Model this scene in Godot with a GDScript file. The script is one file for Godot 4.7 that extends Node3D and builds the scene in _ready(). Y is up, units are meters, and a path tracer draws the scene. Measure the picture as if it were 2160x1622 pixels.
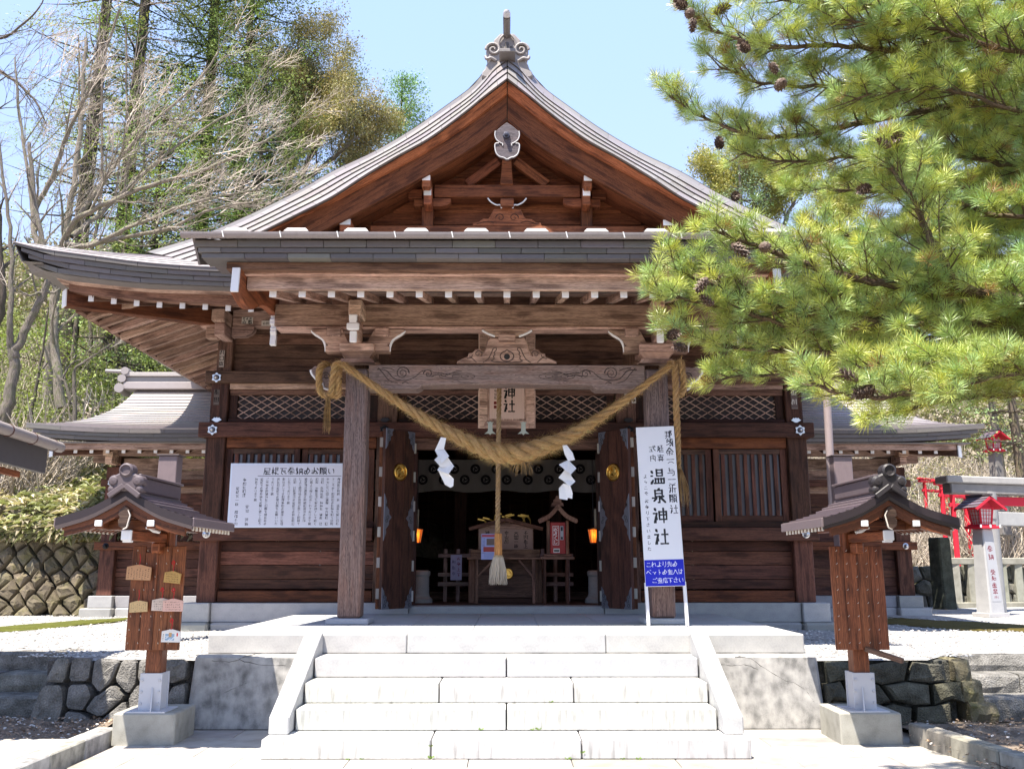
extends Node3D
# A wooden shrine hall with its porch, stairs, prayer-plaque stands, pine and hillside. y is up, metres, the visitor stands at the origin looking along -z.

var rng := RandomNumberGenerator.new()
var taken := {}
var M := {}
const SUN_FROM := Vector3(-0.25, 1.0, 0.345)


func rnd(a: float, b: float) -> float:
	return rng.randf_range(a, b)


# ---------------------------------------------------------------- mesh collector
class MB:
	var p := PackedVector3Array()
	var n := PackedVector3Array()
	var uv := PackedVector2Array()
	var c := PackedColorArray()
	var tint := Color(1, 1, 1)
	var off := Vector2.ZERO

	func v(a: Vector3, m: Vector3, t: Vector2) -> void:
		p.append(a); n.append(m); uv.append(t + off); c.append(tint)

	# corners run counter-clockwise seen from outside
	func tri(a: Vector3, b: Vector3, d: Vector3, ta := Vector2.ZERO, tb := Vector2.ZERO, td := Vector2.ZERO) -> void:
		var m := (b - a).cross(d - a)
		if m.length_squared() < 1e-16:
			return
		m = m.normalized()
		v(a, m, ta); v(d, m, td); v(b, m, tb)

	func quad(a: Vector3, b: Vector3, d: Vector3, e: Vector3, ta: Vector2, tb: Vector2, td: Vector2, te: Vector2) -> void:
		tri(a, b, d, ta, tb, td)
		tri(a, d, e, ta, td, te)

	# a flat patch with its own uv in metres, u along a-b
	func flat(a: Vector3, b: Vector3, d: Vector3, e: Vector3) -> void:
		var u := (b - a).length()
		var w := (e - a).length()
		quad(a, b, d, e, Vector2(0, 0), Vector2(u, 0), Vector2(u, w), Vector2(0, w))

	func smooth(a: Vector3, b: Vector3, d: Vector3, na: Vector3, nb: Vector3, nd: Vector3, ta: Vector2, tb: Vector2, td: Vector2) -> void:
		v(a, na, ta); v(d, nd, td); v(b, nb, tb)

	# chamfered box, centre at the transform's origin; grain (u) runs along its longest side
	func box(t: Transform3D, s: Vector3, bev := 0.006, taper := 1.0) -> void:
		var h := s / 2.0
		var b: float = minf(bev, minf(h.x, minf(h.y, h.z)) * 0.45)
		var lng := 0
		if s.y > s[lng]: lng = 1
		if s.z > s[lng]: lng = 2
		var cor := {}
		for sx in [-1, 1]:
			for sy in [-1, 1]:
				for sz in [-1, 1]:
					for ax in 3:
						var q := Vector3(sx * (h.x - b), sy * (h.y - b), sz * (h.z - b))
						q[ax] = [sx, sy, sz][ax] * h[ax]
						if sy > 0:
							q.x *= taper; q.z *= taper
						cor[[sx, sy, sz, ax]] = q
		for ax in 3:
			var i := (ax + 1) % 3
			var j := (ax + 2) % 3
			for sg in [-1, 1]:
				var ring := []
				for k in [[-1, -1], [1, -1], [1, 1], [-1, 1]]:
					var key := [0, 0, 0]
					key[ax] = sg; key[i] = k[0]; key[j] = k[1]
					ring.append(cor[[key[0], key[1], key[2], ax]])
				if sg < 0: ring.reverse()
				_face(t, ring, lng, ax, i, j)
		if b < 0.0005:
			return
		for ax in 3:      # edges parallel to ax
			var i := (ax + 1) % 3
			var j := (ax + 2) % 3
			for si in [-1, 1]:
				for sj in [-1, 1]:
					var ring := []
					for k in [[-1, i], [1, i], [1, j], [-1, j]]:
						var key := [0, 0, 0]
						key[ax] = k[0]; key[i] = si; key[j] = sj
						ring.append(cor[[key[0], key[1], key[2], k[1]]])
					if si * sj < 0: ring.reverse()
					_face(t, ring, lng, i, ax, j)
		for sx in [-1, 1]:
			for sy in [-1, 1]:
				for sz in [-1, 1]:
					var r := [cor[[sx, sy, sz, 0]], cor[[sx, sy, sz, 1]], cor[[sx, sy, sz, 2]]]
					if sx * sy * sz < 0: r.reverse()
					tri(t * r[0], t * r[1], t * r[2])

	func _face(t: Transform3D, ring: Array, lng: int, ax: int, i: int, j: int) -> void:
		var ua := lng
		var wa := i if j == lng else j
		if ax == lng:
			ua = i; wa = j
		var q := []
		var w := []
		for a in ring:
			q.append(t * a)
			w.append(Vector2(a[ua], a[wa] + ax * 0.37))
		quad(q[0], q[1], q[2], q[3], w[0], w[1], w[2], w[3])

	func bx(at: Vector3, s: Vector3, bev := 0.006) -> void:
		box(Transform3D(Basis(), at), s, bev)

	# box between two points, w wide (across) and hgt tall
	func bar(a: Vector3, b: Vector3, w: float, hgt: float, bev := 0.004, up := Vector3.UP) -> void:
		var z := (b - a)
		var l := z.length()
		z /= l
		var x := up.cross(z)
		if x.length() < 0.01: x = Vector3.RIGHT.cross(z)
		x = x.normalized()
		box(Transform3D(Basis(x, z.cross(x), z), (a + b) / 2.0), Vector3(w, hgt, l), bev)

	# a flat outline (counter-clockwise in its own x-y) given thickness: front at z = +d/2
	func prism(poly: Array, d: float, t := Transform3D(), bev := 0.0) -> void:
		var pts := PackedVector2Array(poly)
		if Geometry2D.is_polygon_clockwise(pts) == false:
			pass
		var area := 0.0
		for i in pts.size():
			area += pts[i].cross(pts[(i + 1) % pts.size()])
		if area < 0: pts.reverse()
		var inner := pts
		if bev > 0:
			inner = PackedVector2Array()
			for i in pts.size():
				var a := pts[(i - 1 + pts.size()) % pts.size()]
				var b := pts[(i + 1) % pts.size()]
				var e1 := (pts[i] - a).normalized()
				var e2 := (b - pts[i]).normalized()
				var m := (e1 + e2)
				if m.length() < 0.05: m = e1
				m = m.normalized()
				inner.append(pts[i] + Vector2(-m.y, m.x) * bev)
		var tr := Geometry2D.triangulate_polygon(inner)
		for i in range(0, tr.size(), 3):
			var a := inner[tr[i]]
			var b := inner[tr[i + 1]]
			var e := inner[tr[i + 2]]
			if (b - a).cross(e - a) < 0:
				var x := b; b = e; e = x
			tri(t * Vector3(a.x, a.y, d / 2), t * Vector3(b.x, b.y, d / 2), t * Vector3(e.x, e.y, d / 2), a, b, e)
			tri(t * Vector3(a.x, a.y, -d / 2), t * Vector3(e.x, e.y, -d / 2), t * Vector3(b.x, b.y, -d / 2), a, e, b)
		var run := 0.0
		for i in pts.size():
			var k := (i + 1) % pts.size()
			var l := (pts[k] - pts[i]).length()
			var z0 := d / 2 - bev
			quad(t * Vector3(pts[i].x, pts[i].y, -z0), t * Vector3(pts[k].x, pts[k].y, -z0), t * Vector3(pts[k].x, pts[k].y, z0), t * Vector3(pts[i].x, pts[i].y, z0), Vector2(run, 0), Vector2(run + l, 0), Vector2(run + l, d), Vector2(run, d))
			if bev > 0:
				for s in [-1, 1]:
					var r := [t * Vector3(pts[i].x, pts[i].y, s * z0), t * Vector3(pts[k].x, pts[k].y, s * z0), t * Vector3(inner[k].x, inner[k].y, s * d / 2), t * Vector3(inner[i].x, inner[i].y, s * d / 2)]
					if s < 0: r.reverse()
					quad(r[0], r[1], r[2], r[3], Vector2(run, 0), Vector2(run + l, 0), Vector2(run + l, 0.02), Vector2(run, 0.02))
			run += l

	# grid of points [row][column], outside seen with rows going up and columns going right
	func grid(g: Array, us := 1.0, round_it := true) -> void:
		var rows := g.size()
		var cols: int = g[0].size()
		var nm := []
		for i in rows:
			var line := []
			for j in cols:
				var a: Vector3 = g[i][mini(j + 1, cols - 1)] - g[i][maxi(j - 1, 0)]
				var b: Vector3 = g[mini(i + 1, rows - 1)][j] - g[maxi(i - 1, 0)][j]
				line.append(a.cross(b).normalized())
			nm.append(line)
		var uu := []
		for i in rows:
			var line := []
			var run := 0.0
			for j in cols:
				if j > 0: run += (g[i][j] - g[i][j - 1]).length()
				var ht: float = 0.0 if i == 0 else (g[i][j] - g[i - 1][j]).length() + uu[i - 1][j].y
				line.append(Vector2(run * us, ht * us))
			uu.append(line)
		for i in rows - 1:
			for j in cols - 1:
				if round_it:
					smooth(g[i][j], g[i][j + 1], g[i + 1][j + 1], nm[i][j], nm[i][j + 1], nm[i + 1][j + 1], uu[i][j], uu[i][j + 1], uu[i + 1][j + 1])
					smooth(g[i][j], g[i + 1][j + 1], g[i + 1][j], nm[i][j], nm[i + 1][j + 1], nm[i + 1][j], uu[i][j], uu[i + 1][j + 1], uu[i + 1][j])
				else:
					quad(g[i][j], g[i][j + 1], g[i + 1][j + 1], g[i + 1][j], uu[i][j], uu[i][j + 1], uu[i + 1][j + 1], uu[i + 1][j])

	func tube(path: Array, rad: Array, sides := 8, caps := true) -> void:
		var ref := Vector3(0.31, 0.2, 0.93)
		var rings := []
		for i in path.size():
			var dir: Vector3 = (path[mini(i + 1, path.size() - 1)] - path[maxi(i - 1, 0)]).normalized()
			if absf(dir.dot(ref)) > 0.95: ref = Vector3(0.9, 0.3, -0.2)
			var x := ref.cross(dir).normalized()
			var y := dir.cross(x)
			ref = y.cross(dir) * -1.0 if false else ref
			var r := []
			for k in sides + 1:
				var a := TAU * k / sides
				r.append([x * cos(a) + y * sin(a), path[i], rad[i]])
			rings.append(r)
		var run := 0.0
		for i in path.size() - 1:
			var l: float = (path[i + 1] - path[i]).length()
			for k in sides:
				var q := [rings[i][k], rings[i][k + 1], rings[i + 1][k + 1], rings[i + 1][k]]
				var w := []
				for e in q: w.append(e[1] + e[0] * e[2])
				var c0: float = TAU * rad[i] * k / sides
				var c1: float = TAU * rad[i] * (k + 1) / sides
				smooth(w[0], w[1], w[2], q[0][0], q[1][0], q[2][0], Vector2(run, c0), Vector2(run, c1), Vector2(run + l, c1))
				smooth(w[0], w[2], w[3], q[0][0], q[2][0], q[3][0], Vector2(run, c0), Vector2(run + l, c1), Vector2(run + l, c0))
			run += l
		if caps:
			for e in [0, path.size() - 1]:
				var ring: Array = rings[e]
				for k in sides:
					var a: Vector3 = ring[k][1] + ring[k][0] * ring[k][2]
					var b: Vector3 = ring[k + 1][1] + ring[k + 1][0] * ring[k + 1][2]
					if e == 0: tri(path[e], b, a)
					else: tri(path[e], a, b)

	# profile of (radius, height) turned round y
	func lathe(prof: Array, sides: int, t := Transform3D()) -> void:
		for i in prof.size() - 1:
			var a: Vector2 = prof[i]
			var b: Vector2 = prof[i + 1]
			var nr := Vector2(b.y - a.y, a.x - b.x).normalized()
			for k in sides:
				var t0 := TAU * k / sides
				var t1 := TAU * (k + 1) / sides
				var d0 := Vector3(cos(t0), 0, -sin(t0))
				var d1 := Vector3(cos(t1), 0, -sin(t1))
				var n0 := t.basis * (d0 * nr.x + Vector3.UP * nr.y)
				var n1 := t.basis * (d1 * nr.x + Vector3.UP * nr.y)
				var q := [t * (d0 * a.x + Vector3.UP * a.y), t * (d1 * a.x + Vector3.UP * a.y), t * (d1 * b.x + Vector3.UP * b.y), t * (d0 * b.x + Vector3.UP * b.y)]
				var w := [Vector2(t0 * 0.1, a.y), Vector2(t1 * 0.1, a.y), Vector2(t1 * 0.1, b.y), Vector2(t0 * 0.1, b.y)]
				smooth(q[0], q[1], q[2], n0, n1, n1, w[0], w[1], w[2])
				smooth(q[0], q[2], q[3], n0, n1, n0, w[0], w[2], w[3])

	func mesh() -> ArrayMesh:
		var a := []
		a.resize(Mesh.ARRAY_MAX)
		a[Mesh.ARRAY_VERTEX] = p; a[Mesh.ARRAY_NORMAL] = n; a[Mesh.ARRAY_TEX_UV] = uv; a[Mesh.ARRAY_COLOR] = c
		var m := ArrayMesh.new()
		m.add_surface_from_arrays(Mesh.PRIMITIVE_TRIANGLES, a)
		return m


# ---------------------------------------------------------------- nodes
func numbered(called: String) -> String:
	if not taken.has(called):
		taken[called] = 0
		return called
	taken[called] += 1
	return "%s_%03d" % [called, taken[called]]


func mb(tint := Color(1, 1, 1)) -> MB:
	var b := MB.new()
	b.tint = tint
	b.off = Vector2(rnd(0, 7), rnd(0, 7))
	return b


# a wood tint, a little lighter or darker each time
func vary(c: Color, by := 0.24) -> Color:
	var k := 1.0 + rnd(-by, by)
	return Color(c.r * k, c.g * k * (1.0 + rnd(-0.03, 0.03)), c.b * k * (1.0 + rnd(-0.05, 0.05)))


func add(parent: Node, o: Node3D, called: String) -> Node3D:
	if parent == null:
		o.name = numbered(called)
		add_child(o, true)
	else:
		if not parent.has_meta("_count"): parent.set_meta("_count", {})
		var k: Dictionary = parent.get_meta("_count")
		if k.has(called):
			k[called] += 1
			o.name = "%s_%03d" % [called, k[called]]
		else:
			k[called] = 0
			o.name = called
		parent.add_child(o, true)
	return o


func build(called: String, b: MB, mat: Material, parent: Node = null) -> MeshInstance3D:
	return place(called, b.mesh(), mat, parent)


func place(called: String, m: Mesh, mat: Material, parent: Node = null) -> MeshInstance3D:
	var o := MeshInstance3D.new()
	o.mesh = m
	o.material_override = mat
	add(parent, o, called)
	return o


func multi(called: String, m: Mesh, mat: Material, list: Array, parent: Node = null, tints: Array = []) -> MultiMeshInstance3D:
	var o := MultiMeshInstance3D.new()
	var mm := MultiMesh.new()
	mm.transform_format = MultiMesh.TRANSFORM_3D
	mm.use_colors = not tints.is_empty()
	mm.mesh = m
	mm.instance_count = list.size()
	for i in list.size():
		mm.set_instance_transform(i, list[i])
		if not tints.is_empty():
			mm.set_instance_color(i, tints[i])
	o.multimesh = mm
	o.material_override = mat
	add(parent, o, called)
	return o


func thing(called: String, label: String, category: String, at := Vector3.ZERO, turn := 0.0, group := "") -> Node3D:
	var o := Node3D.new()
	add(null, o, called)
	o.position = at
	o.rotation.y = turn
	return tag(o, label, category, group)


func tag(o: Node3D, label: String, category: String, group := "") -> Node3D:
	o.set_meta("label", label)
	o.set_meta("category", category)
	if group: o.set_meta("group", group)
	return o


func kind(o: Node, k: String) -> Node:
	o.set_meta("kind", k)
	return o


func part(called: String, parent: Node, at := Vector3.ZERO) -> Node3D:
	var o := Node3D.new()
	o.position = at
	add(parent, o, called)
	return o


# one box as one named piece
func piece(called: String, at: Vector3, s: Vector3, mat: Material, tint: Color, parent: Node = null, bev := 0.006) -> MeshInstance3D:
	var b := mb(vary(tint))
	b.bx(at, s, bev)
	return build(called, b, mat, parent)


# box from x0..x1, y0..y1 whose front face stands at depth d (z = -d), t thick
func board(called: String, x0: float, x1: float, y0: float, y1: float, d: float, t: float, mat: Material, tint: Color, parent: Node = null, bev := 0.006) -> MeshInstance3D:
	return piece(called, Vector3((x0 + x1) / 2, (y0 + y1) / 2, -d - t / 2), Vector3(absf(x1 - x0), absf(y1 - y0), t), mat, tint, parent, bev)


func curve_at(pts: Array, x: float) -> float:
	for i in pts.size() - 1:
		var a: Vector2 = pts[i]
		var b: Vector2 = pts[i + 1]
		if (x >= a.x and x <= b.x) or (x <= a.x and x >= b.x):
			var u := inverse_lerp(a.x, b.x, x)
			var p0: Vector2 = pts[maxi(i - 1, 0)]
			var p3: Vector2 = pts[mini(i + 2, pts.size() - 1)]
			return cubic_interpolate(a.y, b.y, p0.y, p3.y, u)
	return pts[0].y if absf(x - pts[0].x) < absf(x - pts[-1].x) else pts[-1].y


# a path through points, smoothed
func spline(pts: Array, per := 6) -> Array:
	var out := []
	for i in pts.size() - 1:
		var p0 = pts[maxi(i - 1, 0)]
		var p3 = pts[mini(i + 2, pts.size() - 1)]
		for k in per:
			out.append(pts[i].cubic_interpolate(pts[i + 1], p0, p3, float(k) / per))
	out.append(pts[-1])
	return out



func _ready() -> void:
	rng.seed = 20240427
	# ---- camera
	var cam := Camera3D.new()
	cam.name = "camera"
	cam.position = Vector3(0, 1.55, 0)
	cam.rotation = Vector3(deg_to_rad(11.426), deg_to_rad(-0.3317), 0)
	cam.fov = 46.24
	cam.near = 0.05
	cam.far = 400.0
	add_child(cam)
	cam.current = true
	# ---- sky, exposure, air
	var env := Environment.new()
	env.background_mode = Environment.BG_SKY
	var sky := Sky.new()
	var sm := ProceduralSkyMaterial.new()
	sm.sky_top_color = Color(0.255, 0.375, 0.68).linear_to_srgb()
	sm.sky_horizon_color = Color(0.47, 0.54, 0.65).linear_to_srgb()
	sm.sky_curve = 0.20
	sm.ground_bottom_color = Color(0.16, 0.15, 0.13).linear_to_srgb()
	sm.ground_horizon_color = Color(0.40, 0.44, 0.46).linear_to_srgb()
	sm.sun_angle_max = 2.0
	sky.sky_material = sm
	env.sky = sky
	env.background_energy_multiplier = 0.84
	env.tonemap_mode = Environment.TONE_MAPPER_LINEAR
	env.tonemap_exposure = 2.65
	env.sdfgi_enabled = true
	env.ssao_enabled = true
	env.ssil_enabled = true
	var we := WorldEnvironment.new()
	we.name = "world_environment"
	we.environment = env
	add_child(we)
	# ---- sun
	var sun := DirectionalLight3D.new()
	sun.name = "sun"
	sun.light_energy = 1.6
	sun.light_color = Color(1.0, 0.965, 0.91)
	sun.light_angular_distance = 0.5
	sun.shadow_enabled = true
	sun.look_at_from_position(SUN_FROM * 10.0, Vector3.ZERO)
	add_child(sun)
	# ---- the place
	make_materials()
	make_terrain()
	make_paving()
	make_stairs()
	make_hall()
	make_porch()
	make_doors()
	make_roof()
	make_gable()
	make_wing(-1)
	make_wing(1)
	make_side_roof()
	make_terrace_walls()
	make_shrine_inside()
	make_rope()
	make_signs()
	make_stands()
	make_drains()
	make_right_yard()
	make_trees()
	make_pine()



# ---------------------------------------------------------------- computed textures
func noise(w: int, h: int, freq: float, octaves: int, sd: int, type := FastNoiseLite.TYPE_SIMPLEX_SMOOTH) -> Image:
	var f := FastNoiseLite.new()
	f.noise_type = type
	f.seed = sd
	f.frequency = freq
	f.fractal_octaves = octaves
	return f.get_seamless_image(w, h)


func bytes_of(im: Image, w: int, h: int) -> PackedByteArray:
	var q := im.duplicate()
	if q.get_width() != w or q.get_height() != h: q.resize(w, h, Image.INTERPOLATE_CUBIC)
	q.convert(Image.FORMAT_L8)
	return q.get_data()


# several noises added by weight, then coloured through a ramp of linear colours; returns [colour, height]
func noise_tex(size: int, layers: Array, ramp: Array) -> Array:
	var sum := PackedFloat32Array()
	sum.resize(size * size)
	for l in layers:
		var d := bytes_of(noise(l[0], l[1], l[2], l[3], l[4], l[6] if l.size() > 6 else FastNoiseLite.TYPE_SIMPLEX_SMOOTH), size, size)
		var k: float = l[5] / 255.0
		for i in d.size():
			sum[i] += d[i] * k
	var lut := []
	for i in 256:
		var t := i / 255.0 * (ramp.size() - 1)
		var a: int = mini(int(t), ramp.size() - 2)
		var c: Color = ramp[a].lerp(ramp[a + 1], t - a)
		c = c.linear_to_srgb()
		lut.append([c.r8, c.g8, c.b8])
	var out := PackedByteArray()
	out.resize(size * size * 3)
	var hh := PackedByteArray()
	hh.resize(size * size)
	for i in sum.size():
		var q: int = clampi(int(sum[i] * 255.0), 0, 255)
		var e: Array = lut[q]
		out[i * 3] = e[0]; out[i * 3 + 1] = e[1]; out[i * 3 + 2] = e[2]
		hh[i] = q
	return [ImageTexture.create_from_image(Image.create_from_data(size, size, false, Image.FORMAT_RGB8, out)), ImageTexture.create_from_image(Image.create_from_data(size, size, false, Image.FORMAT_L8, hh))]


# grain along u: fine streaks, cathedral rings, weather patches
func wood_tex(sd: int, dark: Color, light: Color, patch: Color, rings: float, streak: float, patchy: float) -> Array:
	var w := 512
	var h := 256
	var st := bytes_of(noise(16, 256, 0.22, 3, sd), w, h)
	var fi := bytes_of(noise(64, 256, 0.45, 2, sd + 1), w, h)
	var rg := bytes_of(noise(64, 96, 0.03, 2, sd + 2), w, h)
	var pt := bytes_of(noise(96, 96, 0.028, 3, sd + 3), w, h)
	var out := PackedByteArray()
	out.resize(w * h * 3)
	var hh := PackedByteArray()
	hh.resize(w * h)
	var gam := PackedByteArray()
	gam.resize(1024)
	for i in 1024:
		gam[i] = Color(i / 1023.0, 0, 0).linear_to_srgb().r8
	for i in w * h:
		var ring: float = fposmod(rg[i] / 255.0 * 13.0, 1.0)
		ring = 1.0 - ring * ring
		var v: float = 0.5 + (st[i] - 128) / 255.0 * streak + (fi[i] - 128) / 255.0 * streak * 0.8 + (ring - 0.5) * rings
		v = clampf(v, 0.0, 1.0)
		var q: float = clampf((pt[i] / 255.0 - 0.45) * patchy, 0.0, 1.0)
		var r: float = lerpf(dark.r, light.r, v) * lerpf(1.0, patch.r, q)
		var g: float = lerpf(dark.g, light.g, v) * lerpf(1.0, patch.g, q)
		var b: float = lerpf(dark.b, light.b, v) * lerpf(1.0, patch.b, q)
		out[i * 3] = gam[int(minf(r, 1.0) * 1023)]
		out[i * 3 + 1] = gam[int(minf(g, 1.0) * 1023)]
		out[i * 3 + 2] = gam[int(minf(b, 1.0) * 1023)]
		hh[i] = int(v * 255)
	return [ImageTexture.create_from_image(Image.create_from_data(w, h, false, Image.FORMAT_RGB8, out)), ImageTexture.create_from_image(Image.create_from_data(w, h, false, Image.FORMAT_L8, hh))]


func mat(called: String, rough: float, tex: Array = [], uvscale := Vector3.ONE, relief := 0.0, tri := false) -> StandardMaterial3D:
	var m := StandardMaterial3D.new()
	m.resource_name = called
	m.roughness = rough
	m.metallic_specular = 0.4
	m.vertex_color_use_as_albedo = true
	if tex:
		m.albedo_texture = tex[0]
		m.uv1_scale = uvscale
		if tri:
			m.uv1_triplanar = true
			m.uv1_world_triplanar = true
		if relief > 0:
			m.heightmap_enabled = true
			m.heightmap_texture = tex[1]
			m.heightmap_scale = relief
	M[called] = m
	return m


func plain(called: String, c: Color, rough: float, metal := 0.0) -> StandardMaterial3D:
	var m := StandardMaterial3D.new()
	m.resource_name = called
	m.albedo_color = c.linear_to_srgb()
	m.roughness = rough
	m.metallic = metal
	m.metallic_specular = 0.4
	m.vertex_color_use_as_albedo = true
	M[called] = m
	return m


func make_materials() -> void:
	var wuv := Vector3(0.45, 2.7, 1)
	# each piece is tinted by its own vertex colour, so the textures are pale
	var w1 := wood_tex(11, Color(0.22, 0.19, 0.175), Color(1.08, 1.0, 0.93), Color(0.45, 0.42, 0.41), 0.26, 1.25, 3.0)
	var w2 := wood_tex(31, Color(0.16, 0.14, 0.14), Color(1.0, 0.92, 0.86), Color(1.02, 0.90, 0.84), 0.34, 1.25, 2.2)
	mat("timber", 0.72, w1, wuv, 0.12)
	mat("weathered_timber", 0.78, w2, wuv, 0.2)
	mat("varnished_timber", 0.42, w1, wuv, 0.06)
	mat("granite", 0.75, noise_tex(512, [[512, 512, 0.35, 2, 3, 0.55], [512, 512, 0.05, 2, 4, 0.2], [128, 128, 0.02, 3, 5, 0.25]], [Color(0.17, 0.17, 0.18), Color(0.37, 0.37, 0.375), Color(0.47, 0.47, 0.46), Color(0.58, 0.575, 0.56)]), Vector3(1.6, 1.6, 1.6), 0.06, true)
	mat("stained_granite", 0.8, noise_tex(512, [[512, 512, 0.35, 2, 3, 0.35], [256, 32, 0.09, 4, 6, 0.55], [64, 64, 0.04, 3, 5, 0.2]], [Color(0.09, 0.085, 0.08), Color(0.28, 0.275, 0.26), Color(0.47, 0.465, 0.45), Color(0.54, 0.535, 0.525), Color(0.58, 0.575, 0.565)]), Vector3(0.9, 0.9, 0.9), 0.05, true)
	mat("concrete", 0.85, noise_tex(512, [[512, 512, 0.2, 2, 7, 0.16], [256, 256, 0.022, 5, 8, 0.6], [256, 96, 0.05, 4, 9, 0.3]], [Color(0.08, 0.078, 0.075), Color(0.17, 0.167, 0.16), Color(0.33, 0.32, 0.305), Color(0.46, 0.445, 0.42), Color(0.54, 0.52, 0.49)]), Vector3(0.8, 0.8, 0.8), 0.25, true)
	mat("base_concrete", 0.85, noise_tex(256, [[256, 256, 0.3, 2, 17, 0.3], [128, 128, 0.03, 4, 18, 0.7]], [Color(0.2, 0.195, 0.17), Color(0.33, 0.32, 0.29), Color(0.42, 0.41, 0.38)]), Vector3(1, 1, 1), 0.1, true)
	mat("rough_stone", 0.9, noise_tex(512, [[512, 512, 0.09, 4, 27, 0.5], [256, 256, 0.02, 4, 28, 0.5]], [Color(0.035, 0.035, 0.032), Color(0.12, 0.115, 0.105), Color(0.24, 0.23, 0.215), Color(0.46, 0.45, 0.43)]), Vector3(1, 1, 1), 2.2, true)
	mat("mossy_stone", 0.95, noise_tex(512, [[512, 512, 0.09, 4, 37, 0.4], [256, 256, 0.016, 4, 38, 0.65]], [Color(0.03, 0.03, 0.03), Color(0.13, 0.115, 0.095), Color(0.20, 0.175, 0.14), Color(0.16, 0.15, 0.08), Color(0.15, 0.16, 0.03)]), Vector3(0.9, 0.9, 0.9), 2.2, true)
	mat("paver", 0.85, noise_tex(512, [[512, 512, 0.3, 2, 47, 0.3], [256, 256, 0.02, 5, 48, 0.7]], [Color(0.24, 0.225, 0.20), Color(0.37, 0.35, 0.32), Color(0.44, 0.42, 0.39)]), Vector3(0.6, 0.6, 0.6), 0.05, true)
	mat("gravel", 0.95, noise_tex(512, [[512, 512, 0.12, 2, 57, 0.75, FastNoiseLite.TYPE_CELLULAR], [256, 256, 0.02, 4, 58, 0.5]], [Color(0.70, 0.68, 0.65), Color(0.52, 0.5, 0.48), Color(0.36, 0.35, 0.34), Color(0.2, 0.195, 0.19)]), Vector3(1.0, 1.0, 1.0), 2.0, true)
	mat("earth", 0.95, noise_tex(512, [[512, 512, 0.12, 4, 67, 0.5], [256, 256, 0.02, 4, 68, 0.5]], [Color(0.05, 0.04, 0.03), Color(0.13, 0.1, 0.075), Color(0.24, 0.19, 0.145), Color(0.34, 0.29, 0.24)]), Vector3(0.7, 0.7, 0.7), 2.0, true)
	mat("hill_litter", 0.95, noise_tex(512, [[512, 512, 0.08, 5, 77, 0.5], [256, 256, 0.02, 4, 78, 0.5]], [Color(0.06, 0.055, 0.03), Color(0.16, 0.135, 0.085), Color(0.30, 0.26, 0.19), Color(0.2, 0.22, 0.08)]), Vector3(0.3, 0.3, 0.3), 6.0, true)
	mat("moss", 0.95, noise_tex(256, [[256, 256, 0.2, 4, 87, 0.5], [128, 128, 0.03, 4, 88, 0.5]], [Color(0.08, 0.07, 0.03), Color(0.16, 0.17, 0.03), Color(0.25, 0.27, 0.05), Color(0.30, 0.25, 0.10)]), Vector3(1, 1, 1), 2.0, true)
	var rm := noise_tex(256, [[256, 256, 0.05, 3, 97, 0.5], [64, 256, 0.2, 3, 98, 0.5]], [Color(0.82, 0.82, 0.82), Color(0.95, 0.95, 0.95), Color(1, 1, 1)])
	mat("roof_metal", 0.5, rm, Vector3(0.7, 0.7, 0.7), 0.02).metallic_specular = 0.45
	mat("straw", 0.85, wood_tex(51, Color(0.40, 0.33, 0.22), Color(1.0, 0.95, 0.8), Color(0.8, 0.7, 0.5), 0.1, 2.2, 2.0), Vector3(0.8, 9, 1), 0.4)
	mat("bark", 0.9, wood_tex(61, Color(0.3, 0.28, 0.26), Color(1.0, 0.95, 0.9), Color(0.8, 0.9, 0.7), 0.2, 1.8, 2.5), Vector3(1.5, 2.5, 1), 0.8)
	mat("dark_metal", 0.42, rm, Vector3(4, 4, 4), 0.1).metallic = 0.6
	plain("paint", Color(1, 1, 1), 0.6)
	plain("gloss_paint", Color(1, 1, 1), 0.35)
	plain("bright_metal", Color(0.62, 0.62, 0.63), 0.28, 1.0)
	plain("gold_metal", Color(0.75, 0.48, 0.12), 0.32, 1.0)
	plain("iron", Color(0.05, 0.05, 0.055), 0.45, 0.7)
	plain("cloth", Color(1, 1, 1), 0.9)
	var gl := plain("window_glass", Color(0.09, 0.09, 0.115), 0.25)
	gl.metallic_specular = 0.6
	plain("dark_glass", Color(0.03, 0.024, 0.026), 0.5)
	var lf := plain("leaf", Color(1, 1, 1), 0.6)
	lf.backlight_enabled = true
	lf.backlight = Color(0.7, 0.72, 0.5)
	var nd := plain("needle", Color(1, 1, 1), 0.36)
	nd.metallic_specular = 0.5
	nd.backlight_enabled = true
	nd.backlight = Color(0.5, 0.55, 0.3)
	var pp := plain("paper", Color(0.85, 0.85, 0.85), 0.8)
	pp.backlight_enabled = true
	pp.backlight = Color(0.5, 0.5, 0.5)



# ---------------------------------------------------------------- ground
func hill_h(x: float, d: float) -> float:
	var start := 17.6 if x < 0 else 24.0
	var k := smoothstep(-6.0, 8.0, x)
	start = lerpf(17.6, 25.0, k)
	var base := lerpf(2.35, 0.95, k)
	var s := maxf(d - start, 0.0)
	var rise := lerpf(0.34, 0.20, k) * s + lerpf(0.0016, 0.0035, k) * s * s * clampf(1.0 - s / 90.0, 0.0, 1.0)
	var b := sin(x * 0.41 + d * 0.23) * 0.25 + sin(x * 0.13 - d * 0.31) * 0.45
	if d < start:
		return lerpf(2.05, 0.64, k)
	return base + rise + b * clampf(s * 0.2, 0.0, 1.0)


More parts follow.
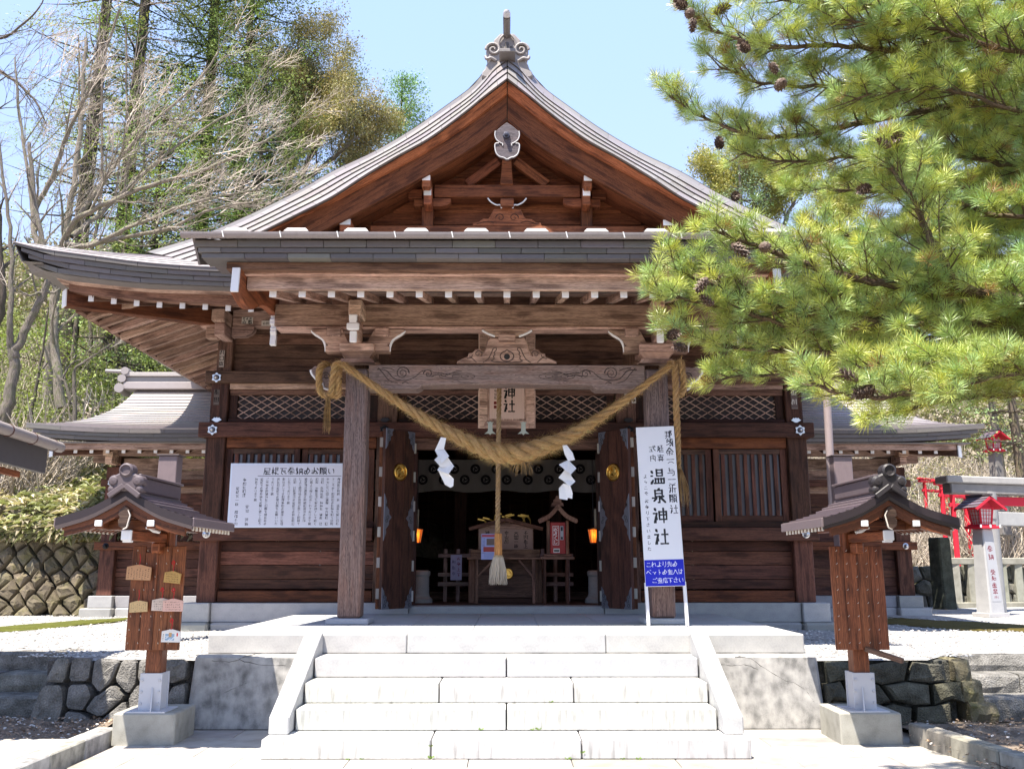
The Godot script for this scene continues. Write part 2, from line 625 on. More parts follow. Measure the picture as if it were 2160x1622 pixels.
func make_terrain() -> void:
	var b := mb()
	var g := []
	for i in 3:
		var line := []
		for j in 3:
			line.append(Vector3(-300 + 300 * j, -0.03, 300 - 300 * i))
		g.append(line)
	b.grid(g)
	kind(build("ground", b, M.earth), "structure")
	# gravel terrace, its front edge behind the retaining walls
	b = mb()
	g = []
	for i in 40:
		var line := []
		for j in 61:
			var x := -18.0 + 36.0 * j / 60.0
			var front := 9.32
			if x < -4.65: front = 10.15
			if x > 4.55: front = 10.05
			var d := lerpf(front, 26.0, pow(i / 39.0, 1.6))
			var y := 0.655 + sin(x * 2.3 + d * 1.7) * 0.006 + sin(x * 5.1 - d * 3.9) * 0.004
			if i == 0: y -= 0.02
			if x > 6.0: y += smoothstep(15.0, 19.0, d) * 0.05
			line.append(Vector3(x, y, -d))
		g.append(line)
	b.grid(g)
	kind(build("gravel_terrace", b, M.gravel), "structure")
	# pebbles scattered on the gravel
	var pm := mb()
	var pr := [Vector2(0.0, -0.4), Vector2(0.8, -0.1), Vector2(0.75, 0.25), Vector2(0.0, 0.5)]
	pm.lathe(pr, 5)
	var list := []
	var tn := []
	for i in 26000:
		var d := 9.4 + 9.0 * pow(rnd(0, 1), 1.5)
		var x := rnd(-9.5, 9.5)
		if absf(x) < 3.1 and d < 13.4: continue
		if absf(x) < 4.4 and d > 13.3: continue
		if x < -4.9 and d < 10.2: continue
		if x > 4.75 and d < 10.1: continue
		var s := rnd(0.008, 0.024)
		list.append(Transform3D(Basis.from_euler(Vector3(rnd(-0.4, 0.4), rnd(0, 6.3), rnd(-0.4, 0.4))).scaled(Vector3(s, s * rnd(0.5, 0.9), s * rnd(0.7, 1.2))), Vector3(x, 0.661 + s * 0.2, -d)))
		var q := rnd(0.22, 0.75)
		tn.append(Color(q, q * 0.98, q * 0.95))
	kind(multi("pebbles", pm.mesh(), M.paint, list, null, tn), "stuff")
	tag(get_node("pebbles"), "loose pale pebbles strewn over the white gravel of the terrace", "gravel")
	# hill behind
	b = mb()
	g = []
	for i in 60:
		var line := []
		for j in 81:
			var x := -70.0 + 140.0 * j / 80.0
			var st: float = lerpf(17.3, 24.6, smoothstep(-6.0, 8.0, x))
			var d := st + 90.0 * pow(i / 59.0, 1.7)
			line.append(Vector3(x, hill_h(x, d), -d))
		g.append(line)
	b.grid(g)
	kind(build("hill", b, M.hill_litter), "structure")
	moss_patch("moss_patch", [0, 0], Vector3(-7.503, 0.66, -12.886), Vector3(-6.486, 0.66, -15.391), 1.5, "yellow green moss strip on the gravel below the mossy stone wall", Color(0.42, 0.43, 0.3))
	moss_patch("moss_patch", [0, 0], Vector3(6.064, 0.66, -15.188), Vector3(8.013, 0.66, -13.171), 1.6, "brown and orange moss strip beside the right wing and stone lantern", Color(0.42, 0.30, 0.2))


func moss_patch(called: String, _u: Array, a: Vector3, c: Vector3, half: float, label: String, tint: Color) -> void:
	var b := mb(tint)
	var f := FastNoiseLite.new()
	f.seed = 5
	f.frequency = 0.5
	var g := []
	for s in 5:
		var line := []
		for i in 41:
			var t := i / 40.0
			var m := a.lerp(c, t * 1.3 - 0.15)
			var w := half * (0.35 + 0.65 * sin(PI * t)) * (1.0 + 0.9 * f.get_noise_2d(i * 1.9, s * 3.0 if s in [0, 4] else 0.0))
			var o := (s - 2) / 2.0 * w
			line.append(Vector3(m.x, 0.668 + (0.022 if s in [1, 2, 3] else 0.0) + 0.006 * f.get_noise_2d(i * 3.0, s * 5.0), m.z - o + (0.35 * f.get_noise_2d(i * 2.7, s * 7.0) if s in [0, 4] else 0.0)))
		g.append(line)
	b.grid(g)
	var o := build(called, b, M.moss)
	tag(o, label, "moss")
	kind(o, "stuff")


func make_paving() -> void:
	# lower court of cut stone slabs
	var pav := part("paving", null)
	kind(pav, "structure")
	var d := 4.6
	var row := 0
	while d < 9.2:
		var x := -3.46 + (0.45 if row % 2 else 0.0) - 0.9
		while x < 4.2:
			var w := rnd(0.82, 0.98)
			var x0 := maxf(x, -3.46)
			var x1: float = minf(x + w, 4.3 - (d - 7.4) * 0.35)
			if x1 - x0 > 0.1:
				board("slab", x0 + 0.003, x1 - 0.003, -0.12, rnd(-0.003, 0.002), d + 0.003, 0.414, M.paver, vary(Color(1, 1, 1), 0.07), pav, 0.005)
			x += w
		d += 0.42
		row += 1
	# raised walk on the left, with its kerb
	var walk := part("raised_walk", null)
	kind(walk, "structure")
	d = 4.8
	row = 0
	while d < 8.0:
		var x := -3.7
		while x > -8.0:
			var w := rnd(0.8, 1.0)
			board("slab", x - w + 0.003, x - 0.003, -0.05, 0.125 + rnd(-0.002, 0.002), d + 0.003, 0.46, M.paver, vary(Color(1, 1, 1), 0.07), walk, 0.005)
			x -= w
		d += 0.466
		row += 1
	var kb := thing("kerb", "pale stone kerb along the raised walk left of the plaque stand", "kerb")
	for i in 7:
		var z := 4.4 + i * 0.6
		board("kerb_stone", -3.70, -3.52, -0.1, 0.13, z + 0.004, 0.592, M.concrete, vary(Color(1.35, 1.28, 1.15), 0.08), kb, 0.012)
	pass
	kb = thing("kerb", "dark shaded stone kerb bordering the bed right of the plaque stand", "kerb")
	var a := Vector3(3.694, -0, -8.554)
	var e := Vector3(3.831, 0, -7.42)
	var way := (e - a)
	for i in 4:
		var b := mb(vary(Color(0.8, 0.78, 0.7), 0.1))
		var p0 := a + way * (i * 0.55)
		var p1 := a + way * (i * 0.55 + 0.535)
		b.bar(p0 + Vector3(0, 0.06, 0), p1 + Vector3(0, 0.06, 0), 0.15, 0.22, 0.014)
		build("kerb_stone", b, M.concrete, kb)
	# beds of earth behind the kerbs
	bed("earth_bed", -9.0, -3.72, 8.0, 9.75, 0.09)
	bed("earth_bed", 3.75, 9.0, 6.8, 9.9, 0.05)
	litter()


func bed(called: String, x0: float, x1: float, d0: float, d1: float, h: float) -> void:
	var b := mb()
	var g := []
	for i in 16:
		var line := []
		for j in 40:
			var x := lerpf(x0, x1, j / 39.0)
			var d := lerpf(d0, d1, i / 15.0)
			line.append(Vector3(x, h + sin(x * 6.1 + d * 4.0) * 0.012 + sin(x * 13.0 - d * 9.0) * 0.008 - (0.1 if i == 0 else 0.0), -d))
		g.append(line)
	b.grid(g)
	kind(build(called, b, M.earth), "structure")


func litter() -> void:
	var m := mb()
	m.tri(Vector3(-0.5, 0, 0), Vector3(0.5, 0.08, 0), Vector3(0, 0.0, 0.35))
	m.tri(Vector3(-0.5, 0, 0), Vector3(0.5, 0.08, 0), Vector3(0, 0.1, -0.3))
	var list := []
	var tn := []
	for i in 5200:
		var x := rnd(-7.0, -3.75) if i % 2 else rnd(3.6, 7.0)
		var d := rnd(8.05, 9.4) if x < 0 else rnd(7.0, 9.6)
		var s := rnd(0.012, 0.05)
		list.append(Transform3D(Basis.from_euler(Vector3(rnd(-0.5, 0.5), rnd(0, 6.3), rnd(-0.5, 0.5))).scaled(Vector3(s, s, s * rnd(0.3, 1.0))), Vector3(x, (0.115 if x < 0 else 0.075), -d)))
		var q := rnd(0.4, 1.2)
		tn.append(Color(0.36 * q, 0.25 * q, 0.17 * q) if rnd(0, 1) < 0.8 else Color(0.6, 0.56, 0.52))
	var o := multi("fallen_leaves", m.mesh(), M.paint, list, null, tn)
	tag(o, "dry fallen leaves and petals on the earth beds beside the stairs", "leaves")
	kind(o, "stuff")


# ---------------------------------------------------------------- stairs and porch platform
func make_stairs() -> void:
	var t := thing("stone_stairs", "wide pale granite stairs of five risers with sloping side rails", "stairs")
	var lv := [[7.83, 0.0, 0.16, 2.02], [8.21, 0.16, 0.342, 1.83], [8.53, 0.342, 0.519, 1.83], [8.92, 0.519, 0.697, 1.83]]
	var cuts := [[-0.62, 0.62], [0.0], [-0.61, 0.61], [0.0]]
	for i in 4:
		var l: Array = lv[i]
		var st := part("step", t)
		var xs: Array = [-l[3]] + cuts[i] + [l[3]]
		for k in xs.size() - 1:
			var b := mb(vary(Color(1, 1, 1), 0.05))
			b.bx(Vector3((xs[k] + xs[k + 1]) / 2, (l[1] + l[2]) / 2, -l[0] - 0.3), Vector3(xs[k + 1] - xs[k] - 0.012, l[2] - l[1] - 0.005, 0.6), 0.008)
			build("granite_block", b, M.stained_granite if i < 3 else M.granite, st)
	for s in [-1, 1]:
		var b := mb()
		var poly := [Vector2(8.03, 0.163), Vector2(8.03, 0.30), Vector2(9.29, 0.90), Vector2(9.36, 0.90), Vector2(9.36, 0.163)]
		b.prism(poly, 0.17, Transform3D(Basis(Vector3(0, 0, -1), Vector3(0, 1, 0), Vector3(1, 0, 0)), Vector3(s * 1.925, 0, 0)), 0.01)
		build("rail", b, M.granite, t)
	# tufts of weeds in the joints
	var wm := mb(Color(0.18, 0.28, 0.05))
	for k in 7:
		var a := k * 0.9
		wm.tri(Vector3(0, 0, 0), Vector3(cos(a) * 0.6 + 0.1, 0.7, sin(a) * 0.6), Vector3(cos(a) * 0.9, 0.45, sin(a) * 0.9 + 0.2))
	var spots := [[-0.62, 7.82, 0.01], [-1.3, 7.82, 0.0], [-1.18, 7.82, 0.0], [0.62, 7.82, 0.05], [0.5, 7.82, 0.0], [0.95, 7.82, 0.0], [1.08, 7.82, 0.0], [0.22, 8.2, 0.165], [0.28, 8.2, 0.165], [-0.22, 8.2, 0.165], [0.4, 8.52, 0.345], [-0.62, 7.82, 0.1]]
	var wl := []
	for q in spots:
		wl.append(Transform3D(Basis(Vector3.UP, rnd(0, 6)).scaled(Vector3.ONE * rnd(0.02, 0.035)), Vector3(q[0], q[2], -q[1])))
	var weeds := multi("weeds", wm.mesh(), M.leaf, wl)
	tag(weeds, "tiny green weeds sprouting from the joints of the granite stairs", "weeds")
	kind(weeds, "stuff")
	# platform
	t = thing("porch_platform", "granite paved porch platform on a cracked concrete base", "platform")
	var xs := [-3.0, -1.0, 1.0, 3.0]
	for k in 3:
		var b := mb(vary(Color(1, 1, 1), 0.04))
		b.bx(Vector3((xs[k] + xs[k + 1]) / 2, 0.79, -9.37 - 0.25), Vector3(1.994, 0.186, 0.5), 0.01)
		build("edge_stone", b, M.granite, t)
	for s in [-1, 1]:
		for k in 4:
			var b := mb(vary(Color(1, 1, 1), 0.04))
			b.bx(Vector3(s * 2.77, 0.788, -9.88 - 0.885 * k - 0.435), Vector3(0.46, 0.19, 0.876), 0.01)
			build("edge_stone", b, M.granite, t)
	var k0 := 0
	for i in 5:
		for j in 7:
			var b := mb(vary(Color(0.93, 0.93, 0.95), 0.05))
			b.bx(Vector3(-2.54 + 0.7257 * (j + 0.5), 0.86, -9.875 - 0.7 * (i + 0.5)), Vector3(0.7217, 0.046, 0.696), 0.004)
			build("paving_slab", b, M.granite, t)
	var c := mb(Color(1, 1, 1))
	c.box(Transform3D(Basis(), Vector3(0, 0.335, -11.28)), Vector3(6.26, 0.72, 4.1), 0.03, 0.985)
	build("concrete_base", c, M.concrete, t)
	# cracks open in the render of the base
	for line in [[Vector3(2.263, 0.673, -9.24), Vector3(2.394, 0.664, -9.24), Vector3(2.539, 0.574, -9.24), Vector3(2.711, 0.467, -9.24), Vector3(2.893, 0.396, -9.24), Vector3(2.989, 0.289, -9.24), Vector3(3.014, 0.245, -9.24)], [Vector3(2.101, 0.602, -9.24), Vector3(2.227, 0.588, -9.24), Vector3(2.367, 0.593, -9.24), Vector3(2.482, 0.548, -9.24)], [Vector3(-2.908, 0.64, -9.24), Vector3(-2.698, 0.631, -9.24), Vector3(-2.584, 0.676, -9.24), Vector3(-2.423, 0.712, -9.24)], [Vector3(-2.652, 0.649, -9.24), Vector3(-2.44, 0.604, -9.24), Vector3(-2.184, 0.595, -9.24)], [Vector3(-2.772, 0.338, -9.24), Vector3(-2.637, 0.391, -9.24), Vector3(-2.547, 0.435, -9.24)]]:
		var b := mb(Color(0.10, 0.095, 0.09))
		var path := spline(line, 5)
		for i in path.size():
			path[i] += Vector3(rnd(-0.006, 0.006), rnd(-0.006, 0.006), 0.0)
			path[i].z = -9.2305 - 0.031 * (path[i].y + 0.025) / 0.72 - 0.0015
		var rad := []
		for i in path.size(): rad.append(rnd(0.002, 0.0045))
		b.tube(path, rad, 4)
		build("crack", b, M.paint, t)


# ---------------------------------------------------------------- stone walls
# one rough stone: an outline in the wall's plane, pulled forward in the middle
func stone_mesh(b: MB, poly: Array, o: Vector3, u: Vector3, w: Vector3, bulge: float) -> void:
	var nrm := u.cross(w).normalized()
	var c := Vector2.ZERO
	for q in poly: c += q
	c /= poly.size()
	var rings := []
	for r in [[1.0, -0.12], [0.97, 0.02], [0.80, bulge * 0.75], [0.42, bulge]]:
		var line := []
		for q in poly:
			var e: Vector2 = c + (q - c) * (r[0] * rnd(0.94, 1.03) if r[0] < 0.99 else 1.0)
			line.append(o + u * e.x + w * e.y + nrm * (r[1] * rnd(0.75, 1.2) if r[1] > 0.03 else r[1]))
		rings.append(line)
	var top: Vector3 = o + u * c.x + w * c.y + nrm * bulge * rnd(0.9, 1.15)
	var k := poly.size()
	for i in 3:
		for j in k:
			b.flat(rings[i][j], rings[i][(j + 1) % k], rings[i + 1][(j + 1) % k], rings[i + 1][j])
	for j in k:
		b.tri(rings[3][j], rings[3][(j + 1) % k], top)


func stone_wall(t: Node, o: Vector3, u: Vector3, w: Vector3, width: float, top: Callable, cw: float, ch: float, diamond: bool, m: Material, tint: Color, bulge: float) -> void:
	var cols := int(width / cw) + 2
	var rows := int(4.0 / ch) + 2
	var f := FastNoiseLite.new()
	f.seed = 77
	f.frequency = 3.1
	for i in rows:
		for j in cols:
			var x0 := (j - 0.5) * cw + (cw * 0.5 if i % 2 else 0.0)
			var y0 := i * ch
			var pts: Array
			if diamond:
				pts = [Vector2(x0, y0 - ch), Vector2(x0 + cw * 0.5, y0 - ch * 0.2), Vector2(x0 + cw * 0.5, y0 + ch * 0.2), Vector2(x0, y0 + ch), Vector2(x0 - cw * 0.5, y0 + ch * 0.2), Vector2(x0 - cw * 0.5, y0 - ch * 0.2)]
			else:
				pts = [Vector2(x0 - cw * 0.5, y0), Vector2(x0, y0 - ch * 0.06), Vector2(x0 + cw * 0.5, y0), Vector2(x0 + cw * 0.5, y0 + ch), Vector2(x0, y0 + ch * 1.05), Vector2(x0 - cw * 0.5, y0 + ch)]
			var keep := true
			var c := Vector2.ZERO
			for k in pts.size():
				var q: Vector2 = pts[k]
				q += Vector2(f.get_noise_2d(q.x, q.y), f.get_noise_2d(q.x + 50, q.y)) * minf(cw, ch) * 0.55
				q.x = clampf(q.x, 0, width)
				q.y = clampf(q.y, -0.1, top.call(q.x))
				pts[k] = q
				c += q
			c /= pts.size()
			if c.x < 0.05 or c.x > width - 0.05 or c.y > top.call(c.x) - 0.05 or c.y < 0.0:
				continue
			var area := 0.0
			for k in pts.size():
				area += pts[k].cross(pts[(k + 1) % pts.size()])
			if absf(area) < cw * ch * 0.25:
				continue
			for k in pts.size():
				pts[k] = c + (pts[k] - c) * (1.0 - 0.02 / minf(cw, ch))
			var b := mb(vary(tint, 0.25))
			stone_mesh(b, pts, o, u, w, bulge * rnd(0.75, 1.2))
			build("stone", b, m, t)


func rough_block(t: Node, called: String, x0: float, x1: float, y0: float, y1: float, d0: float, d1: float, m: Material, tint: Color, jit := 0.03) -> void:
	var b := mb(vary(tint, 0.15))
	var nx := 4
	# front and top faces as a bumpy sheet
	var g := []
	for i in 6:
		var line := []
		for j in nx + 1:
			var x := lerpf(x0, x1, j / float(nx))
			var y := y0
			var d := d0
			match i:
				0: y = y0; d = d0
				1: y = lerpf(y0, y1, 0.5); d = d0 - jit * 0.6
				2: y = y1 - 0.02; d = d0
				3: y = y1; d = d0 + 0.03
				4: y = y1 + 0.003; d = lerpf(d0, d1, 0.5)
				5: y = y1; d = d1
			if j in [0, nx] and i in [1, 2]: d += 0.015
			line.append(Vector3(x, y + rnd(-jit, jit) * 0.25, -d + rnd(-jit, jit) * 0.5))
		g.append(line)
	b.grid(g, 1.0, false)
	for j in [0, nx]:
		for i in 5:
			var q: Vector3 = g[i][j]
			var e: Vector3 = g[i + 1][j]
			var r := [q, e, Vector3(e.x, e.y, -d1), Vector3(q.x, q.y, -d1)]
			b.flat(r[0], r[1], r[2], r[3])
	build(called, b, m, t)


func make_terrace_walls() -> void:
	# left of the stairs
	var t := thing("retaining_wall", "sunlit grey fieldstone retaining wall left of the concrete base", "wall")
	board("backing", -4.6, -3.14, -0.1, 0.63, 9.42, 0.3, M.rough_stone, Color(0.5, 0.5, 0.5), t)
	var u := Vector3(1, 0, 0)
	var w := Vector3(0, 0.995, -0.1).normalized()
	# outlines fitted to each other, metres from the wall's left foot
	var lay := [
		[[0.0, 0.0], [0.30, 0.0], [0.34, 0.24], [0.30, 0.42], [0.10, 0.42]], [[0.12, 0.43], [0.32, 0.43], [0.34, 0.66], [0.20, 0.67]],
		[[0.35, 0.44], [0.55, 0.44], [0.56, 0.67], [0.36, 0.67]], [[0.36, 0.20], [0.52, 0.16], [0.60, 0.30], [0.55, 0.42], [0.35, 0.42]],
		[[0.34, 0.0], [0.60, 0.0], [0.62, 0.10], [0.53, 0.15], [0.36, 0.18]], [[0.57, 0.44], [0.66, 0.33], [0.78, 0.44], [0.84, 0.66], [0.58, 0.67]],
		[[0.62, 0.30], [0.54, 0.17], [0.70, 0.10], [0.94, 0.30], [0.80, 0.43], [0.68, 0.33]], [[0.80, 0.45], [0.95, 0.32], [1.02, 0.44], [1.00, 0.66], [0.86, 0.66]],
		[[0.64, 0.0], [0.92, 0.0], [0.98, 0.14], [0.94, 0.28], [0.72, 0.09]], [[0.99, 0.14], [1.12, 0.10], [1.16, 0.34], [1.04, 0.43], [0.96, 0.30]],
		[[1.03, 0.45], [1.17, 0.36], [1.22, 0.66], [1.02, 0.66]], [[1.14, 0.10], [1.28, 0.08], [1.34, 0.40], [1.24, 0.44], [1.18, 0.34]],
		[[1.23, 0.46], [1.36, 0.42], [1.50, 0.46], [1.50, 0.66], [1.24, 0.66]], [[1.30, 0.08], [1.52, 0.06], [1.51, 0.44], [1.36, 0.40]], [[0.96, 0.0], [1.52, 0.0], [1.52, 0.05], [1.12, 0.09], [0.99, 0.12]]]
	for q in lay:
		var pts := []
		var c := Vector2.ZERO
		for v in q: c += Vector2(v[0], v[1])
		c /= q.size()
		# rounder corners: cut each one
		for k in q.size():
			var p1 := Vector2(q[k][0], q[k][1])
			var p0 := Vector2(q[(k - 1 + q.size()) % q.size()][0], q[(k - 1 + q.size()) % q.size()][1])
			var p2 := Vector2(q[(k + 1) % q.size()][0], q[(k + 1) % q.size()][1])
			pts.append(c + (p1.lerp(p0, 0.14) - c) * 0.975)
			pts.append(c + (p1.lerp(p2, 0.14) - c) * 0.975)
		var b := mb(vary(Color(1.75, 1.68, 1.58) if c.x > 0.33 else Color(1.1, 1.08, 1.05), 0.15))  # sunlit stones tinted lighter, left end darker for the shade falling there
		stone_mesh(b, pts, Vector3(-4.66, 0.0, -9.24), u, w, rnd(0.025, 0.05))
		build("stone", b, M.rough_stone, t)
	# left steps
	t = thing("stone_steps", "dark shaded rough stone steps at the far left edge", "stairs")
	for i in 3:
		var dd: float = [9.35, 9.7, 10.02][i]
		var x := -4.60
		while x > -8.6:
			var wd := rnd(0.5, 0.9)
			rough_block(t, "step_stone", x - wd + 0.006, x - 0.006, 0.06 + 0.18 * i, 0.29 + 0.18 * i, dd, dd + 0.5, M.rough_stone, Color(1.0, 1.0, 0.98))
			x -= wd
	# right of the stairs, shade of stand and pine put into the stone tint
	t = thing("retaining_wall", "mossy retaining wall with shade painted into its dark stones, behind the right plaque stand", "wall")
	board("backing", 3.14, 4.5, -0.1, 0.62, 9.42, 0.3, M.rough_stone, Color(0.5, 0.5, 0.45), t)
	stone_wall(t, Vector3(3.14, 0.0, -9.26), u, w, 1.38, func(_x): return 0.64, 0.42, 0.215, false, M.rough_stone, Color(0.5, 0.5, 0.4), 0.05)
	var e := thing("mossy_boulder_pier", "sunlit yellow mossed pier of stones beside the right steps", "wall")
	for q in [[0.04, 0.24, 4.54, 4.80], [0.24, 0.44, 4.50, 4.70], [0.44, 0.63, 4.46, 4.62]]:
		rough_block(e, "stone", q[2], q[3], q[0], q[1], 9.22 + (q[0] * 0.2), 10.2, M.mossy_stone, Color(1.0, 1.0, 0.8), 0.05)
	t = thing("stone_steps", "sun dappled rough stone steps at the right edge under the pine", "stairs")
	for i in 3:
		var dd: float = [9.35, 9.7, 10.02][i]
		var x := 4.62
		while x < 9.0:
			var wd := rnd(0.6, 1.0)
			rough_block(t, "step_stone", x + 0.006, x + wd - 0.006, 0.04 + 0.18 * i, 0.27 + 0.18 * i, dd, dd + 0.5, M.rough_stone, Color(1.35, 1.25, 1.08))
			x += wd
	# diamond-laid mossy wall at the foot of the hill
	t = thing("mossy_stone_wall", "tall mossy wall of diamond laid boulders below the left hillside", "wall")
	var o := Vector3(-13.5, 0.66, -16.9)
	board("backing", -13.5, -4.5, 0.4, 2.0, 17.45, 0.3, M.mossy_stone, Color(0.35, 0.35, 0.3), t)
	stone_wall(t, o, Vector3(0.998, 0, -0.06).normalized(), Vector3(0, 0.97, -0.22).normalized(), 8.2, func(x): return clampf(2.15 - maxf(x - 3.6, 0.0) * 0.26, 1.2, 2.2), 0.34, 0.225, true, M.mossy_stone, Color(0.8, 0.76, 0.68), 0.13)



# ---------------------------------------------------------------- shrine hall
const T_TAN := Color(0.72, 0.525, 0.44)
const T_DARK := Color(0.115, 0.05, 0.035)
const T_RED := Color(0.50, 0.18, 0.08)
const T_BROWN := Color(0.235, 0.138, 0.102)
const T_GREY := Color(0.40, 0.325, 0.305)
const T_METAL := Color(0.192, 0.176, 0.172)  # scaled up on sunlit courses, down on shaded panels: light in the tint
const T_WHITE := Color(0.8, 0.8, 0.8)
var hall: Node3D


func hexa(b: MB, a: Array, e: Array) -> void:
	# two rings of four, a the back (or bottom), e the front; counter-clockwise seen from e's side
	b.flat(e[0], e[1], e[2], e[3])
	b.flat(a[1], a[0], a[3], a[2])
	for i in 4:
		var k := (i + 1) % 4
		b.flat(a[i], a[k], e[k], e[i])


# both sides of the middle: name, x0, x1, y0, y1, depth, thickness
func pair(called: String, x0: float, x1: float, y0: float, y1: float, d: float, t: float, m: Material, tint: Color, parent: Node, bev := 0.006) -> void:
	board(called, x0, x1, y0, y1, d, t, m, tint, parent, bev)
	board(called, -x1, -x0, y0, y1, d, t, m, tint, parent, bev)


func make_hall() -> void:
	hall = thing("shrine_hall", "large weathered wooden shrine hall with a curved gable roof", "building")
	var W: Material = M.timber
	# foundation
	for s in [-1, 1]:
		board("foundation_stone", s * 4.66, s * 4.27, 0.765, 1.035, 13.30, 0.4, M.granite, Color(0.95, 0.95, 0.97), hall, 0.01)
		board("footing", s * 4.74, s * 4.25, 0.60, 0.763, 13.20, 0.5, M.granite, Color(0.8, 0.79, 0.77), hall, 0.03)
		board("foundation_stone", s * 4.26, s * 1.42, 0.765, 1.033, 13.36, 0.4, M.granite, Color(0.95, 0.95, 0.97), hall, 0.008)
		board("footing", s * 4.24, s * 1.42, 0.60, 0.763, 13.27, 0.5, M.granite, Color(0.75, 0.74, 0.72), hall, 0.03)
		var sf := board("foundation_stone", s * 4.64, s * 4.30, 0.60, 1.03, 13.72, 8.0, M.granite, Color(0.9, 0.9, 0.9), hall, 0.01)
	board("threshold_stone", -1.41, 1.41, 0.86, 0.985, 13.38, 0.4, M.granite, Color(0.85, 0.87, 0.92), hall, 0.008)
	# corner and inner posts
	for s in [-1, 1]:
		board("post", s * 4.52, s * 4.24, 1.035, 2.112, 13.46, 0.3, W, T_DARK * 1.5, hall, 0.012)
		board("post", s * 4.53, s * 4.24, 2.112, 3.568, 13.46, 0.3, W, T_DARK * 0.9, hall, 0.012)
		board("post", s * 4.50, s * 4.24, 3.568, 4.349, 13.46, 0.3, W, T_DARK, hall, 0.012)
		board("post", s * 4.45, s * 4.22, 4.349, 5.475, 13.48, 0.26, W, T_BROWN, hall, 0.012)
		board("post", s * 1.96, s * 1.66, 0.943, 4.349, 13.46, 0.28, W, T_BROWN * 0.9, hall, 0.012)
	# long rails that clasp the posts
	for q in [[1.918, 2.11, 4.60, T_DARK * 1.5, 1.97], [3.453, 3.676, 4.63, T_DARK * 1.05, 0.0], [4.28, 4.464, 4.58, T_BROWN * 0.75, 0.0]]:
		for s in [-1, 1]:
			board("clasp_rail", s * q[2], s * (q[4] + 0.001), q[0], q[1], 13.38, 0.09, W, q[3], hall, 0.01)
			board("clasp_rail", s * 4.61, s * 4.535, q[0], q[1], 13.475, 8.2, W, q[3], hall, 0.01)
	# lintel strips
	for q in [[3.301, 3.46, 13.5, T_RED * 0.45], [4.201, 4.289, 13.48, T_TAN * 0.8], [4.116, 4.197, 13.52, T_BROWN], [3.692, 3.743, 13.49, T_DARK * 0.5]]:
		for s in [-1, 1]:
			board("lintel", s * 4.23, s * 1.97, q[0], q[1], q[2], 0.1, W, q[3], hall)
		board("lintel", -1.65, 1.65, q[0], q[1], q[2], 0.1, W, q[3], hall)
	# planked dado
	var ys := [1.916, 1.771, 1.571, 1.365, 1.222]
	for s in [-1, 1]:
		for k in 4:
			board("wall_plank", s * 4.25, s * 1.97, ys[k + 1] + 0.003, ys[k] - 0.003, 13.60 + (k % 2) * 0.006, 0.05, W, T_DARK * [1.15, 2.3, 1.3, 0.95][k], hall, 0.004)
		board("sill", s * 4.23, s * 1.97, 1.037, 1.204, 13.50, 0.14, W, T_RED * 0.42, hall, 0.01)
		# upper planks above the lattice
		var yu := [4.508, 4.703, 4.922, 5.097, 5.227]
		for k in 4:
			board("wall_plank", s * 4.23, s * 1.97, yu[k] + 0.003, yu[k + 1] - 0.003, 13.60 + (k % 2) * 0.006, 0.05, W, T_BROWN * (0.75 if k % 2 else 1.0), hall, 0.004)
	var yc := [4.508, 4.703, 4.832, 5.021, 5.212]
	for k in 4:
		board("wall_plank", -1.96, 1.96, yc[k] + 0.003, yc[k + 1] - 0.003, 13.60 + (k % 2) * 0.006, 0.05, W, T_BROWN * (0.8 if k % 2 else 1.0), hall, 0.004)
	board("wall_plate", -4.2, 4.2, 5.146, 5.431, 13.32, 0.2, W, T_TAN * 0.75, hall, 0.01)
	board("wall_head", -4.4, 4.4, 5.461, 5.9, 13.5, 0.2, W, T_BROWN, hall, 0.01)
	# corner brackets under the eaves
	for s in [-1, 1]:
		var x0: float = -4.411
		board("bracket_block", s * x0, s * (x0 + 0.20), 5.138, 5.329, 12.98, 0.5, W, T_TAN * 1.05, hall, 0.012)
		board("bracket_block", s * (x0 + 0.03), s * (x0 + 0.19), 4.934, 5.131, 13.06, 0.42, W, T_TAN * 1.05, hall, 0.012)
		board("bracket_arm", s * -4.686, s * (-4.686 + 0.24), 5.131, 5.266, 13.3, 0.16, W, T_TAN * 0.8, hall, 0.01)
		board("bracket_arm", s * -4.589, s * (-4.589 + 0.18), 4.952, 5.124, 13.3, 0.16, W, T_TAN * 0.8, hall, 0.01)
		var b := mb(vary(T_TAN * 0.75))
		b.prism([Vector2(0, 0), Vector2(0.34, 0), Vector2(0.34, -0.05), Vector2(0.30, -0.11), Vector2(0.22, -0.15), Vector2(0, -0.16)], 0.14, Transform3D(Basis(Vector3(s * -1.0, 0, 0), Vector3.UP, Vector3(0, 0, 1)), Vector3(s * -4.2 * -1.0, 5.139, -13.38)), 0.006)
		build("bracket_arm", b, W, hall)
		# fretted lattice with dark glass behind
		lattice(s * 4.23 if s < 0 else 1.97, -1.97 if s < 0 else 4.23, 3.743, 4.116)
	lattice(-1.65, 1.65, 3.743, 4.116)
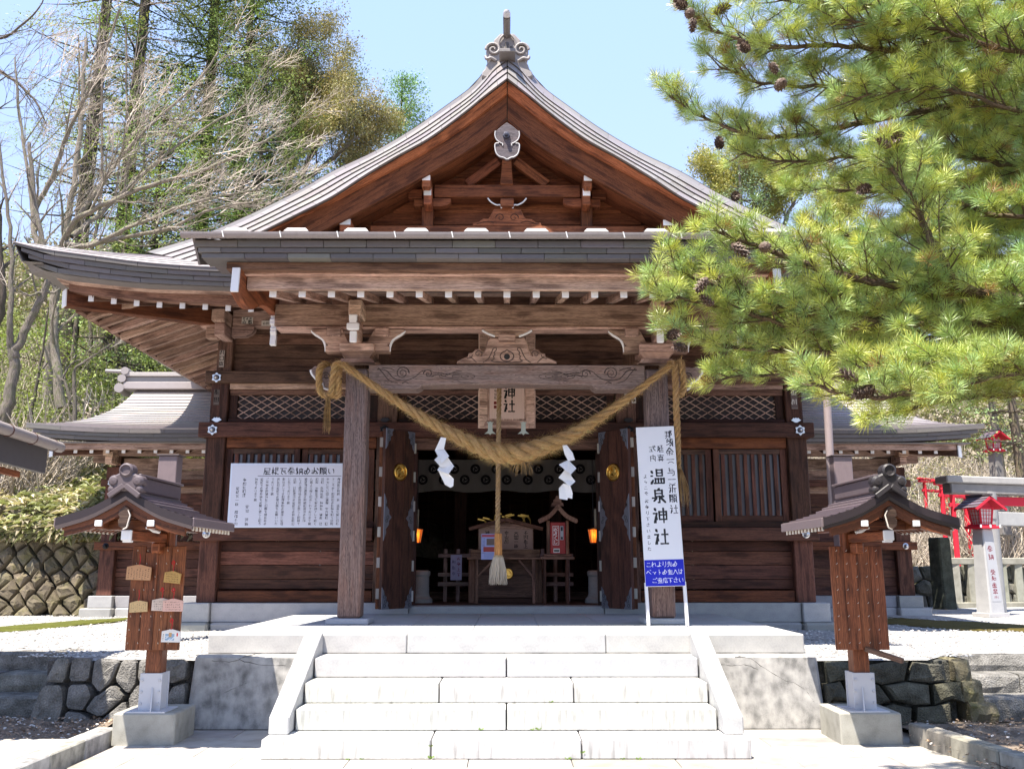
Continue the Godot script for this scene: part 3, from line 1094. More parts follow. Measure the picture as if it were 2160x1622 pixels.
	# slatted shutters
	for s in [-1, 1]:
		for k in 2:
			var xa := 2.0 + k * 1.12 if s > 0 else -4.22 + k * 1.12
			var sh := part("slatted_shutter", hall)
			var dz := 13.53 + (0.04 if (k == 0) == (s > 0) else 0.0)
			var y0: float = 2.205
			var y1: float = 3.294
			board("stile", xa, xa + 0.09, y0, y1, dz, 0.035, W, T_DARK * 1.3, sh, 0.004)
			board("stile", xa + 1.01, xa + 1.10, y0, y1, dz, 0.035, W, T_DARK * 1.3, sh, 0.004)
			board("crosspiece", xa + 0.09, xa + 1.01, y1 - 0.08, y1, dz + 0.002, 0.033, W, T_BROWN * 0.6, sh, 0.004)
			board("crosspiece", xa + 0.09, xa + 1.01, y0, y0 + 0.09, dz + 0.002, 0.033, W, T_DARK, sh, 0.004)
			for i in 8:
				var xx := xa + 0.12 + i * 0.113
				board("slat", xx, xx + 0.055, y0 + 0.09, y1 - 0.08, dz + 0.004, 0.026, W, T_DARK * rnd(0.9, 2.0), sh, 0.003)
			board("pane", xa + 0.09, xa + 1.01, y0 + 0.08, y1 - 0.07, dz + 0.05, 0.006, M.window_glass, Color(1, 1, 1), sh, 0.0)
		board("lintel", s * 4.23, s * 1.97, 2.114, 2.205, 13.5, 0.12, W, T_DARK * 0.7, hall)
		board("pilaster", s * 4.236, s * 4.222 , 2.205, 3.294, 13.52, 0.1, W, T_DARK * 0.8, hall)
	# metal nail covers on the rails
	for s in [-1, 1]:
		for q in [[4.355, 4.40, 0.062], [3.556, 4.41, 0.064], [2.013, 4.40, 0.05]]:
			rosette(Vector3(s * q[1], q[0], -13.375), q[2], hall, q[0] < 2.2)
		rosette(Vector3(s * 1.84, 3.556, -13.375), 0.06, hall, false, true)
		moth(Vector3(s * 4.38, 3.718, -13.445), hall, M.bright_metal)
		moth(Vector3(s * 1.84, 3.718, -13.445), hall, M.iron)
	# the rest of the body, so that the inside is dark
	for s in [-1, 1]:
		for k in 9:
			var y0 := 1.03 + k * 0.52
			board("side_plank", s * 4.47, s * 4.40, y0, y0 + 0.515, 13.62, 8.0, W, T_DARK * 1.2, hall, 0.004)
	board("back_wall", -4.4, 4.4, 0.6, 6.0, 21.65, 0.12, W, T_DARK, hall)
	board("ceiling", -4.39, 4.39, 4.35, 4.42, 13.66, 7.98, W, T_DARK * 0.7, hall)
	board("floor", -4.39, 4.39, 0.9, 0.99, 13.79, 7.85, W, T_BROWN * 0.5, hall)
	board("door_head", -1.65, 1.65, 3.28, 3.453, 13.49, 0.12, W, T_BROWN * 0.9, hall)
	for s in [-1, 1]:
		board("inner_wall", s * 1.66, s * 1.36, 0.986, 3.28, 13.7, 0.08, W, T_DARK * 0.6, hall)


# diagonal slats inside the rectangle
func lattice(x0: float, x1: float, y0: float, y1: float) -> void:
	var p := part("lattice_window", hall)
	board("frame", x0, x0 + 0.12, y0, y1, 13.54, 0.06, M.timber, T_DARK * 0.6, p, 0.004)
	board("frame", x1 - 0.12, x1, y0, y1, 13.54, 0.06, M.timber, T_DARK * 0.6, p, 0.004)
	board("pane", x0 + 0.1, x1 - 0.1, y0, y1, 13.60, 0.01, M.dark_glass, Color(1, 1, 1), p, 0.0)
	var sl := 0.60
	var step := 0.178
	var xa := x0 + 0.12
	var xb := x1 - 0.12
	for dirn in [-1, 1]:
		var c := xa - (y1 - y0) / sl - step
		while c < xb + (y1 - y0) / sl:
			# line x = c + dirn * (y - y0) / sl
			var ta := 0.0
			var tb := y1 - y0
			var k: float = dirn / sl
			var lo := (xa - c) / k
			var hi := (xb - c) / k
			if lo > hi:
				var q := lo; lo = hi; hi = q
			ta = maxf(ta, lo)
			tb = minf(tb, hi)
			if tb - ta > 0.05:
				var b := mb(vary(T_TAN * 0.95, 0.25))
				var dd := 13.555 + (0.008 if dirn > 0 else 0.0)
				b.bar(Vector3(c + k * ta, y0 + ta, -dd), Vector3(c + k * tb, y0 + tb, -dd), 0.012, 0.013, 0.0, Vector3(0, 0, 1))
				build("lattice_slat", b, M.timber, p)
			c += step


func rosette(at: Vector3, r: float, parent: Node, round_one := false, dark := false) -> void:
	var b := mb(Color(1, 1, 1) if not dark else Color(0.5, 0.5, 0.5))
	var t := Transform3D(Basis(Vector3.RIGHT, PI / 2), at)
	if round_one:
		b.lathe([Vector2(r * 1.15, 0), Vector2(r * 1.15, 0.008), Vector2(r * 0.95, 0.012), Vector2(r * 0.8, 0.016), Vector2(r * 0.75, 0.045), Vector2(r * 0.4, 0.065), Vector2(0, 0.07)], 14, t)
	else:
		var star := []
		for i in 24:
			var a := TAU * i / 24.0
			var k := 1.0 + 0.16 * cos(a * 6.0)
			star.append(Vector2(cos(a + PI / 2), sin(a + PI / 2)) * r * k * 1.1)
		b.prism(star, 0.016, Transform3D(Basis(), at + Vector3(0, 0, 0.008)), 0.004)
		b.tint = Color(0.16, 0.16, 0.2)
		b.lathe([Vector2(r * 0.72, 0.017), Vector2(r * 0.7, 0.022), Vector2(r * 0.5, 0.02)], 14, t)
		b.tint = Color(1, 1, 1)
		b.lathe([Vector2(r * 0.48, 0.016), Vector2(r * 0.46, 0.04), Vector2(r * 0.25, 0.06), Vector2(0, 0.065)], 12, t)
	build("nail_cover", b, M.bright_metal if not dark else M.iron, parent)


func moth(at: Vector3, parent: Node, m: Material) -> void:
	var b := mb()
	var o := [Vector2(0, -0.05), Vector2(0.03, -0.03), Vector2(0.08, 0.0), Vector2(0.055, 0.018), Vector2(0.04, 0.04), Vector2(0.015, 0.03), Vector2(0, 0.045), Vector2(-0.015, 0.03), Vector2(-0.04, 0.04), Vector2(-0.055, 0.018), Vector2(-0.08, 0.0), Vector2(-0.03, -0.03)]
	b.prism(o, 0.014, Transform3D(Basis(), at + Vector3(0, 0, 0.006)), 0.004)
	build("metal_ornament", b, m, parent)


# ---------------------------------------------------------------- porch
func make_porch() -> void:
	var W: Material = M.timber
	var G: Material = M.weathered_timber
	for s in [-1, 1]:
		var px := 1.865
		var pp := part("porch_pillar", hall, Vector3(s * px, 0, -11.08))
		piece("plinth", Vector3(0, 0.917, 0), Vector3(0.5, 0.068, 0.5), M.granite, Color(0.8, 0.83, 0.9), pp, 0.012)
		var b := mb(Color(0.27, 0.225, 0.232))
		b.box(Transform3D(Basis(), Vector3(0, 2.455, 0)), Vector3(0.275, 3.01, 0.275), 0.024)
		# old varnish still shows red low down, where the weather reaches least
		for i in b.c.size():
			var hh := b.p[i].y
			if hh < 1.2: b.c[i] = Color(0.33, 0.235, 0.20)
		build("shaft", b, G, pp)
		# capital blocks
		var cap := part("bracket_set", hall, Vector3(s * px, 0, 0))
		frustum("block", cap, 0.25, 0.19, 4.011, 4.077, 11.08, W, T_TAN)
		frustum("block", cap, 0.15, 0.215, 4.073, 4.163, 11.08, W, T_TAN * 1.05)
		piece("block", Vector3(0, 4.218, -11.08), Vector3(0.43, 0.103, 0.43), W, T_TAN * 1.05, cap, 0.008)
		for k in [-1, 1]:
			var arm := mb(vary(T_TAN))
			arm.prism([Vector2(0.0, 0.0), Vector2(0.40, 0.0), Vector2(0.40, 0.075), Vector2(0.37, 0.08), Vector2(0.40, 0.12), Vector2(0.43, 0.16), Vector2(0.50, 0.21), Vector2(0.58, 0.265), Vector2(0.58, 0.29), Vector2(0.2, 0.29), Vector2(0.12, 0.13), Vector2(0.0, 0.13)], 0.15, Transform3D(Basis(Vector3(k, 0, 0), Vector3.UP, Vector3(0, 0, 1)), Vector3(0, 4.271 - 0.10, -11.0)), 0.006)
			build("bracket_arm", arm, W, cap)
			var edge := mb(T_WHITE)
			edge.tube(spline([Vector3(0.40 * k, 0.0, 0), Vector3(0.405 * k, 0.07, 0), Vector3(0.435 * k, 0.15, 0), Vector3(0.50 * k, 0.20, 0), Vector3(0.53 * k, 0.215, 0), Vector3(0.59 * k, 0.27, 0)].map(func(q): return q + Vector3(0, 4.271 - 0.095, -10.945)), 3), [0.012, 0.014, 0.014, 0.016, 0.016, 0.018, 0.018, 0.018, 0.02, 0.02, 0.02, 0.018, 0.018, 0.018, 0.016, 0.01], 6)
			build("white_edge", edge, M.paint, cap)
			piece("bearing_block", Vector3(k * 0.30, 4.424, -10.99), Vector3(0.18, 0.11, 0.19), W, T_TAN, cap, 0.01)
		# nose pieces towards the front, their ends painted white
		var nose := mb(vary(T_TAN))
		nose.prism([Vector2(0, 0), Vector2(0.30, 0.0), Vector2(0.40, 0.05), Vector2(0.42, 0.10), Vector2(0.38, 0.14), Vector2(0.46, 0.18), Vector2(0.46, 0.26), Vector2(0, 0.26)], 0.10, Transform3D(Basis(Vector3(0, 0, 1), Vector3.UP, Vector3(-1, 0, 0)), Vector3(0, 4.271, -11.0)), 0.006)
		build("nose_beam", nose, W, cap)
		var wn := mb(T_WHITE)
		wn.bx(Vector3(0, 4.196 + 0.085, -10.60), Vector3(0.085, 0.14, 0.05), 0.01)
		wn.bx(Vector3(0, 4.196 + 0.20, -10.55), Vector3(0.15, 0.085, 0.05), 0.012)
		build("white_end", wn, M.paint, cap)
		var wn2 := mb(T_WHITE)
		wn2.box(Transform3D(Basis(Vector3.RIGHT, 0.25), Vector3(0, 4.482, -10.56)), Vector3(0.10, 0.14, 0.06), 0.012)
		build("white_end", wn2, M.paint, cap)
		piece("beam_end", Vector3(0, 4.667, -10.86), Vector3(0.165, 0.20, 0.42), W, T_TAN * 1.3, cap, 0.012)
		# tie beams back to the hall
		var tie := mb(vary(T_BROWN))
		var tp := spline([Vector3(s * 1.865, 4.18, -11.2), Vector3(s * 1.865, 4.5, -12.2), Vector3(s * 1.865, 4.45, -13.5)], 5)
		for i in tp.size() - 1:
			tie.bar(tp[i], tp[i + 1], 0.18, 0.34, 0.01)
		build("rainbow_tie", tie, W, hall)
	# rainbow beam between the pillars
	var rb := mb(T_GREY * 1.05)
	var hy: float = 4.012
	var lo: float = 3.699
	var prof := [Vector2(-1.72, lo), Vector2(-1.12, lo), Vector2(-1.08, lo + 0.02), Vector2(-1.05, lo + 0.05), Vector2(-0.5, lo + 0.062), Vector2(0.0, lo + 0.066), Vector2(0.5, lo + 0.062), Vector2(1.05, lo + 0.05), Vector2(1.08, lo + 0.02), Vector2(1.12, lo), Vector2(1.72, lo), Vector2(1.72, hy), Vector2(-1.72, hy)]
	rb.prism(prof, 0.27, Transform3D(Basis(), Vector3(0, 0, -11.08)), 0.012)
	build("rainbow_beam", rb, G, hall)
	for s in [-1, 1]:
		carving(s)
		# carved elephant-nose ends outside the pillars
		var nb := mb(T_GREY)
		var oo := [Vector2(0, -0.13), Vector2(0.1, -0.15), Vector2(0.17, -0.12), Vector2(0.2, -0.06), Vector2(0.26, -0.03), Vector2(0.33, 0.05), Vector2(0.35, 0.11), Vector2(0.31, 0.15), Vector2(0.22, 0.14), Vector2(0.12, 0.15), Vector2(0, 0.15)]
		nb.prism(oo, 0.2, Transform3D(Basis(Vector3(s, 0, 0), Vector3.UP, Vector3(0, 0, 1)), Vector3(s * 2.09, 3.849, -11.06)), 0.015)
		build("carved_nose", nb, G, hall)
		var we := mb(T_WHITE)
		we.tube(spline([Vector3(s * 2.20, 3.849 - 0.152, -10.975), Vector3(s * 2.27, 3.849 - 0.13, -10.975), Vector3(s * 2.30, 3.849 - 0.06, -10.975), Vector3(s * 2.36, 3.849 - 0.03, -10.975), Vector3(s * 2.43, 3.849 + 0.05, -10.975), Vector3(s * 2.445, 3.849 + 0.1, -10.975)], 3), range(16).map(func(_i): return 0.015), 6)
		build("white_edge", we, M.paint, hall)
		var sw := mb(Color(0.05, 0.04, 0.035))
		spiral(sw, Vector3(s * 2.25, 3.867, -10.955), 0.055, 1.4, s, 0.006)
		build("carved_line", sw, M.paint, hall)
	# purlin and the boards of the eave
	board("purlin", -2.93, 2.93, 4.511, 4.802, 10.96, 0.22, W, T_TAN * 0.92, hall, 0.012)
	board("purlin_soffit", -2.90, 2.90, 4.474, 4.502, 10.935, 0.26, W, T_TAN * 1.2, hall, 0.004)
	board("fascia", -2.93, 2.93, 4.603, 4.781, 9.72, 0.07, W, T_TAN * 1.05, hall, 0.006)
	board("moulding", -3.02, 3.02, 4.754, 4.81, 9.655, 0.14, W, T_TAN * 1.25, hall, 0.004)  # lighter tint carries bounce light on the underside
	board("fascia", -3.11, 3.11, 4.772, 4.857, 9.53, 0.25, W, T_BROWN * 1.1, hall, 0.006)
	var sf := mb(vary(T_TAN * 0.9))
	sf.flat(Vector3(-2.93, 4.636, -9.79), Vector3(2.93, 4.636, -9.79), Vector3(2.93, 5.08, -11.35), Vector3(-2.93, 5.08, -11.35))
	build("soffit", sf, W, hall)
	for i in 17:
		var x := -2.655 + i * 0.3319
		var r := part("rafter", hall)
		var b := mb(vary(T_TAN * 0.8))
		var a := Vector3(x, 4.583, -9.82)
		var e := a + Vector3(0, 0.36, -1.5)
		b.bar(a, e, 0.075, 0.085, 0.005)
		build("shaft", b, W, r)
		var n := mb(T_WHITE)
		n.bx(Vector3(x, 4.583 + 0.001, -9.812), Vector3(0.079, 0.09, 0.02), 0.004)
		build("white_end", n, M.paint, r)
	# layered eave of metal panels
	var ys := [5.053, 4.972, 4.914, 4.855]
	for k in 3:
		var x := -3.42 + k * 0.035
		var xe := 3.42 - k * 0.035
		var first := true
		while x < xe - 0.01:
			var w := 0.47 if not first else (0.25 if k % 2 == 1 else 0.47)
			first = false
			var x1 := minf(x + w, xe)
			board("eave_panel", x + 0.002, x1 - 0.002, ys[k + 1] + 0.004, ys[k], 9.36 + k * 0.02 + rnd(0, 0.004), 0.30, M.roof_metal, vary(T_METAL * 0.78, 0.1), hall, 0.004)  # tint lowered: shade under the porch eave put into the colour
			x = x1
	board("eave_board", -3.30, 3.30, 4.851 + 0.01, 4.875 - 0.005, 9.47, 0.5, M.roof_metal, T_METAL * 0.8, hall, 0.004)
	# porch roof behind the gutter
	var g := []
	for i in 12:
		var d := 9.34 + i * 0.33
		g.append([Vector3(-3.45, 5.05 + 0.03 + (d - 9.34) * 0.335, -d), Vector3(3.45, 5.05 + 0.03 + (d - 9.34) * 0.335, -d)])
	for i in 11:
		var b := mb(vary(T_METAL, 0.06))
		b.grid([[g[i][0] + Vector3(0, 0.03, 0), g[i][1] + Vector3(0, 0.03, 0)], [g[i + 1][0], g[i + 1][1]]], 1.0, false)
		b.flat(g[i][0], g[i][1], g[i][1] + Vector3(0, 0.03, 0), g[i][0] + Vector3(0, 0.03, 0))
		build("roof_course", b, M.roof_metal, hall)
	for s in [-1, 1]:
		var b := mb(T_METAL)
		hexa(b, [Vector3(s * 3.39, g[0][0].y - 0.27, -9.5), Vector3(s * 3.42, g[0][0].y, -9.35), Vector3(s * 3.42, g[11][0].y, -12.96), Vector3(s * 3.0, g[11][0].y - 0.2, -12.96)], [Vector3(s * 3.41, g[0][0].y - 0.27, -9.5), Vector3(s * 3.449, g[0][0].y, -9.35), Vector3(s * 3.449, g[11][0].y, -12.96), Vector3(s * 3.02, g[11][0].y - 0.2, -12.96)])
		build("roof_side", b, M.roof_metal, hall)
	# gutter with hangers
	var gt := part("gutter", hall)
	var gb := mb(Color(0.30, 0.265, 0.26))
	var arc := []
	for i in 9:
		var a := PI + PI * i / 8.0
		arc.append(Vector2(cos(a) * 0.055, sin(a) * 0.055))
	for i in 9:
		var a := TAU - PI * i / 8.0
		arc.append(Vector2(cos(a) * 0.047, sin(a) * 0.047))
	gb.prism(arc, 7.14, Transform3D(Basis(Vector3(0, 0, -1), Vector3.UP, Vector3(1, 0, 0)), Vector3(0.03, 5.099, -9.285)))
	build("trough", gb, M.roof_metal, gt)
	for i in 11:
		var b := mb(Color(0.75, 0.74, 0.72))
		var x := -3.08 + i * 0.62
		b.bar(Vector3(x, 5.093 + 0.004, -9.222), Vector3(x + 0.015, 5.093 - 0.06, -9.226), 0.012, 0.012, 0.002)
		b.bar(Vector3(x, 5.093 + 0.006, -9.222), Vector3(x, 5.093 + 0.006, -9.36), 0.014, 0.005, 0.001)
		build("hanger", b, M.paint, gt)
	# snow guards
	for i in 10:
		var x := -3.0 + i * 0.665
		var b := mb(Color(0.6, 0.58, 0.56))
		b.prism([Vector2(-0.14, 0), Vector2(-0.1, 0.045), Vector2(0.1, 0.045), Vector2(0.14, 0)], 0.16, Transform3D(Basis(Vector3.RIGHT, -0.3), Vector3(x, 5.05 + 0.11, -9.5)), 0.006)
		build("snow_guard", b, M.paint, hall)
	# barge boards at both ends, ending in a white fretted drop
	for s in [-1, 1]:
		var poly := spline([Vector2(9.50, 4.495), Vector2(9.95, 4.495 - 0.06), Vector2(10.5, 4.644), Vector2(11.15, 4.703)], 5)
		var up := spline([Vector2(11.3, 4.867 + 0.45), Vector2(10.6, 4.85 + 0.2), Vector2(9.9, 4.797), Vector2(9.53, 4.779)], 4)
		var b := mb(T_RED * 0.8)
		b.prism(poly + up, 0.10, Transform3D(Basis(Vector3(0, 0, -1), Vector3.UP, Vector3(1, 0, 0)), Vector3(s * 2.99, 0, 0)), 0.006)
		build("barge_board", b, W, hall)
		var n := mb(T_WHITE)
		n.box(Transform3D(Basis(Vector3.RIGHT, -0.1), Vector3(s * 2.99, (4.495 + 4.785) / 2, -9.495)), Vector3(0.085, 0.285, 0.03), 0.004)
		build("white_end", n, M.paint, hall)
		var e := mb(T_WHITE)
		var path := [Vector2(11.15, 4.716), Vector2(11.22, 4.678), Vector2(11.12, 4.615), Vector2(11.24, 4.577), Vector2(11.16, 4.508), Vector2(11.2, 4.452), Vector2(11.18, 4.315)]
		for i in path.size() - 1:
			e.bar(Vector3(s * 2.99, path[i].y, -path[i].x), Vector3(s * 2.99, path[i + 1].y, -path[i + 1].x), 0.075, 0.06, 0.004, Vector3(0, 0, 1))
		build("white_drop", e, M.paint, hall)
	frog_leg()


func frustum(called: String, parent: Node, lo: float, hi: float, y0: float, y1: float, d: float, m: Material, tint: Color) -> void:
	var b := mb(vary(tint))
	var rows := []
	for i in 6:
		var t := i / 5.0
		var k := lerpf(lo, hi, t * t if hi > lo else sqrt(t))
		rows.append([k, lerpf(y0, y1, t)])
	for i in 5:
		for q in 4:
			var a := [Vector3(-1, 0, 1), Vector3(1, 0, 1), Vector3(1, 0, -1), Vector3(-1, 0, -1)]
			var c0: Vector3 = a[q]
			var c1: Vector3 = a[(q + 1) % 4]
			var o := Vector3(0, 0, -d)
			b.flat(o + c0 * rows[i][0] + Vector3(0, rows[i][1], 0), o + c1 * rows[i][0] + Vector3(0, rows[i][1], 0), o + c1 * rows[i + 1][0] + Vector3(0, rows[i + 1][1], 0), o + c0 * rows[i + 1][0] + Vector3(0, rows[i + 1][1], 0))
	b.bx(Vector3(0, y1 - 0.003, -d), Vector3(hi * 2, 0.006, hi * 2), 0.0)
	build(called, b, m, parent)


func spiral(b: MB, at: Vector3, r: float, turns: float, s: float, w: float) -> void:
	var path := []
	var rad := []
	var n := int(turns * 14)
	for i in n + 1:
		var t := float(i) / n
		var a := t * turns * TAU
		path.append(at + Vector3(cos(a) * s, sin(a), 0) * r * (1.0 - t * 0.85))
		rad.append(w * (1.0 - 0.5 * t))
	b.tube(path, rad, 5)


# the scrollwork cut into the rainbow beam: grooves show as dark lines
func carving(s: float) -> void:
	var b := mb(Color(0.055, 0.042, 0.038))
	var z := -10.946
	var cy: float = 3.885
	spiral(b, Vector3(s * 1.30, cy + 0.02, z), 0.085, 1.9, -s, 0.0075)
	spiral(b, Vector3(s * 0.98, cy + 0.01, z), 0.06, 1.4, s, 0.0075)
	var lines := [[[1.62, 0.08], [1.50, 0.06], [1.40, -0.06], [1.26, -0.085], [1.15, -0.04], [1.06, 0.05], [0.96, 0.07], [0.9, 0.02]], [[1.6, 0.10], [1.54, 0.02], [1.46, -0.09], [1.35, -0.13]], [[1.55, 0.1], [1.45, 0.09], [1.4, 0.06]], [[0.94, -0.03], [0.86, 0.0], [0.78, -0.02], [0.7, 0.02], [0.62, 0.05], [0.56, 0.05]], [[0.9, 0.03], [0.8, 0.02], [0.72, 0.0]], [[1.3, -0.13], [1.26, -0.11], [1.22, -0.13]]]
	for l in lines:
		var path := spline(l.map(func(q): return Vector3(s * q[0], cy + q[1] * 0.85, z)), 4)
		var rad := []
		for i in path.size(): rad.append(0.007 * (1.1 - 0.6 * i / path.size()))
		b.tube(path, rad, 5)
	# heart-shaped grain figure between
	for r in [0.02, 0.045, 0.07]:
		var loop := []
		var rad := []
		for i in 21:
			var a := TAU * i / 20.0
			loop.append(Vector3(s * 0.62 + cos(a) * r * 3.2, cy - 0.02 + sin(a) * r * 0.62, z + 0.001))
			rad.append(0.0035)
		b.tube(loop, rad, 4, false)
	build("carved_line", b, M.paint, hall)


# carved strut between beam and purlin
func frog_leg() -> void:
	var p := part("frog_leg_strut", hall)
	var y0: float = 4.027
	var half := [Vector2(0.0, 0.34), Vector2(0.22, 0.34), Vector2(0.25, 0.30), Vector2(0.27, 0.2), Vector2(0.30, 0.12), Vector2(0.33, 0.10), Vector2(0.31, 0.17), Vector2(0.34, 0.20), Vector2(0.40, 0.185), Vector2(0.43, 0.15), Vector2(0.48, 0.14), Vector2(0.49, 0.10), Vector2(0.56, 0.07), Vector2(0.62, 0.04), Vector2(0.63, 0.005)]
	var poly := []
	for q in half: poly.append(q)
	poly.append(Vector2(-0.63, 0.005))
	for i in range(half.size() - 2, 0, -1): poly.append(Vector2(-half[i].x, half[i].y))
	var b := mb(T_TAN * 0.95)
	b.prism(poly, 0.12, Transform3D(Basis(), Vector3(0, y0, -11.03)), 0.014)
	build("body", b, M.timber, p)
	var c := mb(Color(0.10, 0.07, 0.055))
	for s in [-1, 1]:
		spiral(c, Vector3(s * 0.36, y0 + 0.13, -10.97), 0.05, 1.1, -s, 0.008)
		for l in [[[0.30, 0.02], [0.24, 0.06], [0.2, 0.13], [0.17, 0.2], [0.13, 0.21]], [[0.2, 0.04], [0.16, 0.07], [0.17, 0.10], [0.15, 0.12], [0.16, 0.15], [0.14, 0.17], [0.13, 0.2]], [[0.47, 0.1], [0.42, 0.06], [0.38, 0.02]], [[0.5, 0.07], [0.45, 0.08], [0.43, 0.12]], [[0.0, 0.025], [0.06, 0.018], [0.1, 0.03], [0.16, 0.03], [0.2, 0.05]]]:
			var path := spline(l.map(func(q): return Vector3(s * q[0], y0 + q[1], -10.97)), 4)
			c.tube(path, path.map(func(_q): return 0.006), 5)
	var loop := []
	for i in 25:
		var a := TAU * i / 24.0
		loop.append(Vector3(cos(a) * 0.085, y0 + 0.10 + sin(a) * 0.065 + (0.02 if absf(cos(a)) < 0.2 and sin(a) > 0 else 0.0), -10.968))
	c.tube(loop, loop.map(func(_q): return 0.007), 5, false)
	build("carved_line", c, M.paint, p)
	var eye := mb(Color(0.03, 0.03, 0.03))
	eye.lathe([Vector2(0.04, 0.0), Vector2(0.03, 0.012), Vector2(0, 0.018)], 12, Transform3D(Basis(Vector3.RIGHT, PI / 2), Vector3(0, y0 + 0.095, -10.972)))
	build("boss", eye, M.paint, p)
	# arm and block on top
	var arm := mb(vary(T_TAN))
	arm.prism([Vector2(-0.30, 0.115), Vector2(-0.31, 0.09), Vector2(-0.2, 0.035), Vector2(-0.16, 0.02), Vector2(0.16, 0.02), Vector2(0.2, 0.035), Vector2(0.31, 0.09), Vector2(0.30, 0.115)], 0.13, Transform3D(Basis(), Vector3(0, 4.486 - 0.13, -10.995)), 0.006)
	build("bracket_arm", arm, M.timber, p)
	piece("bearing_block", Vector3(0, 4.35, -10.98), Vector3(0.21, 0.10, 0.2), M.timber, T_TAN * 0.9, p, 0.01)
	for s in [-1, 1]:
		var e := mb(T_WHITE)
		e.tube(spline([Vector3(s * 0.31, 4.486 - 0.035, -10.93), Vector3(s * 0.27, 4.486 - 0.06, -10.93), Vector3(s * 0.22, 4.486 - 0.085, -10.93), Vector3(s * 0.15, 4.486 - 0.112, -10.93)], 4), range(13).map(func(_i): return 0.016), 6)
		build("white_edge", e, M.paint, p)


# ---------------------------------------------------------------- folded doors
func make_doors() -> void:
	for s in [-1, 1]:
		var dr := part("door", hall)
		var a := Vector3(s * 1.76, 0, -12.84) # outer edge, nearer
		var e := Vector3(s * 1.395, 0, -13.31)
		var y0: float = 0.966
		var y1: float = 3.502
		var along := (e - a)
		var wid := along.length()
		var ux = along / wid * s * -1.0 * -1.0
		# the door's own frame: x from left to right, y up, z out
		var lft := a if s < 0 else e
		var rgt := e if s < 0 else a
		var x := (rgt - lft).normalized()
		var z := x.cross(Vector3.UP).normalized()
		if z.z < 0: z = -z
		var t := Transform3D(Basis(x, Vector3.UP, z), lft + Vector3(0, y0, 0))
		var h := y1 - y0
		for k in 3:
			var b := mb(vary(T_DARK * 0.95, 0.15))
			b.box(t * Transform3D(Basis(), Vector3(wid * (k + 0.5) / 3.0, h / 2, 0)), Vector3(wid / 3.0 - 0.003, h, 0.06), 0.004)
			build("door_plank", b, M.timber, dr)
		# black metal corner and edge mounts with a scalloped outline
		for q in [[0, 0, 0.0, 1, 1], [1, 0, 0.0, -1, 1], [0, 1, 0.0, 1, -1], [1, 1, 0.0, -1, -1], [0, 0.5, 0.0, 1, 0], [1, 0.5, 0.0, -1, 0]]:
			var b := mb(Color(0.17, 0.18, 0.215))
			var poly := []
			if q[4] != 0:
				poly = [Vector2(0, 0), Vector2(0.15, 0), Vector2(0.12, 0.05), Vector2(0.13, 0.09), Vector2(0.09, 0.12), Vector2(0.09, 0.17), Vector2(0.05, 0.2), Vector2(0.04, 0.25), Vector2(0, 0.30)]
			else:
				poly = [Vector2(0, -0.33), Vector2(0.05, -0.22), Vector2(0.04, -0.17), Vector2(0.10, -0.10), Vector2(0.10, -0.05), Vector2(0.15, 0), Vector2(0.10, 0.05), Vector2(0.10, 0.10), Vector2(0.04, 0.17), Vector2(0.05, 0.22), Vector2(0, 0.33)]
			var pts := []
			for v in poly: pts.append(Vector2(q[0] * wid + v.x * q[3], q[1] * h + v.y * (q[4] if q[4] != 0 else 1)))
			b.prism(pts, 0.012, t * Transform3D(Basis(), Vector3(0, 0, 0.034)), 0.003)
			# pierced scrolls
			b.tint = Color(0.05, 0.05, 0.05)
			for k in 3:
				var cc := Vector2(q[0] * wid + q[3] * (0.05 + 0.02 * (k % 2)), q[1] * h + (0.05 + k * 0.06) * (q[4] if q[4] != 0 else (k - 1.0)))
				var loop := []
				for i in 9:
					loop.append(t * Vector3(cc.x + cos(TAU * i / 8.0) * 0.02, cc.y + sin(TAU * i / 8.0) * 0.024, 0.042))
				b.tube(loop, loop.map(func(_v): return 0.004), 4, false)
			build("metal_mount", b, M.dark_metal, dr)
		# gilt crest of three commas
		var c := mb()
		var cc := t * Transform3D(Basis(), Vector3(wid * 0.5, 2.889 - y0, 0.032))
		crest(c, cc, 0.128)
		build("gilt_crest", c, M.gold_metal, dr)
		# hinge leaf outside with pale plates
		var leaf := board("folded_leaf", s * 1.84, s * 1.775, y0, y1 - 0.03, 12.95, 0.04, M.timber, T_RED * 0.35, dr, 0.004)
		for k in 6:
			var y := y0 + 0.14 + k * (h - 0.4) / 5.0
			board("hinge_plate", s * 1.835, s * 1.78, y, y + 0.14, 12.93, 0.018, M.paint, Color(0.42, 0.4, 0.37), dr, 0.003)
			board("hinge_plate", s * 1.375, s * 1.345, y - 0.05, y + 0.10, 13.28, 0.03, M.paint, Color(0.34, 0.33, 0.31), dr, 0.003)


func crest(b: MB, t: Transform3D, r: float) -> void:
	b.lathe([Vector2(r, 0), Vector2(r, 0.02), Vector2(r * 0.93, 0.03), Vector2(r * 0.86, 0.022), Vector2(r * 0.84, 0.010), Vector2(0, 0.010)], 28, t * Transform3D(Basis(Vector3.RIGHT, PI / 2), Vector3.ZERO))
	for k in 3:
		comma(b, t * Transform3D(Basis(Vector3.BACK, TAU * k / 3.0), Vector3.ZERO), r, 0.012)


func comma(b: MB, t: Transform3D, r: float, lift: float) -> void:
	var path := []
	var rad := []
	for i in 9:
		var a := i / 8.0 * 2.3
		var k := lerpf(0.40, 0.76, i / 8.0)
		path.append(t * Vector3(cos(a) * r * k, sin(a) * r * k, lift))
		rad.append(r * lerpf(0.27, 0.03, sqrt(i / 8.0)))
	b.tube(path, rad, 8)



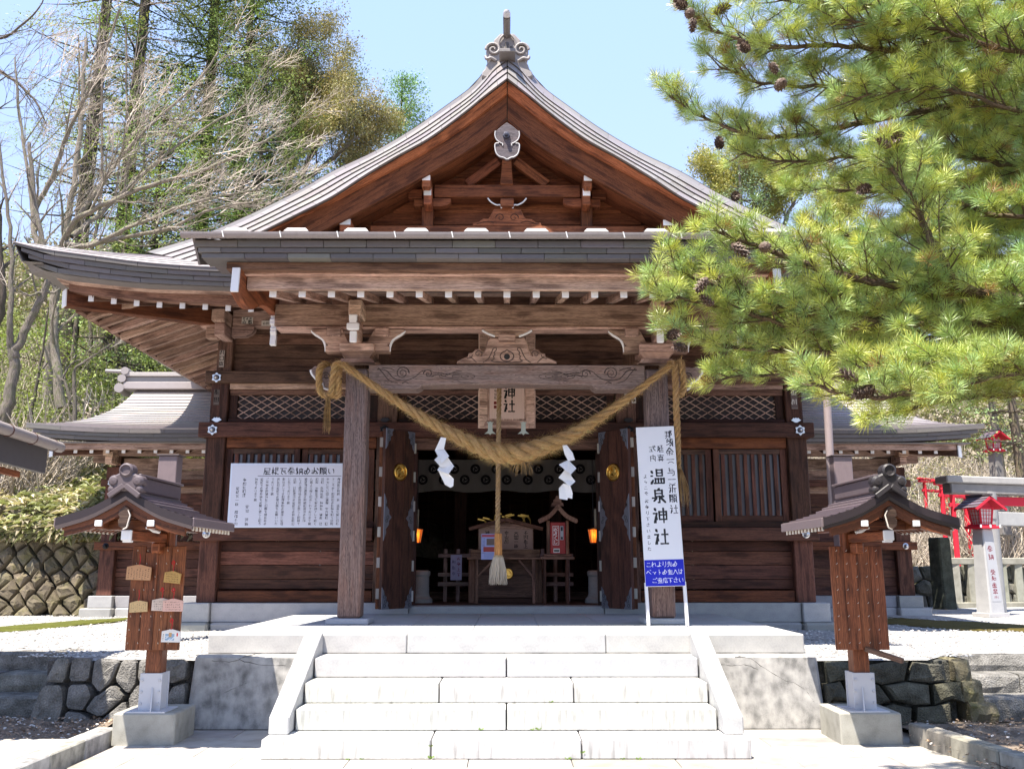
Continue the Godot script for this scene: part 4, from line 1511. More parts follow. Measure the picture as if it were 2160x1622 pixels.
# ---------------------------------------------------------------- main roof
# heights of the front eave from the corner to the middle (x is negative: mirrored for the other side)
const EAVE_TOP := [Vector2(-6.642, 5.825), Vector2(-6.413, 5.759), Vector2(-6.154, 5.706), Vector2(-5.513, 5.621), Vector2(-4.874, 5.536), Vector2(-4.238, 5.484), Vector2(-3.478, 5.452), Vector2(-0.003, 5.446)]
const EAVE_LOW := [Vector2(-6.68, 5.681), Vector2(-6.51, 5.587), Vector2(-6.176, 5.434), Vector2(-5.532, 5.342), Vector2(-4.892, 5.277), Vector2(-4.255, 5.245), Vector2(-3.492, 5.22), Vector2(-0.003, 5.206)]
const EAVE_B1 := [Vector2(-6.512, 5.47), Vector2(-5.922, 5.357), Vector2(-4.95, 5.258), Vector2(-4.306, 5.232), Vector2(-3.534, 5.213), Vector2(-0.003, 5.2)]
const EAVE_B2 := [Vector2(-6.18, 5.283), Vector2(-5.699, 5.202), Vector2(-5, 5.136), Vector2(-4.349, 5.103), Vector2(-3.568, 5.064), Vector2(-0.003, 5.05)]
const OUT_TOP := [Vector2(-0.007, 9.279), Vector2(-0.123, 9.263), Vector2(-0.375, 8.912), Vector2(-0.539, 8.69), Vector2(-0.93, 8.368), Vector2(-1.415, 7.995), Vector2(-1.987, 7.626), Vector2(-2.603, 7.306), Vector2(-3.115, 6.981), Vector2(-3.827, 6.601), Vector2(-4.521, 6.283), Vector2(-5.242, 6.049)]
const OUT_BAND := [Vector2(-0.007, 8.984), Vector2(-0.099, 8.96), Vector2(-0.219, 8.711), Vector2(-0.506, 8.394), Vector2(-0.902, 8.095), Vector2(-1.384, 7.738), Vector2(-1.616, 7.572), Vector2(-2.086, 7.295), Vector2(-2.546, 7.05), Vector2(-3.214, 6.668), Vector2(-3.743, 6.363), Vector2(-4.337, 6.103), Vector2(-4.929, 5.888)]
const OUT_LOW := [Vector2(-0.007, 8.498), Vector2(-0.329, 8.227), Vector2(-0.655, 7.935), Vector2(-1.119, 7.565), Vector2(-1.573, 7.287), Vector2(-2.029, 6.989), Vector2(-2.474, 6.672), Vector2(-2.962, 6.402), Vector2(-3.395, 6.168), Vector2(-3.895, 5.909), Vector2(-4.408, 5.7)]
const HAFU_1 := [Vector2(-0.006, 8.35), Vector2(-0.565, 7.873), Vector2(-1.13, 7.463), Vector2(-1.817, 7.058), Vector2(-2.502, 6.657), Vector2(-3.161, 6.334), Vector2(-3.683, 6.063), Vector2(-4.203, 5.836)]
const HAFU_2 := [Vector2(-0.006, 7.98), Vector2(-0.476, 7.566), Vector2(-1.132, 7.142), Vector2(-1.821, 6.73), Vector2(-2.508, 6.332), Vector2(-2.905, 6.123), Vector2(-3.431, 5.874)]


func resample(pts: Array, n: int) -> Array:
	var fine := spline(pts, 8)
	var run := [0.0]
	for i in range(1, fine.size()): run.append(run[-1] + (fine[i] - fine[i - 1]).length())
	var out := []
	var k := 0
	for i in n + 1:
		var l: float = run[-1] * i / n
		while k < fine.size() - 2 and run[k + 1] < l: k += 1
		out.append(fine[k].lerp(fine[k + 1], clampf((l - run[k]) / maxf(run[k + 1] - run[k], 1e-6), 0, 1)))
	return out


func mir(v: Vector3, s: float) -> Vector3:
	return Vector3(v.x * -s, v.y, v.z)    # profile curves are measured on the left (negative x)


# a strip between two profile curves, cut into pieces along its length
func strip(called: String, s: float, up: Array, d_up: float, low: Array, d_low: float, n: int, per: int, thick: float, m: Material, tint: Color, gap := 0.0, by := 0.08, offset := 0) -> void:
	var a := resample(up, n)
	var c := resample(low, n)
	var i := 0
	var first := true
	while i < n:
		var k := mini(i + (per if not (first and offset) else offset), n)
		first = false
		var b := mb(vary(tint, by))
		for j in range(i, k):
			var a0 := Vector3(a[j].x, a[j].y, -d_up)
			var a1 := Vector3(a[j + 1].x, a[j + 1].y, -d_up)
			var c0 := Vector3(c[j].x, c[j].y, -d_low)
			var c1 := Vector3(c[j + 1].x, c[j + 1].y, -d_low)
			if j == i and i > 0:
				a0 = a0.lerp(a1, gap); c0 = c0.lerp(c1, gap)
			var q := [mir(c0, s), mir(c1, s), mir(a1, s), mir(a0, s)]
			var back := q.map(func(v): return v + Vector3(0, 0, -thick))
			if s < 0: pass
			var u0: float = (c[j] - c[0]).length()
			var u1: float = (c[j + 1] - c[0]).length()
			var wv := (a0 - c0).length()
			b.quad(q[0], q[3], q[2], q[1], Vector2(u0, 0), Vector2(u0, wv), Vector2(u1, wv), Vector2(u1, 0))
			b.quad(back[0], q[0], q[1], back[1], Vector2(u0, 0), Vector2(u0, thick), Vector2(u1, thick), Vector2(u1, 0))
			b.quad(q[3], back[3], back[2], q[2], Vector2(u0, 0), Vector2(u0, thick), Vector2(u1, thick), Vector2(u1, 0))
			if j == i: b.flat(q[0], back[0], back[3], q[3])
			if j == k - 1: b.flat(back[1], q[1], q[2], back[2])
		build(called, b, m, hall)
		i = k


func mid(a: Array, da: float, c: Array, dc: float, t: float, n := 24) -> Array:
	var p := resample(a, n)
	var q := resample(c, n)
	var out := []
	for i in n + 1: out.append(p[i].lerp(q[i], t))
	return out


func eave(c: Array, x: float) -> float:
	return curve_at(c, -absf(x))


# points of the roof skirt: u from the left corner to the right, d the depth
func skirt(x: float, d: float) -> Vector3:
	var k := (d - 11.5) / 1.5
	var half: float = 6.62 - (d - 11.5) * 1.02
	var up := eave(EAVE_TOP, x / half * 6.62) - 5.5
	return Vector3(x, 5.5 + up * pow(clampf(1.0 - k, 0.0, 1.0), 1.3) + (d - 11.5) * 0.425 + 0.02 * k * k, -d)


func make_roof() -> void:
	var RM: Material = M.roof_metal
	# front skirt in courses
	for i in 9:
		var d0 := 11.48 + i * 0.17
		var d1 := d0 + 0.17
		for seg in [[-1.0, -0.34], [-0.34, 0.34], [0.34, 1.0]]:
			var b := mb(vary(T_METAL * 2.2, 0.07))  # tint raised: sun on the skirt put into the colour
			var g := [[], [], []]
			for j in 15:
				var u: float = lerpf(seg[0], seg[1], j / 14.0)
				var p0 := skirt(u * (6.62 - (d0 - 11.5) * 1.02), d0)
				var p1 := skirt(u * (6.62 - (d1 - 11.5) * 1.02), d1)
				g[0].append(p0 + Vector3(0, 0.0, -0.004))
				g[1].append(p0 + Vector3(0, 0.011, 0.0))
				g[2].append(p1)
			b.grid([g[0], g[1]], 1.0, false)
			b.grid([g[1], g[2]])
			build("roof_course", b, RM, hall)
	# side slopes up to the ridge, one sheet a side
	for s in [-1.0, 1.0]:
		var up := resample(OUT_TOP, 20)
		var g := []
		for i in 8:
			var x := -6.62 + i * 0.2
			var line := []
			var front: float = 11.5 + (6.62 + x) / 1.02
			var h: float = skirt(x, front).y
			for j in 9:
				var d := lerpf(front, 21.8, j / 8.0)
				var e := 0.28 * pow(absf(j / 8.0 - 0.5) * 2.0, 4.0) * (1.0 - i / 8.0) if i > 0 or true else 0.0
				var flat_h: float = 5.55 + (x + 6.62) * 0.42
				line.append(Vector3(-s * x * 1.0, lerpf(h, flat_h, smoothstep(0.0, 0.45, j / 8.0)) + 0.0 * e, -d))
			g.append(line)
		for i in range(20, -1, -1):
			if up[i].x < -5.18: continue
			var line := []
			for j in 9:
				line.append(Vector3(-s * up[i].x, up[i].y, -lerpf(12.5, 21.8, j / 8.0)))
			g.append(line)
		if s > 0:
			for q in g: q.reverse()
		var b := mb(T_METAL)
		b.grid(g)
		build("roof_slope", b, RM, hall)
		# side eave: rim, boards and rafters over the side wall
		b = mb(T_METAL)
		var rim := [[], []]
		for j in 9:
			var v: Vector3 = g[0][j]
			rim[1].append(v)
			rim[0].append(v + Vector3(-signf(v.x) * 0.12, -0.27, 0))
		b.grid(rim, 1.0, false)
		var lowr = rim[0].map(func(v): return v + Vector3(-signf(v.x) * 0.28, -0.02, 0))
		b.grid([rim[0], lowr], 1.0, false)
		build("eave_rim", b, RM, hall)
		var sx: float = s
		for q in [[6.22, 5.26, 0.10, 0.07], [6.08, 5.17, 0.10, 0.12]]:
			board("side_fascia", sx * q[0], sx * (q[0] - q[2]), q[1] - q[3], q[1], 12.25, 9.4, M.timber, T_BROWN, hall)
		for k in 24:
			var z := -12.45 - k * 0.37
			var bb := mb(vary(T_TAN * 0.95))
			bb.bar(Vector3(sx * 5.98, 5.03, z), Vector3(sx * 4.3, 5.62, z), 0.085, 0.10, 0.005)
			build("rafter", bb, M.timber, hall)
		var so := mb(vary(T_TAN * 0.8))
		so.flat(Vector3(sx * 6.1, 5.09, -12.1), Vector3(sx * 6.1, 5.09, -21.7), Vector3(sx * 4.2, 5.75, -21.7), Vector3(sx * 4.2, 5.75, -12.1))
		build("side_soffit", so, M.timber, hall)
		# hip rafter with its white end
		var hr := mb(vary(T_RED * 0.55))
		var tip := Vector3(sx * -6.114 * -1.0, 5.178, -12.0)
		var root := Vector3(sx * 4.35, 5.296, -13.5)
		hr.bar(tip, root, 0.17, 0.24, 0.01)
		build("hip_rafter", hr, M.timber, hall)
		var hw := mb(T_WHITE)
		var dirn := (tip - root).normalized()
		hw.bar(tip, tip + dirn * 0.02, 0.172, 0.242, 0.004)
		build("white_end", hw, M.paint, hall)
		# front eave panels, boards, rafters
		var xe := -6.62
		for r in 4:
			var x: float = xe + r * 0.09
			var first := true
			while x < -0.01:
				var x1: float = minf(x + (0.31 if first and r % 2 else 0.56), 0.0)
				first = false
				var bb := mb(vary(T_METAL * 0.75, 0.1))  # darker copy of the roof metal, eave shade in its tint
				var q := []
				for e in [x + 0.003, x1 - 0.003]:
					var t0 := eave(EAVE_TOP, e)
					var t1 := eave(EAVE_LOW, e)
					q.append([Vector3(e, lerpf(t0, t1, r / 4.0) - 0.002, -11.49 - r * 0.03), Vector3(e, lerpf(t0, t1, (r + 1) / 4.0) + 0.004, -11.495 - r * 0.03)])
				var front := [q[0][1], q[1][1], q[1][0], q[0][0]]
				var back := front.map(func(v): return v + Vector3(0, 0, -0.3))
				hexa(bb, back.map(func(v): return mir(v, sx)), front.map(func(v): return mir(v, sx)))
				build("eave_panel", bb, RM, hall)
				x = x1
		# under the panels: a slanted metal soffit, then two curved boards
		var bs := [[EAVE_LOW, 11.62, EAVE_B1, 11.78, RM, T_METAL, 6.5, 0.004], [EAVE_B1, 11.78, EAVE_B1, 11.95, M.timber, T_TAN * 0.85, 6.15, 0.05], [EAVE_B1, 11.88, EAVE_B2, 11.9, M.timber, T_BROWN * 1.25, 6.02, 0.06]]
		for q in bs:
			var bb := mb(vary(q[5]))
			var g2 := [[], []]
			for j in 25:
				var x: float = lerpf(-q[6], 0.0, j / 24.0)
				g2[0].append(mir(Vector3(x, eave(q[2], x) - (0.035 if q[0] == q[2] else 0.0), -q[3]), sx))
				g2[1].append(mir(Vector3(x, eave(q[0], x), -q[1]), sx))
			if sx > 0:
				g2[0].reverse(); g2[1].reverse()
			bb.grid(g2, 1.0, false)
			bb.grid([g2[0].map(func(v): return v + Vector3(0, 0.002, -0.16)), g2[0]], 1.0, false)
			build("eave_board", bb, q[4], hall)
		var sm := mb(vary(T_BROWN * 0.9))
		var g3 := [[], []]
		for j in 20:
			var x: float = lerpf(-6.0, 0.0, j / 19.0)
			g3[0].append(mir(Vector3(x, eave(EAVE_B2, x) + 0.02, -11.95), sx))
			g3[1].append(mir(Vector3(minf(x, x * 0.73), 5.78, -13.6), sx))
		sm.grid(g3, 1.0, false)
		build("soffit", sm, M.timber, hall)
		for k in 18:
			var x := -5.74 + k * 0.316
			if x > -0.05: continue
			var y := eave(EAVE_B2, x) - 0.035
			var r := part("rafter", hall)
			var bb := mb(vary(T_BROWN * 0.9))
			bb.bar(mir(Vector3(x, y, -11.98), sx), mir(Vector3(maxf(x, -4.6) if k < 4 else x, y + 0.46, -13.4), sx), 0.07, 0.08, 0.004)
			build("shaft", bb, M.timber, r)
			var n := mb(T_WHITE)
			n.bx(mir(Vector3(x, y, -11.97), sx), Vector3(0.074, 0.086, 0.02), 0.003)
			build("white_end", n, M.paint, r)
	# ridge
	board("ridge", -0.24, 0.24, 9.186 - 0.02, 9.186 + 0.22, 12.5, 9.4, RM, T_METAL * 1.1, hall, 0.03)


# ---------------------------------------------------------------- gable
func make_gable() -> void:
	var W: Material = M.timber
	for s in [-1.0, 1.0]:
		# verge: top band with shade in its tint, more at left, rows below tinted as sunlit, all cut into panels
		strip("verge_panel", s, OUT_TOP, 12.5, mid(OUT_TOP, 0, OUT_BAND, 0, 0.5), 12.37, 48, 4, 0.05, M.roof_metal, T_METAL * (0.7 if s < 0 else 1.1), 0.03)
		strip("verge_lip", s, OUT_TOP.map(func(v): return v + Vector2(0, 0.04)), 12.62, OUT_TOP, 12.49, 40, 5, 0.03, M.roof_metal, T_METAL * 1.7, 0.02)  # lighter tint draws the sunlit highlight along the roof edge
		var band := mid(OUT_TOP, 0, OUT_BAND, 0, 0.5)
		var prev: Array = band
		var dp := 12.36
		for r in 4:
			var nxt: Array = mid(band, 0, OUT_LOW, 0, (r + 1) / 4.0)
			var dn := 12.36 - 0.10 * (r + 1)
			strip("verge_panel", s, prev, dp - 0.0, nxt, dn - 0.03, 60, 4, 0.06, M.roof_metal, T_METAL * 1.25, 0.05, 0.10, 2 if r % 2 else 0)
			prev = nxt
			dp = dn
		strip("barge_board", s, OUT_LOW, 12.02, HAFU_1, 12.1, 30, 30, 0.07, W, T_RED * 1.15)  # lit outer board: sun put into its brighter tint
		strip("barge_board", s, HAFU_1, 12.16, HAFU_2, 12.2, 30, 30, 0.09, W, T_RED * 0.5)  # same timber with shade put into a darker tint
		# soffit between barge board and gable wall
		var low := resample(HAFU_2, 20)
		var up := resample(HAFU_1, 20)
		var b := mb(vary(T_RED * 0.7))
		var g := [[], [], []]
		for i in 21:
			g[0].append(mir(Vector3(low[i].x, low[i].y + 0.10, -12.28), s))
			g[1].append(mir(Vector3(low[i].x, low[i].y + 0.10, -12.62), s))
			g[2].append(mir(Vector3(low[i].x, low[i].y + 0.10, -13.1), s))
		b.grid(g, 1.0, false)
		build("gable_soffit", b, W, hall)
	# wall of planks, each as wide as the slope lets it be
	var y := 5.9
	var k := 0
	while y < 8.05:
		var y1 := y + 0.19
		var half := 0.0
		for i in 200:
			var x := i * 0.026
			if curve_at(HAFU_2, -x) + 0.13 > y + 0.05: half = x
		if half > 0.1:
			board("gable_plank", -half, half, y + 0.003, y1 - 0.003, 12.98 + (k % 2) * 0.006, 0.04, W, T_RED * (0.85 if k % 2 else 0.7), hall, 0.004)
		y = y1
		k += 1
	var cz := 12.62  # frame timbers below darkened by tint, gable shade in the colour
	board("collar_beam", -1.095, 1.101, 6.959, 7.155, 12.62, 0.3, W, T_RED * 0.5, hall, 0.014)
	board("base_beam", -2.028, 2.037, 6.376, 6.494, 12.6, 0.3, W, T_RED * 0.6, hall, 0.012)
	var kp := mb(vary(T_RED * 0.75))
	var kx := [-0.104, 0.087, 0.059, -0.07]
	kp.prism([Vector2(kx[0], 7.146), Vector2(kx[1], 7.146), Vector2(kx[2], 7.634), Vector2(kx[3], 7.634)], 0.2, Transform3D(Basis(), Vector3(0, 0, -12.7)), 0.01)
	build("king_post", kp, W, hall)
	for s in [-1.0, 1.0]:
		var st := mb(vary(T_RED * 0.85))
		st.bar(mir(Vector3(-0.128, 7.582, -12.75), s), mir(Vector3(-0.607, 7.204, -12.75), s), 0.14, 0.10, 0.01, Vector3(0, 0, 1))
		build("strut", st, W, hall)
		var x0: float = absf(-1.11)
		board("gable_post", s * x0, s * (x0 + 0.17), 6.1, 6.958, 12.68, 0.2, W, T_RED * 0.42, hall, 0.01)
		# purlin ends, the tips painted white
		for q in [[-1.243, -1.118, 6.961, 7.146, 12.28], [-1.229, -1.111, 6.754, 7.007, 12.42], [-2.418, -2.254, 6.268, 6.464, 12.28]]:
			board("purlin_end", s * q[0], s * q[1], q[2], q[3], q[4], 0.7, W, T_RED * 1.05, hall, 0.012)  # ends brightened by tint to read as sunlit
			board("white_end", s * (q[0] + 0.004), s * (q[1] - 0.004), (q[2] + q[3]) / 2 + 0.01, q[3] - 0.004, q[4] - 0.015, 0.016, M.paint, T_WHITE * 1.05, hall, 0.003)
		board("bracket_arm", s * absf(-1.482), s * absf(-1.27), 6.95, 7.086, 12.64, 0.15, W, T_RED * 0.7, hall, 0.008)
		board("bracket_arm", s * absf(-1.394), s * absf(-1.253), 6.815, 6.942, 12.64, 0.15, W, T_RED * 0.75, hall, 0.008)
		var ar := mb(vary(T_RED * 0.75))
		ar.prism([Vector2(0, 0), Vector2(0.27, 0), Vector2(0.27, -0.07), Vector2(0.22, -0.11), Vector2(0.12, -0.135), Vector2(0, -0.135)], 0.14, Transform3D(Basis(Vector3(-s, 0, 0), Vector3.UP, Vector3(0, 0, 1)), Vector3(s * x0, 6.942, -12.7)), 0.006)
		build("bracket_arm", ar, W, hall)
	# frog-leg strut of the gable
	var p := part("gable_frog_leg", hall)
	var b := mb(T_RED * 0.85)
	var y0: float = 6.494
	var hf := [Vector2(0.0, 0.28), Vector2(0.2, 0.27), Vector2(0.25, 0.16), Vector2(0.28, 0.12), Vector2(0.36, 0.12), Vector2(0.42, 0.07), Vector2(0.5, 0.05), Vector2(0.52, 0.0)]
	var poly := hf.duplicate()
	for i in range(hf.size() - 1, 0, -1): poly.append(Vector2(-hf[i].x, hf[i].y))
	b.prism(poly, 0.1, Transform3D(Basis(), Vector3(0, y0, -12.66)), 0.012)
	build("body", b, W, p)
	var c := mb(Color(0.06, 0.025, 0.015))
	for s in [-1.0, 1.0]:
		spiral(c, Vector3(s * 0.10, y0 + 0.13, -12.61), 0.07, 1.2, s, 0.008)
		c.tube(spline([Vector3(s * 0.45, y0 + 0.03, -12.61), Vector3(s * 0.3, y0 + 0.07, -12.61), Vector3(s * 0.2, y0 + 0.05, -12.61)], 4), range(9).map(func(_i): return 0.007), 5)
	build("carved_line", c, M.paint, p)
	piece("bearing_block", Vector3(0, 6.83, -12.6), Vector3(0.2, 0.13, 0.18), W, T_RED * 0.9, p, 0.01)
	for s in [-1.0, 1.0]:
		var e := mb(T_WHITE)
		e.tube(spline([mir(Vector3(-0.286, 6.91, -12.56), s), mir(Vector3(-0.237, 6.85, -12.56), s), mir(Vector3(-0.159, 6.805, -12.56), s), mir(Vector3(-0.103, 6.805, -12.56), s), mir(Vector3(-0.082, 6.753, -12.56), s)], 3), range(13).map(func(_i): return 0.012), 5)
		build("white_edge", e, M.paint, p)
	# pendant under the apex
	var pd := part("gable_pendant", hall)
	b = mb(Color(0.17, 0.16, 0.185))
	var half := [Vector2(-0.006, 7.838), Vector2(-0.081, 7.778), Vector2(-0.17, 7.696), Vector2(-0.176, 7.63), Vector2(-0.155, 7.564), Vector2(-0.108, 7.52), Vector2(-0.067, 7.498), Vector2(-0.067, 7.468), Vector2(-0.121, 7.505), Vector2(-0.169, 7.498), Vector2(-0.175, 7.439), Vector2(-0.155, 7.351), Vector2(-0.107, 7.3), Vector2(-0.053, 7.286), Vector2(-0.005, 7.257)]
	poly = half.duplicate()
	for i in range(half.size() - 2, 0, -1): poly.append(Vector2(-half[i].x, half[i].y))
	b.prism(poly, 0.06, Transform3D(Basis(), Vector3(0, 0, -12.02)), 0.008)
	build("body", b, M.weathered_timber, pd)
	for s in [-1.0, 1.0]:
		var e := mb(Color(0.5, 0.49, 0.49))
		e.tube(spline(half.slice(2, 8).map(func(v): return mir(Vector3(v.x, v.y, -11.985), s)), 3), range(16).map(func(_i): return 0.009), 5)
		e.tube(spline(half.slice(8, 15).map(func(v): return mir(Vector3(v.x, v.y, -11.985), s)), 3), range(19).map(func(_i): return 0.010), 5)
		build("white_edge", e, M.paint, pd)
	b = mb(Color(0.09, 0.09, 0.11))
	b.lathe([Vector2(0.055, 0), Vector2(0.05, 0.03), Vector2(0.03, 0.035), Vector2(0.028, 0.08), Vector2(0, 0.085)], 6, Transform3D(Basis(Vector3.RIGHT, PI / 2), Vector3(-0.012, 7.625, -11.99)))
	build("boss", b, M.dark_metal, pd)
	# ridge-end ornament with its horn
	var og := part("ridge_end_ornament", hall)
	var oh := [Vector2(-0.008, 9.472), Vector2(-0.108, 9.463), Vector2(-0.165, 9.4), Vector2(-0.201, 9.36), Vector2(-0.208, 9.305), Vector2(-0.272, 9.289), Vector2(-0.308, 9.241), Vector2(-0.321, 9.17), Vector2(-0.307, 9.099), Vector2(-0.306, 9.037), Vector2(-0.285, 8.997), Vector2(-0.313, 8.95), Vector2(-0.334, 8.88), Vector2(-0.376, 8.825), Vector2(-0.383, 8.763), Vector2(-0.34, 8.732), Vector2(-0.007, 8.749)]
	poly = oh.duplicate()
	for i in range(oh.size() - 2, 0, -1): poly.append(Vector2(-oh[i].x, oh[i].y))
	b = mb(T_METAL * 1.5)
	b.prism(poly, 0.22, Transform3D(Basis(), Vector3(0, 0, -12.42)), 0.02)
	build("body", b, M.roof_metal, og)
	b = mb(T_METAL * 1.5)
	for s in [-1.0, 1.0]:
		spiral(b, mir(Vector3(-0.207, 9.18, -12.29), s), 0.115, 1.5, s, 0.026)
		b.tube(spline([mir(Vector3(-0.171, 8.998, -12.3), s), mir(Vector3(-0.242, 9.032, -12.28), s), mir(Vector3(-0.306, 9.017, -12.28), s), mir(Vector3(-0.328, 9.068, -12.3), s)], 4), range(13).map(func(_i): return 0.025), 6)
		b.tube(spline([mir(Vector3(-0.129, 9.218, -12.3), s), mir(Vector3(-0.115, 9.332, -12.28), s), mir(Vector3(-0.058, 9.411, -12.28), s), mir(Vector3(-0.008, 9.44, -12.3), s)], 4), range(13).map(func(_i): return 0.018), 6)
	build("scroll", b, M.roof_metal, og)
	b = mb(T_METAL * 0.5)
	b.tube([Vector3(-0.007, 9.297, -12.3), Vector3(-0.007, 9.187, -12.3)], [0.03, 0.02], 6)
	b.tube(spline([Vector3(-0.072, 9.234, -12.3), Vector3(-0.05, 9.187, -12.3), Vector3(-0.007, 9.179, -12.3), Vector3(0.043, 9.187, -12.3), Vector3(0.064, 9.235, -12.3)], 3), range(13).map(func(_i): return 0.02), 6)
	build("recess", b, M.roof_metal, og)
	b = mb(T_METAL * 1.0)
	b.tube([Vector3(-0.008, 9.424, -12.35), Vector3(-0.008, 9.451, -12.05), Vector3(-0.008, 9.423, -11.82)], [0.055, 0.055, 0.055], 14, true)
	build("horn", b, M.roof_metal, og)
	b = mb(Color(0.62, 0.6, 0.6))
	b.tube([Vector3(-0.008, 9.423, -11.82), Vector3(-0.008, 9.45, -11.78), Vector3(-0.008, 9.485, -11.78)], [0.0555, 0.055, 0.04], 14, true)
	build("horn_tip", b, M.roof_metal, og)
	b = mb(T_METAL * 1.1)
	b.bx(Vector3(0, 9.009, -12.2), Vector3(0.24, 0.06, 0.36), 0.01)
	build("ridge_cap", b, M.roof_metal, og)


# ---------------------------------------------------------------- wings
func make_wing(s: int) -> void:
	var w := thing("side_hall", "low wooden side hall at the left under a pale hipped roof" if s < 0 else "low wooden side hall at the right with a drainpipe before it", "building", Vector3.ZERO, 0.0, "side halls of the shrine")
	var W: Material = M.timber
	var y0: float = 1.023
	var xo := 7.55
	var f := float(s)
	# stone base
	board("foundation_stone", f * 7.62, f * 7.18, 0.811, y0, 16.85, 0.4, M.granite, Color(0.95, 0.95, 0.97), w, 0.01)
	board("footing", f * 7.72, f * 7.14, 0.6, 0.811 - 0.003, 16.75, 0.5, M.granite, Color(0.9, 0.9, 0.88), w, 0.02)
	board("foundation_stone", f * 7.17, f * 4.5, 0.811, y0 - 0.003, 16.95, 0.3, M.granite, Color(0.85, 0.85, 0.88), w, 0.01)
	board("footing", f * 7.13, f * 4.5, 0.6, 0.811 - 0.003, 16.88, 0.4, M.granite, Color(0.8, 0.8, 0.78), w, 0.02)
	# frame
	var yb: float = 1.997
	var yt: float = 1.85
	board("post", f * 7.54, f * 7.26, y0, 3.39, 16.98, 0.28, W, T_DARK * 1.7, w, 0.01)
	board("post", f * 5.25, f * 5.0, y0, 3.39, 16.99, 0.26, W, T_DARK * 1.4, w, 0.01)
	board("clasp_rail", f * 7.62, f * 4.5, yt, yb, 16.90, 0.08, W, T_RED * 0.5, w, 0.008)
	board("clasp_rail", f * 7.60, f * 4.5, 3.016, 3.148, 16.90, 0.08, W, T_DARK * 1.4, w, 0.008)
	for k in 5:
		var a := lerpf(y0, yt, k / 5.0)
		board("wall_plank", f * 7.28, f * 4.5, a + 0.003, lerpf(y0, yt, (k + 1) / 5.0) - 0.003, 17.1 + (k % 2) * 0.006, 0.04, W, T_DARK * (1.0 + 0.2 * (k % 3)), w, 0.003)
	for k in 7:
		var h0: float = 2.007
		var h1: float = 3.57
		board("wall_plank", f * 7.28, f * 4.5, lerpf(h0, h1, k / 7.0) + 0.003, lerpf(h0, h1, (k + 1) / 7.0) - 0.003, 17.1 + (k % 2) * 0.006, 0.04, W, (T_TAN * 0.75) if k > 3 else (T_DARK * 1.3), w, 0.003)
	board("side_wall", f * 7.50, f * 7.40, 0.7, 3.7, 17.26, 5.0, W, T_DARK * 1.3, w)
	rosette(Vector3(f * 7.40, 3.086, -16.90), 0.055, w)
	rosette(Vector3(f * 7.40, 1.918, -16.90), 0.05, w, true, s < 0)
	# brackets and plate
	board("plate", f * 8.15, f * 4.4, 3.59, 3.724, 16.82, 0.2, W, T_TAN * 0.7, w, 0.008)
	board("plate_end", f * 7.75, f * 7.3, 3.457, 3.59 - 0.002, 16.84, 0.16, W, T_TAN * 0.7, w, 0.008)
	for q in [7.28, 4.9]:
		board("bracket_block", f * (q + 0.02), f * (q + 0.20), 3.557, 3.68, 16.62, 0.3, W, T_TAN * 1.25, w, 0.008)
		board("bracket_block", f * (q + 0.05), f * (q + 0.18), 3.417, 3.548, 16.68, 0.3, W, T_TAN * 1.25, w, 0.008)
	# eave
	var ye := [3.954, 3.885, 3.817, 3.748]
	var xt := 8.62
	for r in 3:
		var x: float = xt - r * 0.12
		var k := 0
		while x > 4.3:
			var x1: float = x - (0.30 if k == 0 and r % 2 else 0.62)
			var b := mb(vary(T_METAL * 0.8, 0.1))  # wing panels darkened in tint to read as shaded
			var pts := []
			for e in [x, x1 + 0.004]:
				var lift := 0.10 * pow(maxf(e - 6.4, 0.0) / 2.2, 2.0)
				pts.append([Vector3(e, ye[r] + lift - 0.002, -16.0 - r * 0.03), Vector3(e, ye[r + 1] + lift + 0.003, -16.0 - r * 0.03)])
			var fr := [pts[0][1], pts[1][1], pts[1][0], pts[0][0]].map(func(v): return Vector3(f * v.x, v.y, v.z))
			var bk := fr.map(func(v): return v + Vector3(0, 0, -0.3))
			hexa(b, bk, fr)
			build("eave_panel", b, M.roof_metal, w)
			x = x1
			k += 1
	board("fascia", f * 8.20, f * 4.3, 3.621, 3.76, 16.2, 0.08, W, T_TAN * 0.85, w, 0.006)
	board("eave_board", f * 8.4, f * 4.3, ye[3] - 0.02, ye[3] + 0.0, 16.12, 0.6, M.roof_metal, T_METAL, w, 0.004)
	var sf := mb(vary(T_TAN * 0.7))
	sf.flat(Vector3(f * 8.25, ye[3] - 0.12, -16.27), Vector3(f * 4.3, ye[3] - 0.12, -16.27), Vector3(f * 4.3, ye[3] + 0.2, -17.2), Vector3(f * 7.4, ye[3] + 0.2, -17.2))
	build("soffit", sf, W, w)
	var hip := mb(vary(T_BROWN))
	hip.bar(Vector3(f * 8.22, ye[3] - 0.14, -16.24), Vector3(f * 7.4, ye[3] + 0.02, -17.1), 0.13, 0.2, 0.008)
	build("hip_rafter", hip, W, w)
	var hw := mb(T_WHITE)
	hw.box(Transform3D(Basis(Vector3.UP, f * 0.75), Vector3(f * 8.235, ye[3] - 0.15, -16.225)), Vector3(0.14, 0.22, 0.02), 0.003)
	build("white_end", hw, M.paint, w)
	for k in 12:
		var x := 7.83 - k * 0.29
		var r := part("rafter", w)
		var b := mb(vary(T_BROWN))
		b.bar(Vector3(f * x, 3.603, -16.3), Vector3(f * x, 3.603 + 0.3, -17.1), 0.06, 0.07, 0.003)
		build("shaft", b, W, r)
		b = mb(T_WHITE)
		b.bx(Vector3(f * x, 3.603, -16.292), Vector3(0.064, 0.076, 0.02), 0.003)
		build("white_end", b, M.paint, r)
	# roof: courses of panels on a hollow slope with a hipped end
	var rows := 18
	var ridge_h: float = 5.149
